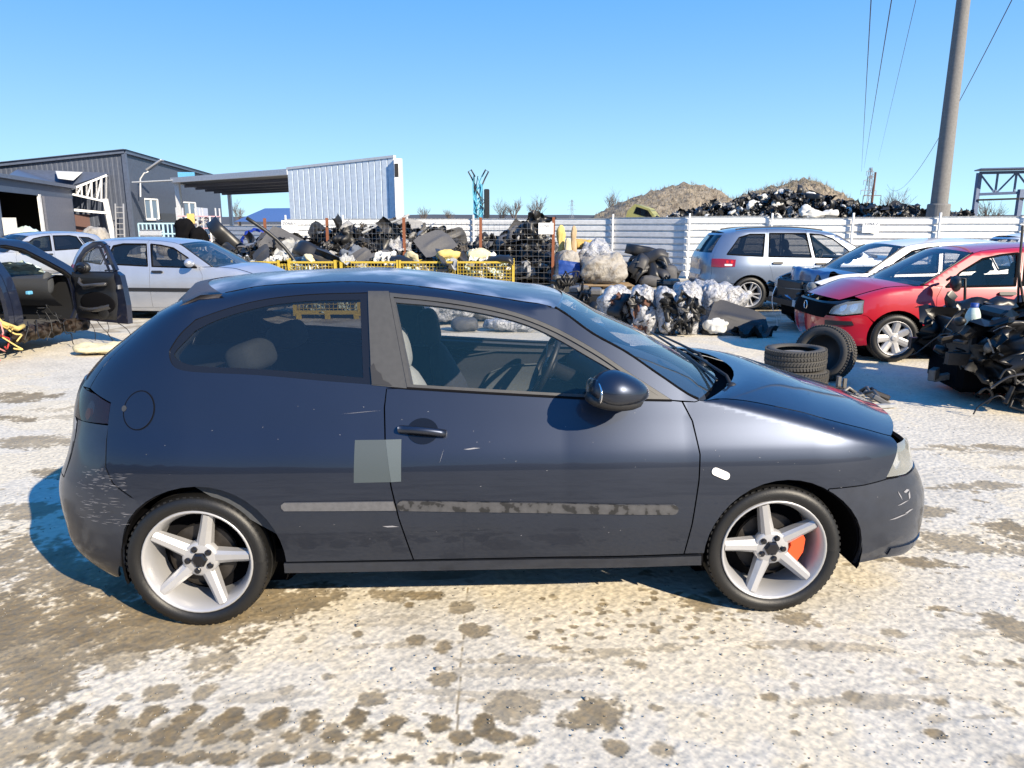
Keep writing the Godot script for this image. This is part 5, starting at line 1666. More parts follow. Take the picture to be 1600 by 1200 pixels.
	for i in 18:
		var p := wa.lerp(wb, i / 18.0)
		var q := wa.lerp(wb, (i + 1) / 18.0)
		b = B.new()
		var y0 := 4.0 + i * 0.0145
		var a2 := p + wd * 0.03
		var c2 := q - wd * 0.03
		b.quad(a2 + wo * 0.05, c2 + wo * 0.05, c2 + wo * 0.05 + Vector3(0, y0, 0), a2 + wo * 0.05 + Vector3(0, y0, 0))
		b.quad(p, a2 + wo * 0.05, a2 + wo * 0.05 + Vector3(0, y0, 0), p + Vector3(0, y0, 0))
		b.quad(c2 + wo * 0.05, q, q + Vector3(0, y0, 0), c2 + wo * 0.05 + Vector3(0, y0, 0))
		part("wall_panel", b, M.white_cool, o)
	b = B.new().bar(wa + Vector3(0, 4.04, 0), wb + Vector3(0, 4.29, 0), 0.16, 0.10)
	part("wall_cap", b, M.pale_steel, o)
	b = B.new().bar(wb + wd * 0.18, wb + wd * 0.18 + Vector3(0, 4.2, 0), 0.34, 0.30)
	part("end_post", b, M.white_paint, o)
	b = B.new().box(wb + wd * 0.12 + Vector3(0, 3.75, 0.2), Vector3(0.14, 0.5, 0.05))
	part("bracket", b, M.dark_steel, o)
	# blue roofed shed far behind
	o = thing("blue_roofed_shed", "far shed with a blue metal roof seen under the canopy", "building")
	b = B.new()
	var fa := Vector3(-27.172, 1.900, -73.683)
	var fb := Vector3(-20.574, 1.900, -71.636)
	b.quad(fa, fb, fb + Vector3(0, 1.35, -4), fa + Vector3(1.8, 1.35, -4))
	part("roof", b, M.blue_sheet, o)
	b = B.new().box(fa.lerp(fb, 0.5) + Vector3(0.6, -1.2, -3), Vector3(5.0, 1.4, 1.0))
	part("wall", b, M.black_soft, o)
	for i in 3:
		b = B.new().bar(fa.lerp(fb, 0.1 + i * 0.4) + Vector3(0, -1.9, 0), fa.lerp(fb, 0.1 + i * 0.4), 0.15, 0.15)
		part("post", b, M.dark_steel, o)
	# steel frame at the right edge
	o = thing("steel_frame", "blue-grey steel roof frame with lattice girder at the right edge", "steel frame")
	var ga := Vector3(21.287, 0.000, -34.795)
	var gb := Vector3(26.713, 0.000, -32.748)
	var ht := 3.95
	b = B.new()
	part("top_chord", B.new().bar(ga + Vector3(0, ht, 0), gb + Vector3(0, ht, 0), 0.14, 0.12), M.frame_blue, o)
	part("bottom_chord", B.new().bar(ga + Vector3(0, ht - 0.95, 0), gb + Vector3(0, ht - 0.75, 0), 0.14, 0.12), M.frame_blue, o)
	part("roof_sheet", B.new().bar(ga + Vector3(-0.1, ht + 0.14, 0), gb + Vector3(0, ht + 0.14, 0), 1.4, 0.05), M.frame_blue, o)
	for i in 8:
		var f0 := i / 8.0
		var f1 := (i + 1) / 8.0
		part("web_bar", B.new().bar(ga.lerp(gb, f0) + Vector3(0, ht - (0.95 if i % 2 else 0.0), 0), ga.lerp(gb, f1) + Vector3(0, ht - (0.0 if i % 2 else 0.92), 0), 0.07, 0.07), M.frame_blue, o)
		part("web_bar", B.new().bar(ga.lerp(gb, f1) + Vector3(0, ht, 0), ga.lerp(gb, f1) + Vector3(0, ht - 0.88, 0), 0.07, 0.07), M.frame_blue, o)
	part("column", B.new().bar(ga, ga + Vector3(0, ht, 0), 0.18, 0.18), M.frame_blue, o)
	part("column", B.new().bar(Vector3(22.886, 0.000, -34.181), Vector3(22.886, 3.200, -34.181), 0.2, 0.2), M.frame_blue, o)
	part("tie_bar", B.new().bar(ga + Vector3(0, 2.75, 0.1), gb + Vector3(0, 2.9, 0.1), 0.08, 0.08), M.dark_steel, o)
	# blue grab of a crane standing upright
	o = thing("crane_grab", "upright blue hydraulic grab with black hoses behind the fence", "grab", Vector3(-1.294, 0.000, -31.725))
	for s in [-1, 1]:
		b = B.new().bar(Vector3(-0.12 + s * 0.16, 0, 0), Vector3(-0.12 + s * 0.12, 3.3, 0), 0.09, 0.14)
		part("arm", b, M.grab_blue, o)
		b = B.new().sm(true)
		b.tube([Vector3(-0.1 + s * 0.12, 3.2, 0), Vector3(-0.1 + s * 0.28, 3.55, 0), Vector3(-0.1 + s * 0.42, 3.8, 0), Vector3(-0.1 + s * 0.3, 3.88, 0), Vector3(-0.1 + s * 0.14, 3.6, 0)], 0.035, 6)
		part("hydraulic_hose", b, M.black_soft, o)
	for i in 7:
		b = B.new().bar(Vector3(-0.28, 0.5 + i * 0.42, 0), Vector3(0.04, 0.72 + i * 0.42, 0), 0.05, 0.06)
		part("brace", b, M.grab_blue2 if i % 2 else M.grab_blue, o)
	rng.seed = 8
	for i in 6:
		var pts := []
		for j in 6:
			pts.append(Vector3(rng.randf_range(-0.35, 0.2), 3.6 - j * 0.45 + rng.randf_range(-0.1, 0.1), 0.1))
		b = B.new().sm(true)
		b.tube(pts, 0.018, 5)
		part("hydraulic_hose", b, M.grab_blue2 if i % 2 else M.black_soft, o)
	b = B.new().box(Vector3(0.24, 1.6, 0), Vector3(0.22, 3.0, 0.3), 0.03)
	part("cylinder", b, M.black_soft, o)


# ---------------------------------------------------------------- far things
func tree(at: Vector3, h: float, sd: int, label: String) -> void:
	var o := thing("bare_tree", label, "tree", at, 0.0, "bare trees beyond the fence")
	rng.seed = sd
	var trunk := B.new().sm(true)
	trunk.tube([Vector3.ZERO, Vector3(0.02, h * 0.15, 0), Vector3(0, h * 0.32, 0)], h * 0.022, 6, h * 0.014)
	part("trunk", trunk, M.bark, o)
	var tw := B.new().sm(true)
	var grow_ := func(me: Callable, p: Vector3, d: Vector3, l: float, r: float, lvl: int) -> void:
		var q := p + d * l * 0.5 + Vector3(rng.randf_range(-1, 1), 0, rng.randf_range(-1, 1)) * l * 0.05
		var e := p + d * l
		tw.tube([p, q, e], r, 4 if lvl < 2 else 3, r * 0.55, false)
		if lvl >= 4:
			return
		for i in (4 if lvl < 2 else 3):
			var nd := (d + Vector3(rng.randf_range(-1, 1), rng.randf_range(-0.1, 0.55), rng.randf_range(-1, 1)) * 0.62).normalized()
			me.call(me, p.lerp(e, rng.randf_range(0.45, 1.0)), nd, l * rng.randf_range(0.55, 0.78), r * 0.58, lvl + 1)
	for i in 7:
		var a := TAU * i / 7 + rng.randf()
		grow_.call(grow_, Vector3(0, h * rng.randf_range(0.16, 0.32), 0), Vector3(cos(a) * 0.25, 1.0, sin(a) * 0.25).normalized(), h * rng.randf_range(0.26, 0.36), h * 0.011, 1)
	part("crown", tw, M.bark, o)


func mound(called: String, label: String, c: Vector3, rx: float, rz: float, pts: Array, sd: int) -> void:
	# a heap of earth: its skyline from (across, height) points
	var o := thing(called, label, "earth mound", c)
	var sky := PackedVector2Array()
	for e in pts:
		sky.append(Vector2(e[0], e[1]))
	var n1 := noise(0.5, 5, sd)
	n1.fractal_type = FastNoiseLite.FRACTAL_RIDGED
	var b := B.new().sm(true)
	var rows := []
	var nx := 90
	var nz := 40
	for j in nz + 1:
		var row := PackedVector3Array()
		for i in nx + 1:
			var x := lerpf(-rx, rx, float(i) / nx)
			var z := lerpf(-rz, rz, float(j) / nz)
			var hh := Shape.it(sky, x) * maxf(0.0, cos(clampf(z / rz, -1, 1) * PI / 2))
			var w := n1.get_noise_2d(x * 1.6, z * 1.6)
			row.append(Vector3(x, maxf(-0.1, hh + (w - 0.3) * 0.5 * minf(1.0, hh)), z))
		rows.append(row)
	b.sheet(rows)
	part("earth", b, M.soil, o)
	rng.seed = sd
	var mm := MultiMesh.new()
	mm.transform_format = MultiMesh.TRANSFORM_3D
	var tuft := B.new()
	for i in 7:
		var a := rng.randf() * TAU
		var d := Vector3(cos(a), 0, sin(a))
		tuft.tri(d * 0.02 + Vector3(d.z, 0, -d.x) * 0.012, d * 0.02 - Vector3(d.z, 0, -d.x) * 0.012, d * rng.randf_range(0.06, 0.2) + Vector3(0, rng.randf_range(0.18, 0.42), 0))
	mm.mesh = tuft.done()
	var ts := []
	for i in 1500:
		var x := rng.randf_range(-rx, rx)
		var z := rng.randf_range(-0.2 * rz, rz)
		var hh := Shape.it(sky, x) * maxf(0.0, cos(clampf(z / rz, -1, 1) * PI / 2))
		var w := n1.get_noise_2d(x * 1.6, z * 1.6)
		hh += (w - 0.3) * 0.5 * minf(1.0, hh)
		if hh > 0.5:
			ts.append(xf(Vector3(x, hh - 0.03, z), Vector3(0, rng.randf() * TAU, 0), Vector3.ONE * rng.randf_range(0.5, 1.3)))
	mm.instance_count = ts.size()
	for i in ts.size():
		mm.set_instance_transform(i, ts[i])
	var mi := MultiMeshInstance3D.new()
	mi.name = "dry_grass"
	mi.multimesh = mm
	mi.material_override = M.dry_grass
	mi.set_meta("kind", "stuff")
	o.add_child(mi, true)


func pylon_pole(at: Vector3, h: float, label: String) -> void:
	var o := thing("power_pole", label, "power pole", at, 0.25)
	part("mast", B.new().sm(true).tube([Vector3.ZERO, Vector3(0.3, h * 0.5, 0), Vector3(0.55, h, 0)], 0.36, 8, 0.2), M.rust_dark, o)
	for e in [[h * 0.93, -1.0, 0.1], [h * 0.62, -1.35, 1.25]]:
		var y: float = e[0]
		var x0: float = 0.55 * y / h
		part("crossarm", B.new().bar(Vector3(x0 + e[1] * h * 0.14, y - 0.2, 0), Vector3(x0 + e[2] * h * 0.14, y - 0.1, 0), 0.14, 0.14), M.rust_dark, o)
		part("stay", B.new().bar(Vector3(x0 + e[1] * h * 0.14, y - 0.2, 0), Vector3(x0, y + h * 0.05, 0), 0.06, 0.06), M.rust_dark, o)
		for s in [e[1], e[2]]:
			if absf(s) > 0.5:
				part("insulator", B.new().tube([Vector3(x0 + s * h * 0.14, y - 0.2, 0), Vector3(x0 + s * h * 0.14, y - 2.2, 0)], 0.10, 5), M.glass_green, o)


func lattice(at: Vector3, h: float, label: String) -> void:
	var o := thing("lattice_pylon", label, "pylon", at, 0.5)
	var b := B.new()
	var w := h * 0.08
	for sx in [-1, 1]:
		for sz in [-1, 1]:
			b.bar(Vector3(sx * w, 0, sz * w), Vector3(sx * w * 0.18, h, sz * w * 0.18), h * 0.008, h * 0.008)
	for i in 9:
		var f0 := i / 9.0
		var f1 := (i + 1) / 9.0
		for s in [-1, 1]:
			b.bar(Vector3(-s * w * (1 - 0.82 * f0), h * f0, w * (1 - 0.82 * f0)), Vector3(s * w * (1 - 0.82 * f1), h * f1, w * (1 - 0.82 * f1)), h * 0.005, h * 0.005)
	part("tower", b, M.far_steel, o)
	for e in [[0.62, 0.20], [0.78, 0.15], [0.93, 0.10]]:
		b = B.new()
		b.bar(Vector3(-h * e[1], h * e[0], 0), Vector3(h * e[1], h * e[0], 0), h * 0.009, h * 0.009)
		b.bar(Vector3(-h * e[1], h * e[0], 0), Vector3(0, h * (e[0] + 0.05), 0), h * 0.005, h * 0.005)
		b.bar(Vector3(h * e[1], h * e[0], 0), Vector3(0, h * (e[0] + 0.05), 0), h * 0.005, h * 0.005)
		for s in [-1, 1]:
			b.bar(Vector3(s * h * e[1], h * e[0], 0), Vector3(s * h * e[1], h * (e[0] - 0.07), 0), h * 0.005, h * 0.005)
		part("crossarm", b, M.far_steel, o)


func wire(a: Vector3, c: Vector3, sag: float, r: float, label: String) -> void:
	var pts := []
	for i in 25:
		var f := i / 24.0
		pts.append(a.lerp(c, f) - Vector3(0, sag * 4 * f * (1 - f), 0))
	var o := part("power_line", B.new().sm(true).tube(pts, r, 4, -1.0, false), M.wire)
	tag(o, label, "power line", "overhead power lines")


func far_things() -> void:
	# what stands behind the viewer: seen only as the dark band mirrored in the cars
	var bk := B.new().sm(true)
	var bn := noise(0.06, 3, 14)
	var ra := []
	for j in 5:
		var row := PackedVector3Array()
		for i in 61:
			var x := lerpf(-70, 60, i / 60.0)
			var h := 4.2 + 2.2 * bn.get_noise_1d(x * 2.0) + 2.4 * smoothstep(-6, -24, x)
			row.append(Vector3(x, h * sin(PI * j / 4.0), 27.0 + j * 2.5))
		ra.append(row)
	bk.sheet(ra)
	tag(part("earth_bank", bk, M.bank), "long dark bank behind the viewer, mirrored in the blue car's door", "bank")
	# low ridge on the horizon
	var b := B.new().sm(true)
	var n := noise(0.0012, 3, 3)
	var top := PackedVector3Array()
	var foot := PackedVector3Array()
	var back := PackedVector3Array()
	for i in 81:
		var x := -2600.0 + i * 65.0
		var h := 24.0 + 9.0 * n.get_noise_1d(x) - 4.0 * absf(x) / 2600.0
		foot.append(Vector3(x, -1, -1700))
		top.append(Vector3(x, h, -1900))
		back.append(Vector3(x, -1, -2300))
	b.sheet([foot, top, back])
	part("hills", b, M.far_hill).set_meta("kind", "structure")
	tree(Vector3(-17.870, 0.000, -153.507), 5.6, 11, "small bare tree furthest left, right of the tall ribbed wall")
	tree(Vector3(-13.209, 0.000, -158.623), 5.2, 12, "small bare tree just left of the blue grab")
	tree(Vector3(-1.809, 0.000, -133.039), 6.2, 13, "bare tree right of the blue grab, leftmost of a close pair")
	tree(Vector3(0.445, 0.000, -130.992), 6.6, 14, "bare tree right of the blue grab, second of a close pair")
	tree(Vector3(3.861, 0.000, -122.805), 6.6, 15, "bare tree standing alone above the sign on the rusty post")
	tree(Vector3(15.017, 0.000, -112.571), 6.6, 16, "bare tree at the foot of the left earth mound")
	tree(Vector3(-55.696, 0.000, -153.507), 6.2, 17, "bare tree glimpsed under the canopy beside its back post")
	tree(Vector3(31.043, 0.000, -61.403), 4.6, 18, "bare bush-like tree rising from the scrap hill beside the big pole")
	tree(Vector3(29.152, 0.000, -46.052), 3.4, 19, "small bare tree under the steel frame at the right")
	mound("earth_mound", "left grassy earth mound rising behind the white fence", Vector3(14.287, 0.000, -63.449), 15.0, 8.0, [[-15, 0.6], [-9, 1.5], [-5, 3.4], [-1.5, 4.55], [0.5, 4.8], [2.5, 4.4], [5, 3.2], [8, 2.4], [11, 1.8], [15, 0.5]], 21)
	mound("earth_mound", "right earth mound, its rounded top above the scrap hill", Vector3(21.913, 0.000, -57.309), 8.5, 6.0, [[-8.5, 0.6], [-5, 3.4], [-2.4, 4.3], [-0.5, 4.75], [0.8, 4.7], [2.2, 4.1], [4, 3.0], [8.5, 0.5]], 22)
	# big concrete pole
	var o := thing("concrete_pole", "huge tapering concrete power pole with a thick collar at its foot", "pole", Vector3(17.020, 0.000, -30.190))
	var pb := B.new().sm(true)
	var pr := PackedVector2Array()
	for i in 15:
		pr.append(Vector2(lerpf(0.315, 0.10, i / 14.0), 2.35 + i * 1.5))
	pb.lathe(pr, 32)
	part("shaft", pb, M.concrete_pole, o)
	pb = B.new().sm(false).lathe(v2([0.0, 0.0, 0.42, 0.0, 0.42, 2.42, 0.40, 2.46, 0.31, 2.47]), 32)
	part("collar", pb, M.concrete_pole, o)
	pylon_pole(Vector3(82.339, 0.000, -173.974), 13.2, "rust-brown power pole with crossarms left of the big concrete pole")
	lattice(Vector3(158.400, 0.000, -337.714), 26.0, "faint lattice pylon behind the rust-brown power pole")
	lattice(Vector3(56.609, 0.000, -716.364), 24.0, "tiny faint pylon on the horizon above the fence")
	wire(Vector3(11.657, 8.787, -26.000), Vector3(77.720, 13.073, -170.000), 0.0, 0.018, "leftmost power line, dropping steeply to the far power pole")
	wire(Vector3(12.322, 8.787, -26.000), Vector3(79.126, 14.039, -172.000), 0.0, 0.018, "second power line from the left, dropping to the far power pole")
	wire(Vector3(15.129, 9.880, -30.000), Vector3(82.145, 15.420, -172.000), 0.0, 0.011, "faintest power line, third from the left")
	wire(Vector3(24.967, 12.613, -40.000), Vector3(84.697, 10.424, -172.000), 4.5, 0.025, "power line passing behind the concrete pole with a deep sag")


# ---------------------------------------------------------------- scrap
func curvy(p: Array, n := 5) -> Array:
	var r := []
	for i in p.size() - 1:
		for j in n:
			r.append(p[i].cubic_interpolate(p[i + 1], p[maxi(i - 1, 0)], p[mini(i + 2, p.size() - 1)], float(j) / n))
	r.append(p[p.size() - 1])
	return r


var J := {}


## moulded plastic and sheet pieces that the heaps are made of
func junk_shapes() -> void:
	rng.seed = 101
	# a bumper: a long curved channel with returned ends
	for v in 3:
		var b := B.new().sm(true)
		var rows := []
		for i in 25:
			var f := i / 24.0 * 2 - 1
			var x := 0.78 * sin(f * 1.25) / sin(1.25)
			var z := -0.38 * pow(absf(f), 3.2) + 0.02 * sin(f * 9 + v)
			var row := PackedVector3Array()
			for e in [[-0.06, 0.22], [0.02, 0.2], [0.05, 0.1], [0.04 + 0.02 * v, 0.0], [0.05, -0.1], [0.0, -0.2], [-0.08, -0.22]]:
				row.append(Vector3(x, e[1] * (1.0 - 0.25 * absf(f)), z + e[0]))
			rows.append(row)
		b.sheet(rows)
		J["bumper%d" % v] = b.done()
	# a door card: plate with a raised armrest and a pocket
	for v in 3:
		var b := B.new().sm(true)
		var rows := []
		for i in 23:
			var row := PackedVector3Array()
			for j in 15:
				var x := lerpf(-0.48, 0.48, i / 22.0)
				var y := lerpf(-0.32, 0.32, j / 14.0)
				var z := 0.05 * exp(-pow((y - 0.02 - x * 0.15) / 0.05, 2)) * smoothstep(0.45, 0.2, absf(x))
				z -= 0.04 * exp(-pow((y + 0.2) / 0.07, 2) - pow(x / 0.3, 4))
				z += 0.03 * sin(x * 4 + v)
				var cx := x * (1.0 - 0.18 * smoothstep(0.1, 0.32, y) * (1.0 if x > 0 else 0.1))
				row.append(Vector3(cx, y - 0.05 * smoothstep(0.3, 0.48, absf(x)) * signf(y), z))
			rows.append(row)
		b.sheet(rows)
		J["card%d" % v] = b.done()
	# crumpled sheet
	for v in 4:
		var b := B.new().sm(true)
		var n := noise(1.6 + v * 0.4, 3, 200 + v)
		var rows := []
		for i in 17:
			var row := PackedVector3Array()
			for j in 13:
				var x := lerpf(-0.42, 0.42, i / 16.0)
				var y := lerpf(-0.3, 0.3, j / 12.0)
				row.append(Vector3(x + n.get_noise_2d(y * 2, x + 9) * 0.12, y + n.get_noise_2d(x * 2, y + 5) * 0.1, n.get_noise_2d(x * 1.5, y * 1.5) * 0.34 + (0.2 * x * x * (1 if v % 2 else -1))))
			rows.append(row)
		b.sheet(rows)
		J["sheet%d" % v] = b.done()
	# wheel-arch liner
	for v in 2:
		var b := B.new().sm(true)
		var rows := []
		for i in 21:
			var a := lerpf(0.1, PI - 0.1, i / 20.0)
			var r := 0.34 + 0.012 * (i % 4)
			rows.append(PackedVector3Array([Vector3(cos(a) * r, sin(a) * r, -0.12), Vector3(cos(a) * r, sin(a) * r, 0.02), Vector3(cos(a) * r, sin(a) * r, 0.12), Vector3(cos(a) * (r - 0.07), sin(a) * (r - 0.07), 0.14)]))
		b.sheet(rows)
		J["liner%d" % v] = b.done()
	# moulded box or duct
	for v in 3:
		var b := B.new()
		b.box(Vector3.ZERO, Vector3(0.42, 0.2, 0.26), 0.03)
		b.box(Vector3(0.12, 0.13, 0.02), Vector3(0.16, 0.1, 0.16), 0.02)
		b.sm(true).tube([Vector3(-0.2, 0.02, 0), Vector3(-0.34, 0.05, 0.02), Vector3(-0.42, -0.06, 0.08 * (v - 1))], 0.05, 8)
		b.sm(false)
		for i in 4:
			b.box(Vector3(-0.15 + i * 0.09, 0.0, 0.135), Vector3(0.02, 0.18, 0.02))
		J["duct%d" % v] = b.done()
	# foam or cloth lump
	for v in 2:
		var b := B.new().sm(true)
		b.lump(Vector3.ZERO, Vector3(0.34, 0.13, 0.25), 0.09, noise(2.5, 3, 300 + v), 1.0, 24, 14)
		J["foam%d" % v] = b.done()
	# long trim and bars
	for v in 2:
		var b := B.new().sm(true)
		var pts := []
		for i in 9:
			pts.append(Vector3(lerpf(-0.7, 0.7, i / 8.0), 0.08 * sin(i * 0.5 + v), 0.04 * cos(i * 0.7)))
		b.tube(pts, 0.03, 6)
		J["trim%d" % v] = b.done()
	# dashboard shell
	var d := B.new().sm(true)
	var rows2 := []
	for i in 25:
		var x := lerpf(-0.7, 0.7, i / 24.0)
		var hood := 0.07 * exp(-pow((x + 0.35) / 0.14, 2))
		rows2.append(PackedVector3Array([Vector3(x, 0.0, 0.25 - 0.1 * x * x), Vector3(x, 0.1 + hood, 0.1), Vector3(x, 0.12 + hood, -0.02), Vector3(x, 0.0, -0.1 - (0.05 if i % 6 < 3 else 0.0)), Vector3(x, -0.12, -0.08), Vector3(x, -0.25, 0.0)]))
	d.sheet(rows2)
	J["dash0"] = d.done()


const WORDS := {"bumper": ["car_bumper", "bumper"], "card": ["door_card", "door card"], "sheet": ["crumpled_panel", "panel"], "liner": ["arch_liner", "arch liner"], "duct": ["air_duct", "duct"], "foam": ["foam_block", "foam"], "trim": ["trim_strip", "trim strip"], "dash": ["dashboard_shell", "dashboard"]}


func scrap(kind: String, at: Vector3, rot: Vector3, m: Material, label: String, group: String, sc := 1.0) -> void:
	var w: Array = WORDS[kind.rstrip("0123456789")]
	var o := part(w[0], J[kind], m)
	o.position = at
	o.rotation = rot
	o.scale = Vector3.ONE * sc
	tag(o, label, w[1], group)


func debris(called: String, label: String, spots: Array, kinds: Array, mats: Array, sc0: float, sc1: float, sd: int, parent: Node3D = null) -> void:
	# the uncountable rest of a heap: small pieces by the hundred
	rng.seed = sd
	var root := parent
	if root == null:
		root = Node3D.new()
		root.name = nm(called)
		add_child(root, true)
		root.set_meta("label", label)
		root.set_meta("category", "scrap")
		root.set_meta("kind", "stuff")
	var lists := []
	for k in kinds.size():
		lists.append([])
	for p: Vector3 in spots:
		lists[rng.randi() % kinds.size()].append(xf(p, Vector3(rng.randf() * TAU, rng.randf() * TAU, rng.randf() * TAU), Vector3.ONE * rng.randf_range(sc0, sc1)))
	for k in kinds.size():
		var mm := MultiMesh.new()
		mm.transform_format = MultiMesh.TRANSFORM_3D
		mm.mesh = J[kinds[k]]
		mm.instance_count = lists[k].size()
		for i in lists[k].size():
			mm.set_instance_transform(i, lists[k][i])
		var mi := MultiMeshInstance3D.new()
		mi.name = "scrap_pieces"
		mi.multimesh = mm
		mi.material_override = mats[k % mats.size()]
		mi.set_meta("kind", "stuff")
		root.add_child(mi, true)


func heap_height(x: float, z: float) -> float:
	# main heap behind the wire fence
	var f := clampf((z + 26.0) / 5.0, 0, 1)
	var across := smoothstep(-10.5, -7.0, x) * smoothstep(2.2, 0.8, x)
	var h := 1.08 + 0.46 * exp(-pow((x + 4.2) / 1.3, 2)) + 0.12 * sin(x * 2.1) + 0.25 * exp(-pow((x - 0.6) / 0.8, 2))
	return across * h * sin(PI * clampf(f * 0.85 + 0.1, 0, 1))


func zone(x: float) -> String:
	for e in [[-7.6, "at its left end"], [-6.2, "left of centre"], [-4.6, "at its centre"], [-3.0, "right of middle post"], [-1.6, "under the grab"], [-0.3, "right of the grab"]]:
		if x < e[0]:
			return e[1]
	return "below the sign"


func main_heap() -> void:
	rng.seed = 404
	var n := noise(0.9, 4, 6)
	var b := B.new().sm(true)
	var rows := []
	for j in 25:
		var row := PackedVector3Array()
		for i in 61:
			var x := lerpf(-11.0, 2.4, i / 60.0)
			var z := lerpf(-26.2, -20.6, j / 24.0)
			row.append(Vector3(x, maxf(0.0, heap_height(x, z) * 0.85 + n.get_noise_2d(x * 1.5, z * 1.5) * 0.25), z))
		rows.append(row)
	b.sheet(rows)
	var core := part("scrap_heap", b, M.scrap_core)
	tag(core, "dark mass of scrap car plastic heaped behind the wire fence", "scrap")
	core.set_meta("kind", "stuff")
	var spots := []
	for i in 2000:
		var x := rng.randf_range(-10.5, 2.0)
		var z := rng.randf_range(-25.8, -20.9)
		spots.append(Vector3(x, heap_height(x, z) * rng.randf_range(0.75, 1.05) + rng.randf_range(-0.05, 0.12), z))
	debris("scrap_pieces", "loose small pieces of black and grey plastic all over the heap behind the wire fence", spots, ["sheet0", "sheet1", "duct0", "card0", "trim0", "liner0", "sheet2", "duct1", "foam0", "sheet3"], [M.scrap1, M.scrap2, M.black_soft, M.scrap1, M.scrap3, M.scrap2, M.scrap4, M.black_soft, M.scrap_pale, M.scrap2], 0.18, 0.5, 405)
	# the pieces one can make out
	var tones := [[M.scrap1, "black"], [M.scrap2, "dark grey"], [M.black_soft, "black"], [M.scrap3, "mid-grey"], [M.scrap_pale, "pale grey"]]
	var ks := ["bumper0", "bumper1", "bumper2", "card0", "card1", "card2", "sheet0", "sheet1", "sheet2", "liner0", "liner1", "duct0", "dash0", "sheet3", "trim0"]
	for i in 95:
		var x := rng.randf_range(-9.6, 1.6)
		var z := rng.randf_range(-24.0, -21.0)
		var k: String = ks[rng.randi() % ks.size()]
		var pick := rng.randf()
		var t: Array = tones[0] if pick < 0.36 else tones[2] if pick < 0.55 else tones[1] if pick < 0.78 else tones[3] if pick < 0.92 else tones[4]
		var word: String = WORDS[k.rstrip("0123456789")][1]
		scrap(k, Vector3(x, heap_height(x, z) + rng.randf_range(-0.02, 0.16), z), Vector3(rng.randf_range(-1.2, 0.9), rng.randf() * TAU, rng.randf_range(-0.9, 0.9)), t[0], "%s scrap %s, %s in the fenced heap, %s" % [t[1], word, "low down" if z > -21.9 else "mid-height" if z > -22.9 else "near the top", zone(x)], "%s %ss in the heap behind the wire fence" % [t[1], word], rng.randf_range(0.75, 1.1))
	# pieces with a place of their own
	scrap("card0", Vector3(-6.791, 1.000, -22.514), Vector3(-0.5, 0.3, -0.62), M.scrap3, "dark grey flat panel sloping down at the left end of the heap", "", 1.5)
	scrap("sheet3", Vector3(-6.143, 0.780, -21.389), Vector3(-0.6, 0.2, -0.6), M.grey_panel, "light grey rectangular liner panel sloping at the heap's left front", "", 1.25)
	scrap("bumper0", Vector3(-5.374, 0.750, -21.082), Vector3(-0.5, 0.2, -0.6), M.scrap1, "long black bumper sloping down right of the light grey liner panel", "", 1.25)
	scrap("card1", Vector3(-2.077, 1.180, -20.365), Vector3(-0.75, 0.5, 0.35), M.scrap3, "square dark grey carpeted panel in the middle of the heap", "", 1.15)
	scrap("trim1", Vector3(-3.991, 1.620, -23.026), Vector3(0, 0.2, 0.5), M.grey_panel, "long pale trim strip sticking up at the crest of the heap", "", 1.3)
	scrap("trim0", Vector3(-4.639, 1.450, -23.333), Vector3(0, 0.3, 0.42), M.grey_panel, "shorter pale trim strip left of the crest of the heap", "", 1.0)
	scrap("card2", Vector3(-3.228, 1.500, -23.742), Vector3(-0.4, 0.0, -0.1), M.scrap_pale, "pale grey curved shell on the crest behind the middle rusty post", "", 1.1)
	scrap("sheet1", Vector3(-3.165, 1.100, -21.286), Vector3(-0.6, 0.4, 0.2), M.film, "crumpled white plastic sheet in the middle of the heap", "", 0.7)
	scrap("sheet0", Vector3(-4.464, 0.820, -21.184), Vector3(-0.7, 0.1, 0.2), M.grey_blue, "crumpled blue-grey cloth low in the heap", "", 0.9)
	scrap("card0", Vector3(-3.137, 0.860, -18.011), Vector3(-0.9, 0.5, 0.3), M.scrap3, "dark grey carpeted board leaning over the yellow cages", "", 0.8)
	scrap("sheet2", Vector3(-2.617, 0.720, -17.909), Vector3(-0.9, -0.2, 0.2), M.white, "white bent panel beside the dark grey carpeted board", "", 0.7)
	scrap("bumper2", Vector3(-4.751, 0.720, -17.807), Vector3(-0.7, 0.2, 0.1), M.scrap1, "black bumper end poking up behind the blue car's roof", "", 0.8)
	scrap("trim0", Vector3(-5.366, 1.050, -17.397), Vector3(0, 0.1, -0.82), M.black_soft, "long black strut leaning across the left yellow cage", "", 1.5)
	scrap("sheet2", Vector3(0.674, 1.550, -20.877), Vector3(0.1, 0.2, 1.2), M.scrap1, "big black curved panel standing up behind the sign on the rusty post", "", 1.1)
	scrap("liner0", Vector3(0.215, 1.280, -21.082), Vector3(-0.4, 0.4, 0.3), M.scrap3, "grey arch liner on top of the heap left of the sign", "", 1.0)
	scrap("liner1", Vector3(-8.348, 1.020, -24.561), Vector3(-0.2, 0.1, 0.0), M.blue_plastic, "bright blue arch liner on the heap's left end", "", 1.4)
	# heap by the hall
	var s2 := []
	for i in 160:
		var p: Vector3 = Vector3(-10.513, 0.000, -26.608).lerp(Vector3(-7.640, 0.000, -23.538), rng.randf()) + Vector3(rng.randf_range(-0.6, 0.6), 0, rng.randf_range(-1, 1))
		s2.append(p + Vector3(0, rng.randf_range(0.1, 0.75), 0))
	debris("scrap_pieces", "low pile of dark scrap between the silver car and the wire fence", s2, ["sheet0", "card1", "bumper1", "duct2", "trim1"], [M.scrap1, M.scrap2, M.scrap3, M.black_soft, M.scrap2], 0.4, 1.0, 406)
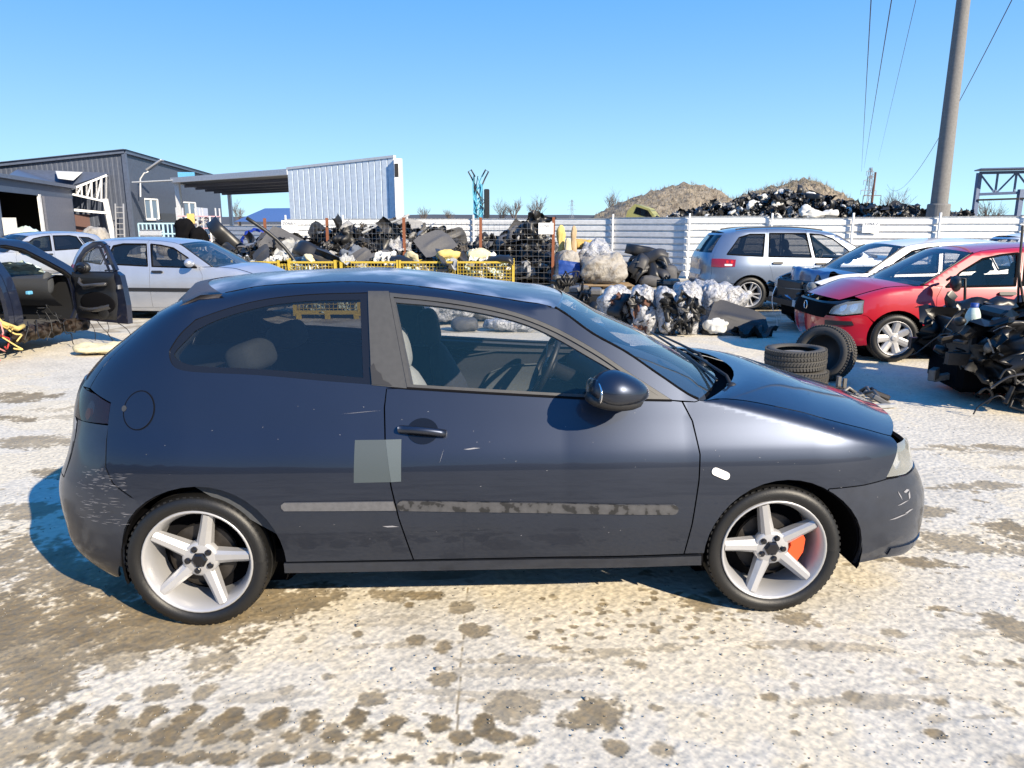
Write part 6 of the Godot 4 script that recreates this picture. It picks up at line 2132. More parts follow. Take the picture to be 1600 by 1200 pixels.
	scrap("bumper1", Vector3(-9.331, 0.950, -25.073), Vector3(0.2, 0.3, -0.85), M.scrap1, "black bumper standing on end beside the pale racks", "", 1.3)


func cage(at: Vector3, turn: float, w: float, h: float, d: float, label: String, fill := true, sd := 1) -> void:
	var o := thing("wire_cage", label, "cage", at, turn, "")
	for sx in [-1, 1]:
		for sz in [-1, 1]:
			part("corner_post", B.new().bar(Vector3(sx * w / 2, 0.06, sz * d / 2), Vector3(sx * w / 2, h + 0.05, sz * d / 2), 0.06, 0.06), M.yellow, o)
	for e in [[Vector3(-w / 2, 0, d / 2), Vector3(w / 2, 0, d / 2), "front"], [Vector3(-w / 2, 0, -d / 2), Vector3(w / 2, 0, -d / 2), "back"], [Vector3(-w / 2, 0, -d / 2), Vector3(-w / 2, 0, d / 2), "side"], [Vector3(w / 2, 0, -d / 2), Vector3(w / 2, 0, d / 2), "side"]]:
		var b := B.new()
		for y in [0.12, h]:
			b.bar(e[0] + Vector3(0, y, 0), e[1] + Vector3(0, y, 0), 0.04, 0.07 if y < 0.2 else 0.045)
		part("rail", b, M.yellow, o)
		b = B.new()
		var n := int(e[0].distance_to(e[1]) / 0.075)
		for i in range(1, n):
			var p: Vector3 = e[0].lerp(e[1], float(i) / n)
			b.bar(p + Vector3(0, 0.12, 0), p + Vector3(0, h, 0), 0.009, 0.009)
		for i in range(1, int((h - 0.12) / 0.075)):
			b.bar(e[0] + Vector3(0, 0.12 + i * 0.075, 0), e[1] + Vector3(0, 0.12 + i * 0.075, 0), 0.009, 0.009)
		part("wire_mesh", b, M.yellow, o).set_meta("kind", "stuff")
	part("floor", B.new().box(Vector3(0, 0.11, 0), Vector3(w - 0.06, 0.02, d - 0.06)), M.yellow, o)
	for sx in [-1, 0, 1]:
		part("foot", B.new().box(Vector3(sx * (w / 2 - 0.06), 0.05, d / 2), Vector3(0.09, 0.1, 0.08), 0.005), M.yellow, o)
	if fill:
		rng.seed = sd
		var spots := []
		for i in 46:
			spots.append(o.transform * Vector3(rng.randf_range(-w / 2.6, w / 2.6), rng.randf_range(0.2, h - 0.02), rng.randf_range(-d / 2.8, d / 2.8)))
		debris("cage_contents", "jumble of plastic parts filling a yellow cage", spots, ["sheet0", "duct0", "duct1", "foam0", "sheet2"], [M.white, M.scrap_pale, M.scrap2, M.grey_panel, M.pale_green], 0.25, 0.55, sd)


func bag(called: String, label: String, category: String, at: Vector3, r: Vector3, m: Material, amp: float, sd: int, freq := 1.0, res := 1.0, turn := 0.0, lean := 0.0) -> Node3D:
	var b := B.new().sm(true)
	var n := noise(0.9, 2, sd)
	var fold := noise(3.2, 1, sd + 7, FastNoiseLite.TYPE_CELLULAR)
	fold.fractal_type = FastNoiseLite.FRACTAL_NONE
	fold.cellular_return_type = FastNoiseLite.RETURN_DISTANCE2_SUB
	var rows := []
	var nu := int(64 * res)
	var nv := int(40 * res)
	for i in nv + 1:
		var th := PI * i / nv
		var row := PackedVector3Array()
		for j in nu + 1:
			var ph := TAU * (j % nu) / nu
			var d := Vector3(sin(th) * cos(ph), cos(th), sin(th) * sin(ph))
			# boxier than a ball
			var q := Vector3(signf(d.x) * pow(absf(d.x), 0.72), signf(d.y) * pow(absf(d.y), 0.72), signf(d.z) * pow(absf(d.z), 0.72))
			var p := q * r
			p += d * (amp * n.get_noise_3dv(p * freq * 1.4) + amp * 0.75 * (fold.get_noise_3dv(p * Vector3(1.0, 0.6, 1.0) * freq + Vector3.ONE * 0.25 * n.get_noise_3dv(p * 3.0)) + 0.5))
			p.y = maxf(p.y, -r.y * 0.93)
			row.append(p)
		rows.append(row)
	b.sheet(rows)
	var o := part(called, b, m)
	o.position = at + Vector3(0, r.y * 0.93, 0)
	o.rotation = Vector3(0, turn, lean)
	return tag(o, label, category)


func middle_things() -> void:
	var zc := -17.6
	for e in [[418, "yellow wire cage of scrap, leftmost of the row behind the blue car's roof", 3], [488, "yellow wire cage second from the left, behind the blue car's roof", 4], [583, "yellow wire cage in the middle of the row, with foam in it", 5], [672, "yellow wire cage fourth in the row, under the yellow foam seat", 6], [759, "rightmost yellow wire cage of the row, black lid on top", 7]]:
		var x: float = (e[0] - 800) / 1150.0 * 17.4
		cage(Vector3(x, 0, zc), 0.0, 1.30, 0.82, 0.9, e[1], true, e[2])
	cage(Vector3(-3.338, 0.000, -13.228) + Vector3(0, 0, -0.5), 0.0, 1.16, 0.62, 0.9, "yellow wire cage on the open ground, seen through the blue car's rear side window", true, 9)
	rng.seed = 808
	var lie := [["sheet0", M.grey_panel, "light grey bent panel", "panel"], ["card1", M.scrap3, "dark grey door card", "door card"], ["sheet2", M.white, "white crumpled sheet", "sheet"], ["bumper1", M.scrap1, "black bumper", "bumper"], ["foam0", M.foam, "cream foam block", "foam"], ["liner0", M.scrap2, "dark arch liner", "arch liner"], ["dash0", M.scrap2, "dark dashboard shell", "dashboard"]]
	var which := ["first", "second", "third", "fourth", "fifth"]
	for i in 18:
		var e: Array = lie[i % 7]
		var x := lerpf(-6.3, -0.2, (i + rng.randf_range(0.1, 0.9)) / 18.0)
		scrap(e[0], Vector3(x, 0.84 + rng.randf_range(-0.1, 0.14), zc + rng.randf_range(-0.1, 0.42)), Vector3(rng.randf_range(-1.3, -0.2), rng.randf_range(-1, 1), rng.randf_range(-0.6, 0.6)), e[1], "%s lying on the %s yellow cage from the left, %s half" % [e[2], which[clampi(int((x + 6.45) / 1.30), 0, 4)], "right" if fposmod(x + 6.45, 1.3) > 0.65 else "left"], "", rng.randf_range(0.45, 0.75))
	bag("foam_cushion", "yellow foam seat cushion lying on the fourth yellow cage", "seat foam", Vector3(-1.496, 0.860, -17.602), Vector3(0.32, 0.12, 0.25), M.foam_yellow, 0.08, 3, 1.5, 0.6)
	bag("foam_cushion", "cream foam cushion lying on the rightmost yellow cage", "seat foam", Vector3(-0.778, 0.860, -17.602), Vector3(0.30, 0.13, 0.25), M.foam, 0.06, 5, 1.5, 0.6)
	var b := B.new().at(xf(Vector3(-0.299, 0.930, -17.602))).box(Vector3.ZERO, Vector3(0.5, 0.04, 0.5), 0.01)
	tag(part("black_sheet", b, M.black_soft), "black sheet lying on the right end of the yellow cage row", "sheet")
	# bulk bags, foam seats and bumpers between the wire fence and the off-roader
	bag("bulk_bag", "large stained white bulk bag bulging on a pallet", "bag", Vector3(2.471, 0.000, -20.058) + Vector3(0, 0.1, 0), Vector3(0.64, 0.42, 0.55), M.bag_white, 0.16, 31, 0.9)
	bag("bulk_bag", "smaller white bag behind the large stained bulk bag", "bag", Vector3(2.329, 0.000, -21.082) + Vector3(0, 0.25, 0), Vector3(0.5, 0.5, 0.5), M.film, 0.2, 32, 1.0)
	var pal := thing("pallet", "worn wooden pallet under the large stained bulk bag", "pallet", Vector3(2.459, 0.000, -19.956))
	for i in 5:
		part("plank", B.new().box(Vector3(0, 0.10, -0.45 + i * 0.25), Vector3(1.5, 0.02, 0.12)), M.wood, pal)
	for i in 3:
		part("block", B.new().box(Vector3(-0.65 + i * 0.65, 0.045, 0.4), Vector3(0.12, 0.085, 0.12)), M.wood, pal)
	bag("woven_bag", "blue and white woven bag beside the rightmost rusty post", "bag", Vector3(1.496, 0.000, -20.468), Vector3(0.36, 0.52, 0.4), M.bag_white, 0.12, 33, 1.0)
	b = B.new().sm(true)
	var rows := []
	var nn := noise(2.0, 2, 4)
	for i in 13:
		var row := PackedVector3Array()
		for j in 11:
			var x := lerpf(-0.3, 0.28, i / 12.0)
			var y := lerpf(-0.2, 0.2, j / 10.0)
			row.append(Vector3(x, y - 0.12 * x, 0.03 * nn.get_noise_2d(x * 3, y * 3) - 0.5 * x * x))
		rows.append(row)
	b.sheet(rows)
	part("blue_print", b, M.blue_sheet_dark, get_node("woven_bag"), Vector3(0.06, 0.02, 0.45))
	bag("foam_cushion", "upright yellow foam strip standing in the blue and white bag", "seat foam", Vector3(1.366, 0.850, -20.877), Vector3(0.11, 0.42, 0.1), M.foam_yellow, 0.05, 41, 1.5, 0.6)
	bag("foam_cushion", "upright tan foam strip between the two white bags", "seat foam", Vector3(1.712, 0.720, -20.775), Vector3(0.09, 0.48, 0.1), M.foam_tan, 0.05, 42, 1.5, 0.6)
	bag("foam_cushion", "white foam block between the yellow and tan foam strips", "seat foam", Vector3(1.546, 0.850, -20.672), Vector3(0.1, 0.25, 0.1), M.foam, 0.05, 43, 1.5, 0.5)
	bag("foam_cushion", "ochre foam cushion lying on top behind the tan foam strip", "seat foam", Vector3(2.026, 0.980, -21.286), Vector3(0.32, 0.15, 0.25), M.foam_ochre, 0.06, 44, 1.5, 0.6)
	# black bumpers in a round pile
	rng.seed = 55
	var names := ["lowest", "second", "middle", "upper", "topmost"]
	b = B.new().sm(true).lump(Vector3(3.798, 0.250, -21.082), Vector3(0.6, 0.45, 0.4), 0.15, noise(1.4, 3, 2), 1.0, 30, 16, 0.0)
	tag(part("scrap_heap", b, M.black), "dark core of the pile of black bumpers", "scrap").set_meta("kind", "stuff")
	for i in 16:
		var f := i / 15.0
		scrap("bumper%d" % (i % 3), Vector3(3.742, 0.280, -20.775) + Vector3(rng.randf_range(-0.35, 0.35) * (1.2 - f), f * 0.62, rng.randf_range(-0.05, 0.35) * (1.2 - f)), Vector3(rng.randf_range(-1.5, 0.3), rng.randf_range(-1.5, 1.5), rng.randf_range(-0.9, 0.8)), [M.scrap1, M.scrap2, M.black_soft][i % 3], "%s bumper %s the round pile by the off-roader, %s layer" % [["shiny black", "dark grey", "dull black"][i % 3], ["on the left of", "in the middle of", "on the right of"][(i * 2) % 3], ["bottom", "second", "third", "top"][i / 4]], "black bumpers in the round pile", 0.78)
	bag("plastic_drum", "dull grey rounded plastic tank at the foot of the bumper pile", "tank", Vector3(3.753, 0.000, -20.263), Vector3(0.30, 0.17, 0.2), M.scrap3, 0.06, 61, 1.0, 0.6)
	bag("plastic_drum", "dark grey rounded tank standing right of the bumper pile", "tank", Vector3(4.348, 0.000, -20.468), Vector3(0.2, 0.30, 0.2), M.scrap3, 0.04, 62, 1.0, 0.6)
	# a line of film-wrapped body parts
	var wr := [[968, 11.9, 0.30, 0.36, 0.28, 0.2, "film-wrapped body part at the left end of the wrapped row, rusty inside"], [1012, 11.4, 0.22, 0.40, 0.30, -0.3, "film-wrapped arched body part with a black hollow, second in the wrapped row"], [1045, 11.3, 0.20, 0.40, 0.32, 0.1, "white film-wrapped body part third in the wrapped row"], [1078, 11.2, 0.21, 0.44, 0.34, -0.15, "tall white film-wrapped body part in the middle of the wrapped row"], [1107, 11.8, 0.26, 0.42, 0.40, 0.3, "film-wrapped body part leaning behind the tall wrapped one"], [1143, 12.4, 0.26, 0.36, 0.35, 0.2, "small bluish film-wrapped bundle against the off-roader's wheel"]]
	for i in wr.size():
		var e: Array = wr[i]
		var x: float = (e[0] - 800) / 1150.0 * e[1]
		var o := bag("wrapped_part", e[6], "wrapped part", Vector3(x, 0, -e[1] / 0.977 + 0.1), Vector3(e[2], e[3], e[4]), M.film, 0.10, 70 + i, 1.6, 1.3, e[5], 0.12 if i < 3 else 0.05)
		if i < 4:
			var hb := B.new()
			for q in 2:
				var dh := part("torn_liner", J["sheet%d" % ((i + q) % 4)], M.black_soft if i + q != 1 else M.rust_dark, o, Vector3(0.05 * (q - 0.5), -0.06 + 0.12 * q, e[4] * 0.95))
				dh.rotation = Vector3(0.1, 0.2 * q, 1.4 + q)
				dh.scale = Vector3(0.62, 0.38, 0.45)
			for q in 1:
				hb = B.new().sm(true)
				hb.tube([Vector3(-e[2] * 0.8, -0.2 + q * 0.2, e[4] * 0.7), Vector3(-0.02, -0.15 + q * 0.22, e[4] * 1.12), Vector3(e[2] * 0.8, -0.1 + q * 0.18, e[4] * 0.7)], 0.012, 5)
				part("edge_strip", hb, M.black_soft, o)
	scrap("liner0", Vector3(1.866, 0.250, -11.871), Vector3(0, 0.6, 0.1), M.black_soft, "black hoop of trim over the left wrapped part", "", 0.95)
	scrap("bumper0", Vector3(3.409, 0.240, -11.462), Vector3(-0.75, 0.35, 0.35), M.scrap1, "shiny black bumper at the right end of the wrapped row", "", 0.62)
	scrap("card0", Vector3(3.523, 0.220, -11.359), Vector3(-0.75, 0.2, -0.55), M.scrap2, "black panel with torn edges at the right end of the wrapped row", "", 0.95)
	scrap("sheet0", Vector3(3.697, 0.060, -11.155), Vector3(1.4, 0.2, 0), M.black_soft, "flattened black sheet before the crushed white car", "", 0.7)
	bag("foam_cushion", "white crumpled paper under the black panel of the wrapped row", "paper", Vector3(3.137, 0.000, -11.257), Vector3(0.18, 0.14, 0.15), M.white, 0.1, 91, 2.0, 0.6)
	# wrapped bags seen through the blue car
	bag("wrapped_part", "large white wrapped bag standing, seen through the blue car's door window", "wrapped part", Vector3(-1.062, 0.000, -12.138) + Vector3(0, 0, -0.5), Vector3(0.48, 0.36, 0.4), M.film, 0.11, 81, 1.6, 1.2)
	bag("wrapped_part", "second white wrapped bag standing, seen through the door window", "wrapped part", Vector3(-0.386, 0.000, -12.618) + Vector3(0, 0, -0.5), Vector3(0.5, 0.34, 0.4), M.film, 0.11, 82, 1.6, 1.2)
	bag("wrapped_part", "long white wrapped roll lying, seen through the door window", "wrapped part", Vector3(0.000, 0.000, -11.480) + Vector3(0, 0, -0.25), Vector3(0.44, 0.12, 0.2), M.film, 0.08, 83, 2.2, 1.0)
	bag("grey_bundle", "low dark grey bundle on the ground left of the wrapped roll", "bundle", Vector3(-0.759, 0.000, -11.550) + Vector3(0, 0, -0.25), Vector3(0.22, 0.12, 0.2), M.scrap3, 0.05, 84, 2.2, 0.7)
	# engines and gearboxes left of the wrapped row
	rng.seed = 71
	for e in [[905, 13.9, "greasy black engine block between the blue car's windscreen and the bags"], [935, 13.4, "second greasy engine left of the film-wrapped row"], [1055, 15.6, "black engine part behind the film-wrapped row"], [880, 17.0, "tangle of black machine parts below the blue and white bag"]]:
		var x: float = (e[0] - 800) / 1150.0 * e[1]
		engine(e[2], Vector3(x, 0, -e[1] / 0.977), rng.randf() * TAU, 0.62)
	for i in 4:
		b = B.new().at(xf(Vector3(0.911, 0.000, -15.760) + Vector3(0.03 * i, 0.05 + i * 0.045, 0.02 * i), Vector3(0, 0.1 * i, 0.02))).box(Vector3.ZERO, Vector3(1.0, 0.035, 0.4), 0.012)
		tag(part("flat_panel", b, M.black_soft), ["lowest", "second", "third", "topmost"][i] + " of four flat black panels stacked behind the blue car's windscreen", "panel", "flat black panels in the low stack")
	bag("foam_cushion", "white rounded cover beside the stack of flat black panels", "cover", Vector3(1.100, 0.000, -13.918), Vector3(0.26, 0.16, 0.2), M.white, 0.04, 92, 1.0, 0.5)
	# tyres and small parts in front of the red car
	var t := tag(part("tyre", tyre(0.305, 0.20, 0.215, 62), M.rubber_old, null, Vector3(3.443, 0.000, -7.870) + Vector3(0, 0.29, -0.12)), "worn tyre standing upright, leaning behind two stacked tyres", "tyre") as Node3D
	t.rotation = Vector3(-0.30, 0.0, 1.57 - 0.55)
	t.basis = Basis(Vector3.UP, 0.75) * Basis(Vector3.BACK, PI / 2 - 0.18)
	var b2 := B.new().sm(true).lathe(v2([0.0, 0.02, 0.19, 0.03, 0.2, 0.09, 0.2, -0.09]), 32)
	part("steel_rim", b2, M.black_soft, t)
	t = tag(part("tyre", tyre(0.315, 0.20, 0.2, 58), M.rubber_old, null, Vector3(3.010, 0.000, -7.367) + Vector3(0.0, 0.10, -0.28)), "grey worn tyre lying flat, lower of the stack of two", "tyre")
	t.rotation = Vector3(0.05, 0.3, -0.03)
	t = tag(part("tyre", tyre(0.305, 0.20, 0.2, 60), M.rubber_old, null, Vector3(2.990, 0.000, -7.367) + Vector3(0.0, 0.31, -0.28)), "grey worn tyre lying flat, upper of the stack of two, water inside", "tyre")
	t.rotation = Vector3(-0.02, 1.1, 0.02)
	b2 = B.new().lathe(v2([0.0, 0.04, 0.2, 0.04]), 24)
	part("wheel_disc", b2, M.alloy_dull, t)
	rng.seed = 15
	for i in 9:
		var p := Vector3(3.327, 0.000, -6.819) + Vector3(rng.randf_range(-0.22, 0.25), 0.03, rng.randf_range(-0.25, 0.12))
		b = B.new()
		b.at(xf(Vector3.ZERO, Vector3(rng.randf() * 0.5, rng.randf() * TAU, rng.randf() * 0.5)))
		b.box(Vector3(0, 0.03, 0), Vector3(rng.randf_range(0.08, 0.2), 0.05, 0.06), 0.01)
		b.sm(true).tube([Vector3(0, 0.03, 0), Vector3(0.1, 0.08, 0.05), Vector3(0.15, 0.02, 0.1)], 0.018, 6)
		tag(part("metal_part", b, M.steel_dirty if i % 3 else M.dark_steel, null, p), "greasy metal car part on the ground before the stacked tyres, %s" % ["a bent arm", "a short lug", "a stubby link", "a hooked end", "a thick stub", "a small elbow", "a curled pipe", "a flat block", "a loose joint"][i], "car part", "metal parts on the ground before the stacked tyres")
	b = B.new()
	b.bar(Vector3(0, 0, 0), Vector3(0, 0.22, 0), 0.05, 0.03)
	b.bar(Vector3(0.06, 0, 0), Vector3(0.06, 0.2, 0), 0.03, 0.03)
	b.bar(Vector3(0, 0.02, 0), Vector3(0.2, 0.06, 0.05), 0.05, 0.03)
	tag(part("metal_bracket", b, M.steel_dirty, null, Vector3(3.215, 0.000, -7.083)), "small upright metal bracket beside the stacked tyres", "bracket")
	b = B.new().bar(Vector3(-0.18, 0.025, 0), Vector3(0.18, 0.03, -0.05), 0.05, 0.03)
	tag(part("pale_bar", b, M.grey_panel, null, Vector3(3.396, 0.000, -6.621)), "pale flat bar on the ground right of the metal parts", "bar")
	# foam slab on the ground at the left
	var fo := bag("foam_slab", "yellowish white foam slab lying on the ground at the left", "foam", Vector3(-5.339, 0.000, -9.421) + Vector3(0, 0.02, -0.2), Vector3(0.40, 0.07, 0.22), M.foam, 0.05, 95, 1.6, 1.0, 0.35)
	b = B.new().bar(Vector3(0.1, -0.04, 0.22), Vector3(0.42, -0.02, 0.16), 0.1, 0.05)
	part("dark_strip", b, M.scrap3, fo)
	# racks, pallets and bags by the hall
	for e in [[1.0, 4.6, 235, 34, "pale blue pallet frame leaning by the grey hall"], [1.0, 4.6, 268, 33, "second pale blue pallet frame left of the canopy post"]]:
		var o := thing("blue_pallet", e[4], "frame", Vector3((e[2] - 800) / 1150.0 * e[3], 0.75, -e[3] / 0.977), 0.05)
		for y in [0.0, 0.5, 0.95]:
			part("rail", B.new().bar(Vector3(-0.55, y, 0), Vector3(0.55, y, 0), 0.06, 0.06), M.pale_blue, o)
		for i in 7:
			part("upright", B.new().bar(Vector3(-0.55 + i * 0.183, 0, 0), Vector3(-0.55 + i * 0.183, 0.95, 0), 0.05, 0.05), M.pale_blue, o)
	b = ribbed(Vector3(-15.743, 0.000, -31.725), Vector3(-14.486, 0.000, -31.111), 0.3, 1.45, 5, 0.05)
	tag(part("sheet_stack", b, M.white_sheet), "short piece of white ribbed sheet standing before the grey hall", "sheet")
	for e in [[298, 31, 0.0, "left pale rack of car parts under the canopy"], [326, 32, 0.1, "right pale rack of car parts under the canopy"]]:
		var o := thing("parts_rack", e[3], "rack", Vector3((e[0] - 800) / 1150.0 * e[1], 0, -e[1] / 0.977), e[2])
		for sx in [-0.42, 0.42]:
			for sz in [-0.3, 0.3]:
				part("upright", B.new().bar(Vector3(sx, 0, sz), Vector3(sx, 2.35, sz), 0.05, 0.05), M.pale_steel, o)
		for y in [0.5, 1.0, 1.5, 2.0]:
			part("shelf", B.new().box(Vector3(0, y, 0), Vector3(0.9, 0.04, 0.62)), M.pink_rail, o)
		var sp := []
		rng.seed = int(e[0])
		for i in 40:
			sp.append(Vector3(rng.randf_range(-0.35, 0.35), 0.12 + 0.5 * (rng.randi() % 4) + rng.randf_range(0, 0.25), rng.randf_range(-0.2, 0.25)))
		debris("shelf_contents", "", sp, ["sheet0", "duct0", "foam0", "liner0"], [M.white, M.scrap2, M.white, M.grey_panel], 0.2, 0.42, 33, o)
	bag("black_cover", "black sack hanging on the left rack under the canopy", "sack", Vector3(-13.357, 0.950, -30.701), Vector3(0.42, 0.5, 0.3), M.black, 0.1, 97, 1.0, 0.6)
	bag("black_cover", "second black sack beside the racks under the canopy", "sack", Vector3(-12.723, 0.750, -30.497), Vector3(0.36, 0.42, 0.3), M.black, 0.1, 98, 1.0, 0.6)
	bag("white_bundle", "white bundle before the pale racks", "bundle", Vector3(-14.035, 0.400, -30.701), Vector3(0.5, 0.35, 0.3), M.bag_white, 0.1, 99, 1.0, 0.6)
	b = B.new().box(Vector3(-13.287, 1.900, -31.213), Vector3(0.3, 0.4, 0.03))
	tag(part("notice", b, M.foam_yellow), "pale yellow notice on the racks under the canopy", "notice")
	bag("plastic_sheeting", "pale plastic sheeting and a tan board in the low shed's doorway", "sheeting", Vector3(-19.930, 0.000, -30.701) + Vector3(0, 0.5, 0), Vector3(0.8, 0.55, 0.4), M.pale_green, 0.15, 100, 1.0, 0.6)
	bag("white_bundle", "white rounded bundle behind the wreck's open door", "bundle", Vector3(-15.308, 0.500, -27.631), Vector3(0.5, 0.55, 0.4), M.bag_white, 0.1, 101, 1.0, 0.6)
	# scrap hill beyond the fence on the right
	rng.seed = 500
	var hs := []
	var sky := v2([-6.4, 1.2, -4.5, 1.95, -2.6, 2.35, -0.5, 2.85, 0.8, 2.9, 2.0, 2.7, 3.4, 2.3, 5.0, 2.3, 6.5, 2.1, 8.5, 1.9, 11.0, 0.9])
	var c := Vector3(11.909, 0.000, -33.771)
	for i in 2600:
		var x := rng.randf_range(-6.4, 10.5)
		var z := rng.randf_range(-2.5, 3.0)
		var h := (Shape.it(sky, x) + 0.55) * cos(z / 3.0 * PI / 2 * 0.9) - 0.45
		hs.append(c + Vector3(x, h * rng.randf_range(0.9, 1.03), z))
	debris("scrap_hill", "hill of shredded black and white car scrap behind the fence", hs, ["sheet0", "card0", "duct0", "sheet1", "bumper0", "foam1", "sheet2", "trim0", "liner1", "sheet3"], [M.scrap1, M.scrap2, M.black_soft, M.scrap_pale, M.scrap1, M.white, M.scrap1, M.scrap3, M.scrap2, M.black_soft], 0.3, 0.75, 501)
	b = B.new().sm(true)
	rows = []
	for j in 9:
		var row := PackedVector3Array()
		for i in 35:
			var x := lerpf(-6.6, 11.0, i / 34.0)
			var z := lerpf(-3.0, 3.0, j / 8.0)
			row.append(c + Vector3(x, maxf(0, Shape.it(sky, x) * cos(z / 3.0 * PI / 2) - 0.5), z))
		rows.append(row)
	b.sheet(rows)
	tag(part("scrap_core", b, M.scrap_core), "dark inside of the scrap hill behind the fence", "scrap").set_meta("kind", "stuff")
	bag("white_sheet", "large torn white sheet on top of the scrap hill", "sheet", c + Vector3(0.7, 1.9, 2.4), Vector3(0.8, 0.22, 0.3), M.white, 0.25, 110, 1.3, 0.6)
	bag("white_sheet", "long white crumpled film hanging on the left of the scrap hill", "sheet", c + Vector3(-3.6, 1.1, 2.7), Vector3(0.8, 0.2, 0.25), M.film, 0.2, 111, 1.3, 0.6, 0.0, 0.5)
	bag("white_sheet", "pale crumpled sheet on the right shoulder of the scrap hill", "sheet", c + Vector3(3.3, 1.4, 2.6), Vector3(0.5, 0.25, 0.25), M.white, 0.2, 112, 1.3, 0.6)
	bag("white_sheet", "small white sheet low on the scrap hill right of the power pole", "sheet", c + Vector3(5.6, 1.2, 2.6), Vector3(0.4, 0.16, 0.25), M.white, 0.15, 113, 1.3, 0.6)
	# green van wreck on the mound
	var vn := thing("van_wreck", "small olive-green car wreck tilted on the foot of the left mound", "car", Vector3(7.843, 1.950, -45.029), -0.4)
	vn.rotation.z = -0.28
	b = B.new().sm(true)
	rows = []
	for z: float in [-0.7, 0.7]:
		var row := PackedVector3Array()
		for p in [[-0.9, -0.3], [-0.9, 0.25], [-0.6, 0.75], [0.3, 0.72], [0.95, 0.25], [1.3, 0.1], [1.35, -0.3]]:
			row.append(Vector3(p[0], p[1], z))
		rows.append(row)
	b.sheet(rows)
	b.sm(false).prism(v2([-0.9, -0.3, -0.9, 0.25, -0.6, 0.75, 0.3, 0.72, 0.95, 0.25, 1.3, 0.1, 1.35, -0.3]), 0.7, 0.71)
	part("body", b, M.olive, vn)
	part("windscreen", B.new().prism(v2([-0.5, 0.22, -0.45, 0.62, 0.25, 0.6, 0.75, 0.22]), 0.72, 0.73), M.glass_tint, vn)
	part("bonnet", B.new().bar(Vector3(0.7, 0.32, 0.3), Vector3(1.3, 0.16, 0.3), 0.7, 0.04), M.blue_sheet_dark, vn)


func engine(label: String, at: Vector3, turn: float, s: float) -> Node3D:
	var o := thing("engine", label, "engine", at, turn)
	part("block", B.new().box(Vector3(0, s * 0.38, 0), Vector3(s * 0.8, s * 0.55, s * 0.5), 0.03), M.engine_black, o)
	part("cylinder_head", B.new().box(Vector3(0, s * 0.74, 0.02), Vector3(s * 0.74, s * 0.2, s * 0.36), 0.03), M.steel_dirty, o)
	part("oil_sump", B.new().box(Vector3(-0.02, s * 0.1, 0), Vector3(s * 0.6, s * 0.18, s * 0.36), 0.02), M.engine_black, o)
	part("gearbox", B.new().sm(true).lump(Vector3(s * 0.55, s * 0.3, 0), Vector3(s * 0.3, s * 0.22, s * 0.22), 0.04, noise(4.0, 2, 3), 1.0, 16, 10), M.engine_black, o)
	for i in 4:
		part("manifold_pipe", B.new().sm(true).tube([Vector3(-s * 0.3 + i * s * 0.2, s * 0.68, s * 0.2), Vector3(-s * 0.3 + i * s * 0.2, s * 0.72, s * 0.42), Vector3(-s * 0.1 + i * s * 0.06, s * 0.5, s * 0.5)], 0.03, 6), M.engine_black, o)
	part("pulley", B.new().sm(true).at(xf(Vector3(-s * 0.42, s * 0.35, 0.05), Vector3(0, 0, PI / 2))).lathe(v2([0, 0.03, 0.09, 0.03, 0.1, 0.0, 0.09, -0.03, 0, -0.03]), 16), M.steel_dirty, o)
	for i in 3:
		var pts := []
		for j in 5:
			pts.append(Vector3(rng.randf_range(-0.5, 0.6) * s, rng.randf_range(0.2, 1.05) * s, rng.randf_range(0.1, 0.45) * s))
		part("hose", B.new().sm(true).tube(curvy(pts), 0.016, 5), M.black_soft, o)
	return o


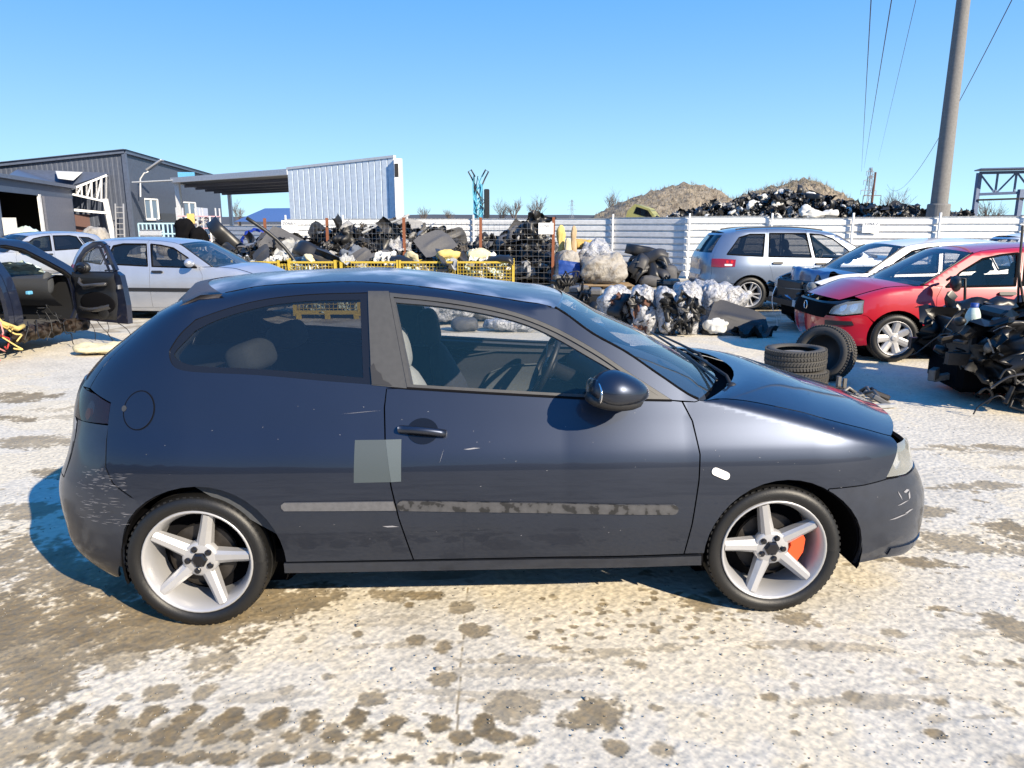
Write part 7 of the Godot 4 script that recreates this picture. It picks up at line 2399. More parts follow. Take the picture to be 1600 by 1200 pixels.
# ---------------------------------------------------------------- wrecks
func wreck_left() -> void:
	var c := car_shape(HATCH, 1.02)
	var turn := 1.46
	var o := thing("stripped_car_wreck", "stripped dark blue car wreck at the left edge, its door swung open", "car", Vector3(-7.38, 0.03, -8.55), turn)
	var k := 1.02
	# right side: roof rail, pillars and sill round the door opening
	var ring := PackedVector2Array([Vector2(1.10 * k, 0.30), Vector2(1.06 * k, 1.0), Vector2(0.97 * k, 1.39), Vector2(1.25 * k, 1.39), Vector2(1.52 * k, 1.33), Vector2(1.82 * k, 1.16), Vector2(2.05 * k, 1.02), Vector2(2.16 * k, 0.92), Vector2(2.17 * k, 0.45), Vector2(2.08 * k, 0.30)])
	var outer := PackedVector2Array([Vector2(0.96 * k, 0.22), Vector2(0.92 * k, 1.0), Vector2(0.85 * k, 1.38)])
	var tp := top_pts(c, 0.85 * k, 2.3 * k, 24)
	outer.append_array(tp)
	outer.append_array(PackedVector2Array([Vector2(2.34 * k, 0.92), Vector2(2.32 * k, 0.3), Vector2(2.25 * k, 0.22)]))
	var body := part("door_frame", panel(c, outer, [ring], 1.0, 0.0, 0.10, 0.07), M.navy, o)
	part("door_seal", panel(c, grow(ring, 0.02), [grow(ring, -0.012)], 1.0, -0.03, 0.03, 0.08), M.black_soft, body)
	var rear := PackedVector2Array([Vector2(0.95 * k, 0.22), Vector2(0.91 * k, 1.0), Vector2(0.84 * k, 1.38)])
	rear.append_array(top_pts(c, 0.84 * k, -0.5, 14))
	rear.append_array(PackedVector2Array([Vector2(-0.55, 0.9), Vector2(-0.5, 0.5)]))
	rear = cut(rear, circle(Vector2(0, 0.31), 0.40, 28))
	part("quarter_panel", panel(c, rear, [PackedVector2Array([Vector2(0.12, 0.4), Vector2(0.06, 0.98), Vector2(0.25, 1.35), Vector2(0.78, 1.37), Vector2(0.85, 1.0), Vector2(0.88, 0.36)])], 1.0, 0.0, 0.06, 0.09), M.navy, o)
	var left := PackedVector2Array([Vector2(0.3, 0.25), Vector2(0.3, 1.0), Vector2(2.3, 0.95), Vector2(2.3, 0.25)])
	part("far_side", panel(c, left, [], -1.0, 0.0, 0.05, 0.1), M.black_soft, o)
	var us := span(0.0, 1.60 * k, 14)
	var bows := []
	var crn := []
	for i in 15:
		bows.append(0.1 * smoothstep(0.75, 1.0, i / 14.0))
		crn.append(0.04)
	part("roof", across(edge_of(c, us), bows, crn, 12), M.navy, o)
	var fr := B.new().sm(true)
	var l := []
	for e: Vector3 in edge_of(c, span(1.55 * k, 2.3 * k, 8)):
		l.append(Vector3(e.x, e.y, -e.z))
	fr.tube(l, 0.04, 6)
	part("far_pillar", fr, M.navy, o)
	part("roof_header", B.new().bar(Vector3(1.68 * k, 1.40, -0.6), Vector3(1.68 * k, 1.40, 0.6), 0.1, 0.04), M.navy, o)
	# crazed windscreen hanging in its frame
	var cr := B.new()
	rng.seed = 14
	var nn := noise(1.5, 2, 3)
	var gridp := func(i: int, j: int) -> Vector3:
		var f := i / 14.0
		var z := lerpf(-0.62, 0.30, j / 14.0)
		rng.seed = i * 100 + j
		return Vector3(lerpf(1.95, 2.42, f) + 0.15 * (1 - z * z) + rng.randf_range(-0.02, 0.02), lerpf(1.12, 0.86, f) + 0.06 * nn.get_noise_2d(f * 3, z * 3) + rng.randf_range(-0.02, 0.02), z)
	for i in 14:
		for j in 14:
			cr.tri(gridp.call(i, j), gridp.call(i + 1, j), gridp.call(i + 1, j + 1))
			cr.tri(gridp.call(i, j), gridp.call(i + 1, j + 1), gridp.call(i, j + 1))
	part("crazed_windscreen", cr, M.crazed, o)
	# bonnet and front seen beyond the frame
	part("bonnet", B.new().sm(true).sheet([PackedVector3Array([Vector3(2.45, 0.97, -0.6), Vector3(2.5, 1.0, 0), Vector3(2.45, 0.97, 0.6)]), PackedVector3Array([Vector3(3.2, 0.85, -0.55), Vector3(3.3, 0.9, 0), Vector3(3.2, 0.85, 0.55)])]), M.navy, o)
	# inside
	var b := B.new()
	b.box(Vector3(1.3, 0.25, 0), Vector3(2.2, 0.06, 1.45))
	part("floor_pan", b, M.carpet, o)
	b = B.new().box(Vector3(2.32, 0.6, 0), Vector3(0.1, 0.65, 1.45))
	part("bulkhead", b, M.black_soft, o)
	b = B.new().sm(true)
	var rows := []
	for j in 13:
		var z := lerpf(-0.68, 0.70, j / 12.0)
		rows.append(PackedVector3Array([Vector3(2.3, 0.92, z), Vector3(2.05, 0.95, z), Vector3(1.88, 0.90, z), Vector3(1.86, 0.74, z), Vector3(1.98, 0.60, z), Vector3(2.12, 0.5, z)]))
	b.sheet(rows)
	part("dashboard", b, M.dash, o)
	b = B.new().sm(true).lump(Vector3(1.98, 0.84, 0.62), Vector3(0.1, 0.16, 0.05), 0.0, noise(1.0), 1.0, 16, 8)
	part("dash_end_cap", b, M.lining, o)
	seat(o, 0.72, 0.36, M.black_soft, 0.30)
	seat(o, 0.9, -0.36, M.black_soft, 0.30)
	# torn sill
	b = B.new().sm(true)
	rows = []
	var wn := noise(4.0, 3, 5)
	for i in 40:
		var x := lerpf(0.85, 2.35, i / 39.0)
		var row := PackedVector3Array()
		for e in [[0.84, 0.33], [0.90, 0.31], [0.91, 0.22], [0.86, 0.14], [0.78, 0.15]]:
			row.append(Vector3(x, e[1] + 0.05 * wn.get_noise_2d(x * 2, e[1] * 9), e[0] + 0.09 * wn.get_noise_2d(x * 2.5, e[0] * 20 + 3)))
		rows.append(row)
	b.sheet(rows)
	part("torn_sill", b, M.torn_metal, o)
	# wires
	rng.seed = 90
	for i in 26:
		var pts := []
		var p := Vector3(rng.randf_range(0.95, 1.9), rng.randf_range(0.3, 0.55), rng.randf_range(0.5, 0.95))
		if i > 13:
			p = Vector3(rng.randf_range(0.35, 0.75), rng.randf_range(0.3, 0.5), rng.randf_range(0.85, 0.98))
		for j in 5:
			pts.append(p)
			p += Vector3(rng.randf_range(-0.12, 0.12), rng.randf_range(-0.16, 0.05), rng.randf_range(-0.03, 0.09))
			p.y = maxf(p.y, 0.015)
		part("loose_wire", B.new().sm(true).tube(curvy(pts), 0.007 if i <= 13 else 0.011, 4), M.black_soft if i <= 13 else [M.wire_red, M.foam_yellow, M.wire_pink, M.foam_ochre][i % 4], o)
	b = B.new().sm(true)
	b.tube([Vector3(0.62, 0.82, 0.84), Vector3(0.60, 0.62, 0.88), Vector3(0.70, 0.45, 0.92), Vector3(0.92, 0.34, 0.95), Vector3(1.05, 0.36, 0.93)], 0.032, 8)
	part("yellow_tube", b, M.foam_yellow, o)
	b = B.new().bar(Vector3(0.58, 0.55, 0.87), Vector3(0.66, 0.86, 0.86), 0.12, 0.03)
	part("yellow_bracket", b, M.foam_yellow, o)
	b = B.new().box(Vector3(1.75, 0.72, 0.5), Vector3(0.08, 0.05, 0.06), 0.01)
	part("blue_connector", b, M.sky_blue, o)
	wheel(o, Vector3(0.0, 0.31, 0.72), 0.31, 0.215, 0.2, "steel", 0.0, 80, 0.0, M.dark_steel)
	# the open front door, seen from inside
	var dr := part("open_door", door_skin(), M.navy, o)
	dr.position = Vector3(2.16 * k, 0.0, 0.84)
	dr.rotation.y = -0.42 - turn
	part("inner_panel", door_inner(), M.black_soft, dr)
	var pk := B.new().sm(true)
	rows = []
	for i in 17:
		var f := i / 16.0
		var row := PackedVector3Array()
		for e in [[0.0, 0.0], [0.05, 0.015], [0.07, -0.02], [0.0, -0.06]]:
			row.append(Vector3(0.17 + f * 0.62, 0.545 - 0.03 * sin(PI * f) + e[1] - 0.05 * (1 - f), 0.05 + e[0] * (0.5 + sin(PI * f))))
		rows.append(row)
	pk.sheet(rows)
	part("door_pocket", pk, M.plastic_shine, dr)
	pk = B.new().sm(true)
	pk.tube([Vector3(0.22, 0.90, 0.05), Vector3(0.26, 0.84, 0.10), Vector3(0.36, 0.80, 0.115), Vector3(0.55, 0.82, 0.115), Vector3(0.78, 0.84, 0.08)], 0.026, 8)
	part("door_pull", pk, M.plastic_shine, dr)
	pk = B.new().sm(true).at(xf(Vector3(0.52, 0.56, 0.05)))
	pk.lump(Vector3.ZERO, Vector3(0.36, 0.16, 0.02), 0.0, noise(1.0), 1.0, 24, 10)
	part("pocket_recess", pk, M.black, dr)
	pk = B.new().sm(true).at(xf(Vector3(0.62, 0.46, 0.05)))
	pk.lump(Vector3.ZERO, Vector3(0.12, 0.12, 0.025), 0.0, noise(1.0), 1.0, 20, 8)
	part("speaker_grille", pk, M.black_soft, dr)
	pk = B.new().prism(v2([0.10, 0.99, 0.2, 1.13, 0.36, 1.27, 0.55, 1.345, 0.66, 1.34, 0.80, 1.02]), 0.0, 0.004)
	part("door_window", pk, M.glass, dr)
	pk = B.new().sm(true).at(xf(Vector3(0.27, 1.05, 0.02)))
	pk.lump(Vector3.ZERO, Vector3(0.13, 0.085, 0.07), 0.0, noise(1.0), 1.0, 18, 10)
	var mi := part("door_mirror", pk, M.black_soft, dr)
	pk = B.new().sm(true).at(xf(Vector3(0.28, 1.05, 0.062)))
	pk.lump(Vector3.ZERO, Vector3(0.105, 0.066, 0.035), 0.0, noise(1.0), 1.0, 18, 8)
	part("mirror_glass", pk, M.gloss_black, mi)
	pk = B.new().box(Vector3(0.97, 0.80, 0.03), Vector3(0.03, 0.06, 0.05), 0.006)
	part("door_latch", pk, M.steel, dr)
	for i in 4:
		var pts := []
		var p := Vector3(0.2 + 0.2 * i, 0.30, 0.0)
		for j in 4:
			pts.append(p)
			p += Vector3(rng.randf_range(0.0, 0.2), -0.09, rng.randf_range(-0.05, 0.1))
		part("loose_wire", B.new().sm(true).tube(curvy(pts), 0.006, 4), M.black_soft, dr)


func door_outline() -> PackedVector2Array:
	return v2([0.0, 0.32, 0.0, 0.93, 0.06, 1.0, 0.18, 1.16, 0.34, 1.30, 0.54, 1.385, 0.68, 1.39, 0.74, 1.36, 0.90, 1.02, 1.0, 0.96, 1.03, 0.80, 1.06, 0.55, 1.05, 0.29, 0.8, 0.28])


func door_skin() -> B:
	var b := B.new()
	var hole := v2([0.10, 0.99, 0.2, 1.13, 0.36, 1.27, 0.55, 1.345, 0.66, 1.34, 0.80, 1.02])
	# frame round the glass and the pressed lower part, 9 cm deep
	var low := v2([0.0, 0.30, 0.0, 0.93, 0.07, 0.99, 0.90, 1.01, 1.0, 0.96, 1.03, 0.80, 1.06, 0.55, 1.05, 0.29])
	b.prism(low, -0.06, 0.02)
	var o := door_outline()
	var arc := [o[2], o[3], o[4], o[5], o[6], o[7], o[8]]
	for i in arc.size() - 1:
		b.bar(Vector3(arc[i].x, arc[i].y, -0.01), Vector3(arc[i + 1].x, arc[i + 1].y, -0.01), 0.05, 0.06)
	for i in 5:
		b.bar(Vector3(hole[i].x, hole[i].y, 0.02), Vector3(hole[i + 1].x, hole[i + 1].y, 0.02), 0.02, 0.03)
	return b


func door_inner() -> B:
	var b := B.new().sm(true)
	var rows := []
	for i in 25:
		var row := PackedVector3Array()
		for j in 17:
			var x := lerpf(0.03, 0.90, i / 24.0)
			var y := lerpf(0.33, 0.985, j / 16.0)
			var e := minf(minf(x - 0.03, 0.90 - x), minf(y - 0.33, 0.985 - y))
			var z := 0.021 + 0.03 * smoothstep(0.0, 0.06, e) + 0.02 * exp(-pow((y - 0.92) / 0.05, 2)) - 0.012 * exp(-pow((y - 0.74) / 0.03, 2))
			row.append(Vector3(x - 0.06 * smoothstep(0.6, 0.33, y) * smoothstep(0.6, 0.9, x), y, z))
		rows.append(row)
	return b.sheet(rows)


func wreck_right() -> void:
	var o := thing("front_wreck", "black car wreck with its engine bay torn open at the right edge", "car", Vector3(5.0, 0, -7.15), PI - 0.16)
	# local x points to the nose (left in the view), local -z towards the camera
	rng.seed = 640
	var b := B.new()
	b.box(Vector3(-0.55, 0.62, 0.0), Vector3(0.12, 0.62, 1.40), 0.02)
	part("bulkhead", b, M.black_soft, o)
	# inner wings and chassis legs
	for s: float in [1.0, -1.0]:
		b = B.new().sm(true)
		var rows := []
		var wn := noise(3.0, 3, 11 + int(s))
		for i in 17:
			var x := lerpf(-0.6, 0.75, i / 16.0)
			var row := PackedVector3Array()
			for e in [[0.72, 0.90], [0.62, 0.92], [0.55, 0.82], [0.53, 0.74]]:
				row.append(Vector3(x, e[1] - 0.12 * smoothstep(0.1, 0.8, x) + 0.10 * wn.get_noise_2d(x * 2, e[1] * 5), (e[0] + 0.10 * wn.get_noise_2d(x * 2 + 5, e[1] * 6)) * s))
			rows.append(row)
		b.sheet(rows)
		part("inner_wing", b, M.wreck_black, o)
		b = B.new().bar(Vector3(-0.5, 0.42, 0.5 * s), Vector3(0.85, 0.45, 0.48 * s), 0.09, 0.11)
		part("chassis_leg", b, M.dark_steel, o)
		# strut, hub and disc
		b = B.new().sm(true).tube([Vector3(0.12, 0.88, 0.5 * s), Vector3(0.15, 0.55, 0.58 * s), Vector3(0.16, 0.36, 0.64 * s)], 0.05, 8)
		part("strut", b, M.dark_steel, o)
		b = B.new().sm(false).at(xf(Vector3(0.18, 0.36, 0.70 * s), Vector3(PI / 2, 0, 0.25))).lathe(v2([0, 0.02, 0.06, 0.03, 0.07, 0.012, 0.14, 0.012, 0.14, -0.012, 0, -0.012]), 28)
		part("brake_disc", b, M.rust_dark, o)
		b = B.new().at(xf(Vector3(0.06, 0.36, 0.70 * s))).box(Vector3.ZERO, Vector3(0.08, 0.16, 0.09), 0.02)
		part("brake_caliper", b, M.dark_steel, o)
		b = B.new().bar(Vector3(0.1, 0.24, 0.2 * s), Vector3(0.18, 0.28, 0.66 * s), 0.09, 0.05)
		part("lower_arm", b, M.dark_steel, o)
	# edge of the wing still straight, catching the light
	b = B.new().bar(Vector3(-1.2, 0.92, -0.72), Vector3(0.20, 0.90, -0.70), 0.03, 0.05)
	part("wing_edge", b, M.wreck_black, o)
	# engine
	b = B.new().box(Vector3(0.1, 0.55, 0.02), Vector3(0.55, 0.42, 0.72), 0.04)
	part("engine_block", b, M.engine_black, o)
	b = B.new().box(Vector3(0.08, 0.82, 0.05), Vector3(0.45, 0.12, 0.55), 0.04)
	part("engine_cover", b, M.black_soft, o)
	b = B.new().box(Vector3(0.62, 0.55, 0.0), Vector3(0.06, 0.42, 0.9), 0.01)
	part("radiator", b, M.black_soft, o)
	b = B.new().box(Vector3(0.30, 0.72, -0.38), Vector3(0.26, 0.2, 0.22), 0.02)
	part("battery", b, M.black_soft, o)
	b = B.new().sm(true).lump(Vector3(0.60, 0.80, -0.32), Vector3(0.07, 0.13, 0.07), 0.01, noise(3.0), 1.0, 14, 10)
	var rs := part("reservoir_bottle", b, M.pale_green, o)
	b = B.new().sm(true).at(xf(Vector3(0.60, 0.935, -0.32))).lathe(v2([0, 0.02, 0.035, 0.02, 0.035, -0.02]), 12)
	part("blue_cap", b, M.blue_sheet_dark, rs)
	for i in 80:
		var p := Vector3(rng.randf_range(-0.5, 0.85), rng.randf_range(0.18, 0.85), rng.randf_range(-0.8, 0.2))
		b = B.new().at(xf(p, Vector3(rng.randf() * 3, rng.randf() * 3, rng.randf() * 3)))
		if i % 3 == 0:
			b.box(Vector3.ZERO, Vector3(rng.randf_range(0.05, 0.2), rng.randf_range(0.03, 0.1), rng.randf_range(0.04, 0.12)), 0.008)
		elif i % 3 == 1:
			b.sm(true).lathe(v2([0, 0.05, 0.04, 0.05, 0.045, 0.0, 0.03, -0.06, 0, -0.06]), 10)
		else:
			b.box(Vector3.ZERO, Vector3(rng.randf_range(0.1, 0.3), 0.02, rng.randf_range(0.05, 0.15)), 0.004)
		part("engine_part", b, [M.engine_black, M.black_soft, M.steel_dirty, M.dark_steel, M.wreck_black][i % 5], o)
	for i in 40:
		var pts := []
		var p := Vector3(rng.randf_range(-0.5, 0.8), rng.randf_range(0.35, 0.9), rng.randf_range(-0.8, 0.1))
		var drop := -0.06 if i % 4 == 0 else 0.02
		for j in 6:
			pts.append(p)
			p += Vector3(rng.randf_range(-0.14, 0.14), rng.randf_range(-0.1, 0.06) + drop, rng.randf_range(-0.1, 0.08))
			p.y = maxf(p.y, 0.015)
		part("loose_wire", B.new().sm(true).tube(curvy(pts), rng.randf_range(0.004, 0.012), 5), [M.black_soft, M.black_soft, M.steel_dirty, M.plastic_shine][i % 4], o)
	# lying on the ground: a looped cable
	b = B.new().sm(true).tube([Vector3(0.25, 0.3, -0.6), Vector3(0.35, 0.05, -0.7), Vector3(0.15, 0.015, -0.85), Vector3(-0.1, 0.015, -0.98), Vector3(-0.3, 0.015, -0.9), Vector3(-0.15, 0.015, -0.78), Vector3(0.1, 0.02, -0.75)], 0.012, 5)
	part("looped_cable", b, M.black_soft, o)
	# torn sheet metal on the near side
	for e in [[-0.75, 0.52, -0.82, 0.0, 1.3, M.torn_metal], [-0.6, 0.72, -0.72, 0.4, 1.1, M.plastic_shine], [-0.35, 0.2, -0.7, -0.5, 0.8, M.wreck_black], [0.55, 0.62, 0.5, 0.8, 0.8, M.wreck_black]]:
		var p := part("torn_sheet", J["sheet%d" % (absi(int(e[3] * 10)) % 4)], e[5], o, Vector3(e[0], e[1], e[2]))
		p.rotation = Vector3(0.2, PI + e[3], 0.45)
		p.scale = Vector3.ONE * e[4]
	for i in 22:
		var p := part("crumpled_side", J["sheet%d" % (i % 4)], [M.wreck_black, M.engine_black, M.wreck_black, M.torn_metal][i % 4 if i > 5 else i % 3], o, Vector3(0.2 - 0.09 * i + 0.35 * (i % 2), 0.22 + 0.17 * (i % 4), -0.66 - 0.05 * (i % 3)))
		p.rotation = Vector3(0.25 * (i % 3 - 1), PI + 0.3 * (i % 4 - 1.5), 0.5 * (i % 5 - 2))
		p.scale = Vector3(0.75, 0.55, 0.8) * (0.8 + 0.15 * (i % 4))
	for i in 34:
		var a := Vector3(rng.randf_range(-1.1, 0.7), rng.randf_range(0.12, 0.85), rng.randf_range(-0.98, -0.66))
		var e := a + Vector3(rng.randf_range(-0.3, 0.3), rng.randf_range(-0.18, 0.18), rng.randf_range(-0.06, 0.06))
		if i % 2:
			part("bracket", B.new().bar(a, e, rng.randf_range(0.015, 0.05), 0.012), [M.steel_dirty, M.dark_steel, M.torn_metal][i % 3], o)
		else:
			part("pipe", B.new().sm(true).tube(curvy([a, a.lerp(e, 0.4) + Vector3(0, 0.06, -0.03), e, e + Vector3(0.04, -0.08, 0)]), rng.randf_range(0.006, 0.016), 6), [M.steel_dirty, M.black_soft, M.plastic_shine][i % 3], o)
	b = B.new()
	b.box(Vector3(-0.75, 0.40, -0.2), Vector3(1.3, 0.72, 0.7), 0.04)
	part("dark_underbody", b, M.black, o)
	b = B.new().box(Vector3(0.15, 0.26, 0.1), Vector3(1.0, 0.36, 0.8), 0.05)
	part("dark_subframe", b, M.black, o)
	var wt := part("tyre", tyre(0.30, 0.19, 0.2), M.rubber, o, Vector3(-0.12, 0.30, -0.5))
	wt.rotation = Vector3(PI / 2, 0.0, 0.0)
	# windscreen and pillars
	var cr := B.new()
	var gridp := func(i: int, j: int) -> Vector3:
		var f := i / 12.0
		var z := lerpf(-0.66, 0.66, j / 16.0)
		rng.seed = i * 77 + j
		return Vector3(lerpf(-0.62, -1.35, f) + 0.14 * (1 - z * z) + rng.randf_range(-0.015, 0.015), lerpf(0.92, 1.34, f) + rng.randf_range(-0.015, 0.015), z * (1.0 - 0.14 * f))
	for i in 12:
		for j in 16:
			cr.tri(gridp.call(i, j), gridp.call(i + 1, j), gridp.call(i + 1, j + 1))
			cr.tri(gridp.call(i, j), gridp.call(i + 1, j + 1), gridp.call(i, j + 1))
	part("crazed_windscreen", cr, M.crazed_dark, o)
	for s: float in [1.0, -1.0]:
		b = B.new().sm(true).tube([Vector3(-0.55, 0.90, 0.70 * s), Vector3(-0.98, 1.15, 0.65 * s), Vector3(-1.4, 1.36, 0.58 * s)], 0.035, 6)
		part("windscreen_pillar", b, M.wreck_black, o)
	b = B.new().sm(true)
	b.sheet([PackedVector3Array([Vector3(-0.52, 0.93, -0.68), Vector3(-0.40, 0.97, 0), Vector3(-0.52, 0.93, 0.68)]), PackedVector3Array([Vector3(-0.70, 0.94, -0.66), Vector3(-0.58, 0.98, 0), Vector3(-0.70, 0.94, 0.66)])])
	part("scuttle_panel", b, M.black_soft, o)
	b = B.new().box(Vector3(-1.7, 0.55, -0.78), Vector3(1.3, 0.75, 0.08), 0.02)
	part("door", b, M.wreck_black, o)
	b = B.new().box(Vector3(-1.2, 0.25, 0), Vector3(1.4, 0.2, 1.3), 0.02)
	part("floor_pan", b, M.black, o)
	# a sling hanging down over the wreck
	var sl := B.new().bar(Vector3(4.680, 1.671, -6.900), Vector3(4.707, 1.247, -6.900), 0.02, 0.012)
	sl.bar(Vector3(4.707, 1.247, -6.900), Vector3(4.826, 0.847, -6.900), 0.02, 0.012)
	sl.bar(Vector3(4.707, 1.247, -6.900), Vector3(4.786, 0.854, -6.950), 0.02, 0.012)
	tag(part("sling_strap", sl, M.black_soft), "black strap hanging over the black wreck's windscreen", "strap")


# ---------------------------------------------------------------- materials
func materials() -> void:
	var grain := tex(noise(0.02, 5, 3), 512, ramp([[0.0, grey(0.86)], [0.5, grey(0.94)], [1.0, grey(1.0)]]))
	var soft := tex(noise(0.01, 3, 3), 256, ramp([[0.0, grey(0.95)], [1.0, grey(1.0)]]))
	M.soft = soft
	var film := tex(noise(0.012, 5, 8), 512, ramp([[0.25, grey(0.25)], [0.6, grey(0.42)], [1.0, grey(0.62)]]))
	var fine := tex(noise(0.06, 4, 9), 512, null, 3.0)
	var crease := tex(noise(0.02, 4, 12, FastNoiseLite.TYPE_CELLULAR), 512, null, 8.0)
	var flake := {"clearcoat_enabled": true, "clearcoat": 0.6, "clearcoat_roughness": 0.03}
	var pb := Color(0.040, 0.048, 0.070)
	M.blue = worn(mat(pb, 0.37, 0.9, flake), soft, 0.8)
	M.blue_low = worn(mat(pb * 0.95, 0.45, 0.75, {"clearcoat_enabled": true, "clearcoat": 0.8, "clearcoat_roughness": 0.12}), grain, 1.2)
	M.blue_roof = worn(mat(Color(1, 1, 1), 0.5, 0.35, {"clearcoat_enabled": true, "clearcoat": 0.6, "clearcoat_roughness": 0.16}), tex(noise(0.008, 5, 21), 512, ramp([[0.0, pb.linear_to_srgb()], [0.40, pb.linear_to_srgb()], [0.56, Color(0.42, 0.43, 0.47)], [0.9, Color(0.80, 0.80, 0.82)]])), 0.55)
	M.blue_hood = worn(mat(pb, 0.42, 0.8, {"clearcoat_enabled": true, "clearcoat": 1.0, "clearcoat_roughness": 0.06}), grain, 0.7)
	M.spoiler = worn(mat(Color(0.07, 0.065, 0.075), 0.6, 0.2), grain, 3.0)
	M.black = mat(Color(0.006, 0.006, 0.007), 0.8, 0.0, {"metallic_specular": 0.1})
	M.black_soft = mat(Color(0.010, 0.0105, 0.012), 0.5)
	M.gloss_black = mat(Color(0.008, 0.008, 0.01), 0.12)
	M.plastic = worn(mat(Color(0.014, 0.014, 0.016), 0.5), grain, 2.0)
	M.seal = worn(mat(Color(0.035, 0.038, 0.045), 0.45), grain, 4.0)
	M.trim_grey = worn(mat(Color(0.040, 0.041, 0.043), 0.5), grain, 3.0)
	M.trim_worn = worn(mat(Color(0.22, 0.22, 0.235), 0.55, 0.1), tex(noise(0.03, 4, 31), 256, ramp([[0.0, grey(0.2)], [0.30, grey(0.25)], [0.37, grey(0.48)], [1.0, grey(0.58)]])), 2.2)
	M.trim_mid = worn(mat(Color(0.095, 0.095, 0.102), 0.5), grain, 3.0)
	M.cup = mat(Color(0.008, 0.009, 0.013), 0.2, 0.3)
	M.rubber = worn(mat(Color(0.0055, 0.0055, 0.006), 0.5), grain, 5.0, fine, 0.5)
	M.rubber_old = worn(mat(Color(0.055, 0.053, 0.05), 0.85), grain, 5.0, fine, 0.6)
	M.alloy = mat(Color(0.40, 0.40, 0.41), 0.38, 0.45)
	M.alloy_dull = mat(Color(0.45, 0.45, 0.46), 0.4, 0.6)
	M.steel = worn(mat(Color(0.35, 0.35, 0.36), 0.45, 0.7), grain, 3.0)
	M.dark_steel = worn(mat(Color(0.05, 0.045, 0.042), 0.5, 0.6), grain, 3.0)
	M.chrome = mat(Color(0.75, 0.75, 0.77), 0.15, 1.0)
	M.orange = mat(Color(0.75, 0.07, 0.015), 0.45)
	M.amber = mat(Color(0.8, 0.25, 0.03), 0.3)
	M.repeater = mat(Color(0.75, 0.72, 0.68), 0.15, 0.0)
	M.sticker = mat(Color(0.042, 0.054, 0.060), 0.45)
	M.sticker_pale = mat(Color(0.065, 0.082, 0.09), 0.45)
	M.scratch = mat(Color(0.20, 0.20, 0.22), 0.6)
	M.glass = mat(Color(0.02, 0.05, 0.06, 0.14), 0.02)
	M.glass_dark = mat(Color(0.006, 0.009, 0.013, 0.6), 0.02)
	M.glass_front = mat(Color(0.03, 0.06, 0.09, 0.25), 0.02)
	M.glass_tint = mat(Color(0.006, 0.008, 0.012, 0.8), 0.02)
	M.lamp_glass = mat(Color(0.5, 0.52, 0.5, 0.28), 0.04)
	M.lamp_dark = mat(Color(0.012, 0.006, 0.008, 0.8), 0.04)
	M.lining = worn(mat(Color(0.045, 0.05, 0.058), 0.8), grain, 4.0)
	M.dash = worn(mat(Color(0.03, 0.032, 0.036), 0.6), grain, 4.0)
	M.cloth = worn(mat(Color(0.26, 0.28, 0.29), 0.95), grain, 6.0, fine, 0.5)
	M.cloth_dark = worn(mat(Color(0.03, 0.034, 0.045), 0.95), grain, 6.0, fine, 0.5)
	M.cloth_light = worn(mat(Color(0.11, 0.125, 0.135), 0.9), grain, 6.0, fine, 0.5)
	M.grain = grain
	M.fine = fine
	M.crease = crease
	scrap_materials()


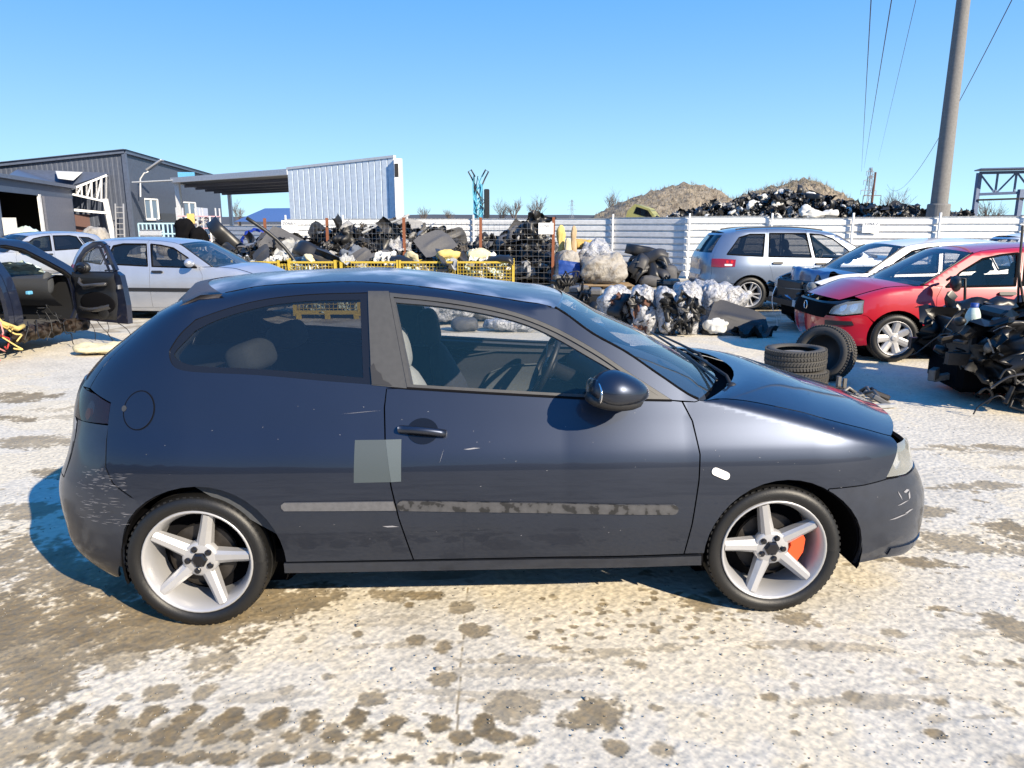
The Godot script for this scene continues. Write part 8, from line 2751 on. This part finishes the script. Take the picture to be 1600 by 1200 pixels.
func scrap_materials() -> void:
	var grain: Texture2D = M.grain
	var fine: Texture2D = M.fine
	var crease: Texture2D = M.crease
	var soft: Texture2D = M.soft
	var rd := noise(0.012, 4, 81)
	rd.fractal_type = FastNoiseLite.FRACTAL_RIDGED
	rd.domain_warp_enabled = true
	var wr := tex(rd, 512, null, 14.0)
	var streak := tex(rd, 512, ramp([[0.0, grey(0.98)], [0.55, grey(0.92)], [0.75, grey(0.62)], [0.9, grey(0.36)], [1.0, grey(0.25)]]))
	var cc := {"clearcoat_enabled": true, "clearcoat": 1.0, "clearcoat_roughness": 0.04}
	M.silver = worn(mat(Color(0.42, 0.44, 0.49), 0.36, 0.55, cc), soft, 0.8)
	M.silver2 = worn(mat(Color(0.40, 0.42, 0.46), 0.36, 0.5, cc), soft, 0.8)
	M.silver_blue = worn(mat(Color(0.22, 0.26, 0.33), 0.36, 0.7, cc), soft, 0.8)
	M.white_paint = worn(mat(Color(0.70, 0.70, 0.70), 0.4, 0.0, cc), soft, 0.8)
	M.red = worn(mat(Color(0.36, 0.003, 0.014), 0.35, 0.0, cc), soft, 0.8)
	M.navy = worn(mat(Color(0.012, 0.016, 0.035), 0.35, 0.3, cc), grain, 1.0)
	M.blue_dent = worn(mat(Color(0.13, 0.18, 0.30), 0.28, 0.8, cc), grain, 1.0)
	M.olive = worn(mat(Color(0.30, 0.29, 0.10), 0.6), grain, 1.0)
	M.glass_mid = mat(Color(0.01, 0.014, 0.02, 0.4), 0.02)
	M.lamp_back = mat(Color(0.5, 0.52, 0.53), 0.3, 0.7)
	M.lamp_red2 = mat(Color(0.5, 0.02, 0.015), 0.1)
	M.lamp_red = mat(Color(0.22, 0.004, 0.006), 0.12, 0.0, cc)
	M.white = worn(mat(Color(0.58, 0.58, 0.56), 0.7), grain, 2.0)
	M.white_print = mat(Color(0.8, 0.8, 0.79), 0.6)
	M.print_grey = mat(Color(0.12, 0.14, 0.17), 0.8)
	M.print_pale = mat(Color(0.45, 0.46, 0.48), 0.8)
	M.white_sheet = worn(mat(Color(0.76, 0.77, 0.77), 0.5), grain, 0.7)
	M.white_sheet2 = worn(mat(Color(0.72, 0.72, 0.72), 0.5), grain, 0.7)
	M.white_cool = worn(mat(Color(0.60, 0.68, 0.76), 0.45), grain, 0.5)
	M.pale_steel = worn(mat(Color(0.55, 0.57, 0.60), 0.5, 0.2), grain, 1.0)
	M.rust = worn(mat(Color(0.22, 0.075, 0.035), 0.9), grain, 3.0, fine, 0.5)
	M.rust_dark = worn(mat(Color(0.10, 0.045, 0.03), 0.85), grain, 3.0, fine, 0.5)
	M.clad = worn(mat(Color(0.065, 0.078, 0.112), 0.5, 0.1), grain, 0.4)
	M.clad_light = worn(mat(Color(0.085, 0.105, 0.155), 0.45, 0.1), grain, 0.4)
	M.clad_mid = worn(mat(Color(0.115, 0.125, 0.165), 0.5, 0.1), grain, 0.6)
	M.clad_dark = worn(mat(Color(0.05, 0.055, 0.065), 0.6), grain, 0.6)
	M.clad_blue = worn(mat(Color(0.10, 0.13, 0.20), 0.5, 0.1), grain, 0.5)
	M.clad_blue2 = worn(mat(Color(0.05, 0.075, 0.13), 0.5, 0.1), grain, 0.5)
	M.pane = mat(Color(0.10, 0.14, 0.20), 0.08, 0.0)
	M.brick = worn(mat(Color(0.10, 0.055, 0.05), 0.9), grain, 2.0)
	M.blue_sheet = worn(mat(Color(0.07, 0.13, 0.30), 0.5), grain, 0.4)
	M.blue_sheet_dark = worn(mat(Color(0.015, 0.06, 0.28), 0.5), grain, 2.0)
	M.blue_plastic = mat(Color(0.015, 0.03, 0.22), 0.35)
	M.sky_blue = worn(mat(Color(0.12, 0.38, 0.62), 0.5), grain, 1.0)
	M.frame_blue = worn(mat(Color(0.10, 0.14, 0.24), 0.5), grain, 1.0)
	M.grab_blue = mat(Color(0.04, 0.22, 0.36), 0.5)
	M.grab_blue2 = mat(Color(0.10, 0.42, 0.55), 0.5)
	M.bark = mat(Color(0.13, 0.10, 0.085), 0.9)
	M.soil = worn(mat(Color(1, 1, 1), 1.0), tex(noise(0.02, 6, 71), 512, ramp([[0.2, Color(0.30, 0.265, 0.23)], [0.45, Color(0.46, 0.42, 0.36)], [0.7, Color(0.55, 0.51, 0.45)]])), 0.2, tex(noise(0.05, 5, 72), 512, null, 8.0), 1.2)
	M.dry_grass = mat(Color(0.24, 0.21, 0.15), 0.9)
	M.concrete_pole = worn(mat(Color(0.185, 0.18, 0.175), 0.9), grain, 0.7, fine, 0.5)
	M.far_steel = mat(Color(0.16, 0.18, 0.22), 0.8)
	M.glass_green = mat(Color(0.12, 0.2, 0.2), 0.4)
	M.wire = mat(Color(0.03, 0.03, 0.05), 0.6)
	M.far_hill = mat(Color(0.045, 0.05, 0.06), 1.0)
	M.scrap_core = mat(Color(0.012, 0.012, 0.013), 0.9)
	M.scrap1 = worn(mat(Color(0.012, 0.012, 0.013), 0.42), grain, 2.0)
	M.scrap2 = worn(mat(Color(0.030, 0.030, 0.033), 0.55), grain, 2.0)
	M.scrap3 = worn(mat(Color(0.07, 0.07, 0.075), 0.7), grain, 2.0)
	M.scrap4 = worn(mat(Color(0.05, 0.042, 0.035), 0.7), grain, 2.0)
	M.scrap_pale = worn(mat(Color(0.26, 0.26, 0.26), 0.6), grain, 2.0)
	M.grey_panel = worn(mat(Color(0.32, 0.33, 0.34), 0.7), grain, 2.0)
	M.grey_blue = worn(mat(Color(0.10, 0.12, 0.16), 0.8), grain, 2.0)
	M.film = worn(mat(Color(0.42, 0.43, 0.46), 0.28), streak, 1.6, wr, 1.0)
	M.bag_white = worn(mat(Color(0.34, 0.32, 0.29), 0.75), tex(noise(0.012, 5, 83), 512, ramp([[0.0, Color(0.55, 0.48, 0.40)], [0.4, grey(0.88)], [1.0, grey(1.0)]])), 0.6, wr, 0.8)
	M.yellow = worn(mat(Color(0.48, 0.35, 0.04), 0.55), grain, 2.0)
	M.foam = worn(mat(Color(0.60, 0.53, 0.34), 0.95), grain, 2.0, fine, 0.8)
	M.foam_yellow = worn(mat(Color(0.66, 0.50, 0.17), 0.95), grain, 2.0)
	M.foam_ochre = worn(mat(Color(0.50, 0.34, 0.10), 0.95), grain, 2.0)
	M.foam_tan = worn(mat(Color(0.45, 0.33, 0.20), 0.95), grain, 2.0)
	M.pale_green = worn(mat(Color(0.48, 0.58, 0.54), 0.6), grain, 2.0)
	M.pale_blue = mat(Color(0.36, 0.55, 0.65), 0.5)
	M.pink_rail = mat(Color(0.55, 0.33, 0.36), 0.5)
	M.wood = worn(mat(Color(0.26, 0.18, 0.10), 0.9), grain, 2.0)
	M.steel_dirty = worn(mat(Color(0.16, 0.155, 0.15), 0.55, 0.5), grain, 3.0)
	M.engine_black = worn(mat(Color(0.012, 0.012, 0.012), 0.5, 0.2), grain, 3.0)
	M.wreck_black = worn(mat(Color(0.006, 0.006, 0.007), 0.4, 0.1), grain, 2.0)
	M.torn_metal = worn(mat(Color(0.10, 0.085, 0.075), 0.45, 0.5), tex(noise(0.02, 5, 66), 256, ramp([[0.3, grey(0.15)], [0.5, Color(0.6, 0.5, 0.42)], [0.7, grey(0.9)]])), 1.5)
	M.plastic_shine = mat(Color(0.035, 0.035, 0.038), 0.22)
	M.carpet = worn(mat(Color(0.06, 0.06, 0.065), 0.95), grain, 3.0)
	M.pebble_pale = worn(mat(Color(0.30, 0.27, 0.22), 0.9), grain, 1.0)
	M.bank = worn(mat(Color(0.045, 0.045, 0.04), 1.0), grain, 0.3)
	M.pebble = worn(mat(Color(0.20, 0.18, 0.15), 0.9), grain, 1.0)
	M.crazed = mat(Color(0.42, 0.50, 0.45), 0.25, 0.0)
	M.crazed_dark = mat(Color(0.16, 0.22, 0.24, 0.75), 0.12)
	M.wire_red = mat(Color(0.4, 0.03, 0.03), 0.5)
	M.wire_pink = mat(Color(0.55, 0.22, 0.2), 0.5)


func sky_and_camera() -> void:
	var cam := Camera3D.new()
	cam.name = "camera"
	cam.position = Vector3(0, 1.683, 0)
	cam.rotation_degrees = Vector3(-12.27, 0, 0)
	cam.fov = 55.1
	cam.near = 0.05
	cam.far = 6000
	add_child(cam)
	var sm := ProceduralSkyMaterial.new()
	sm.sky_top_color = Color(0.20, 0.54, 0.88)
	sm.sky_horizon_color = Color(0.75, 0.92, 0.975)
	sm.sky_curve = 0.112
	sm.ground_horizon_color = Color(0.62, 0.62, 0.60)
	sm.ground_bottom_color = Color(0.45, 0.43, 0.40)
	sm.sun_angle_max = 6.0
	var sky := Sky.new()
	sky.sky_material = sm
	var env := Environment.new()
	env.background_mode = Environment.BG_SKY
	env.sky = sky
	env.tonemap_mode = Environment.TONE_MAPPER_LINEAR
	env.tonemap_exposure = 2.1
	env.background_energy_multiplier = 0.65
	env.sdfgi_enabled = true
	env.ssao_enabled = true
	env.ssil_enabled = true
	var we := WorldEnvironment.new()
	we.name = "environment"
	we.environment = env
	add_child(we)
	var sun := DirectionalLight3D.new()
	sun.name = "sun"
	sun.light_color = Color(1.0, 0.94, 0.84)
	sun.light_energy = 1.6
	sun.light_angular_distance = 0.5
	sun.shadow_enabled = true
	sun.basis = Basis.looking_at(-Vector3(1.2, 1.0, 1.3).normalized())
	add_child(sun)


func _ready() -> void:
	sky_and_camera()
	materials()
	ground()
	buildings()
	yard_fence()
	far_things()
	hero()
	other_cars()
	junk_shapes()
	main_heap()
	middle_things()
	wreck_left()
	wreck_right()
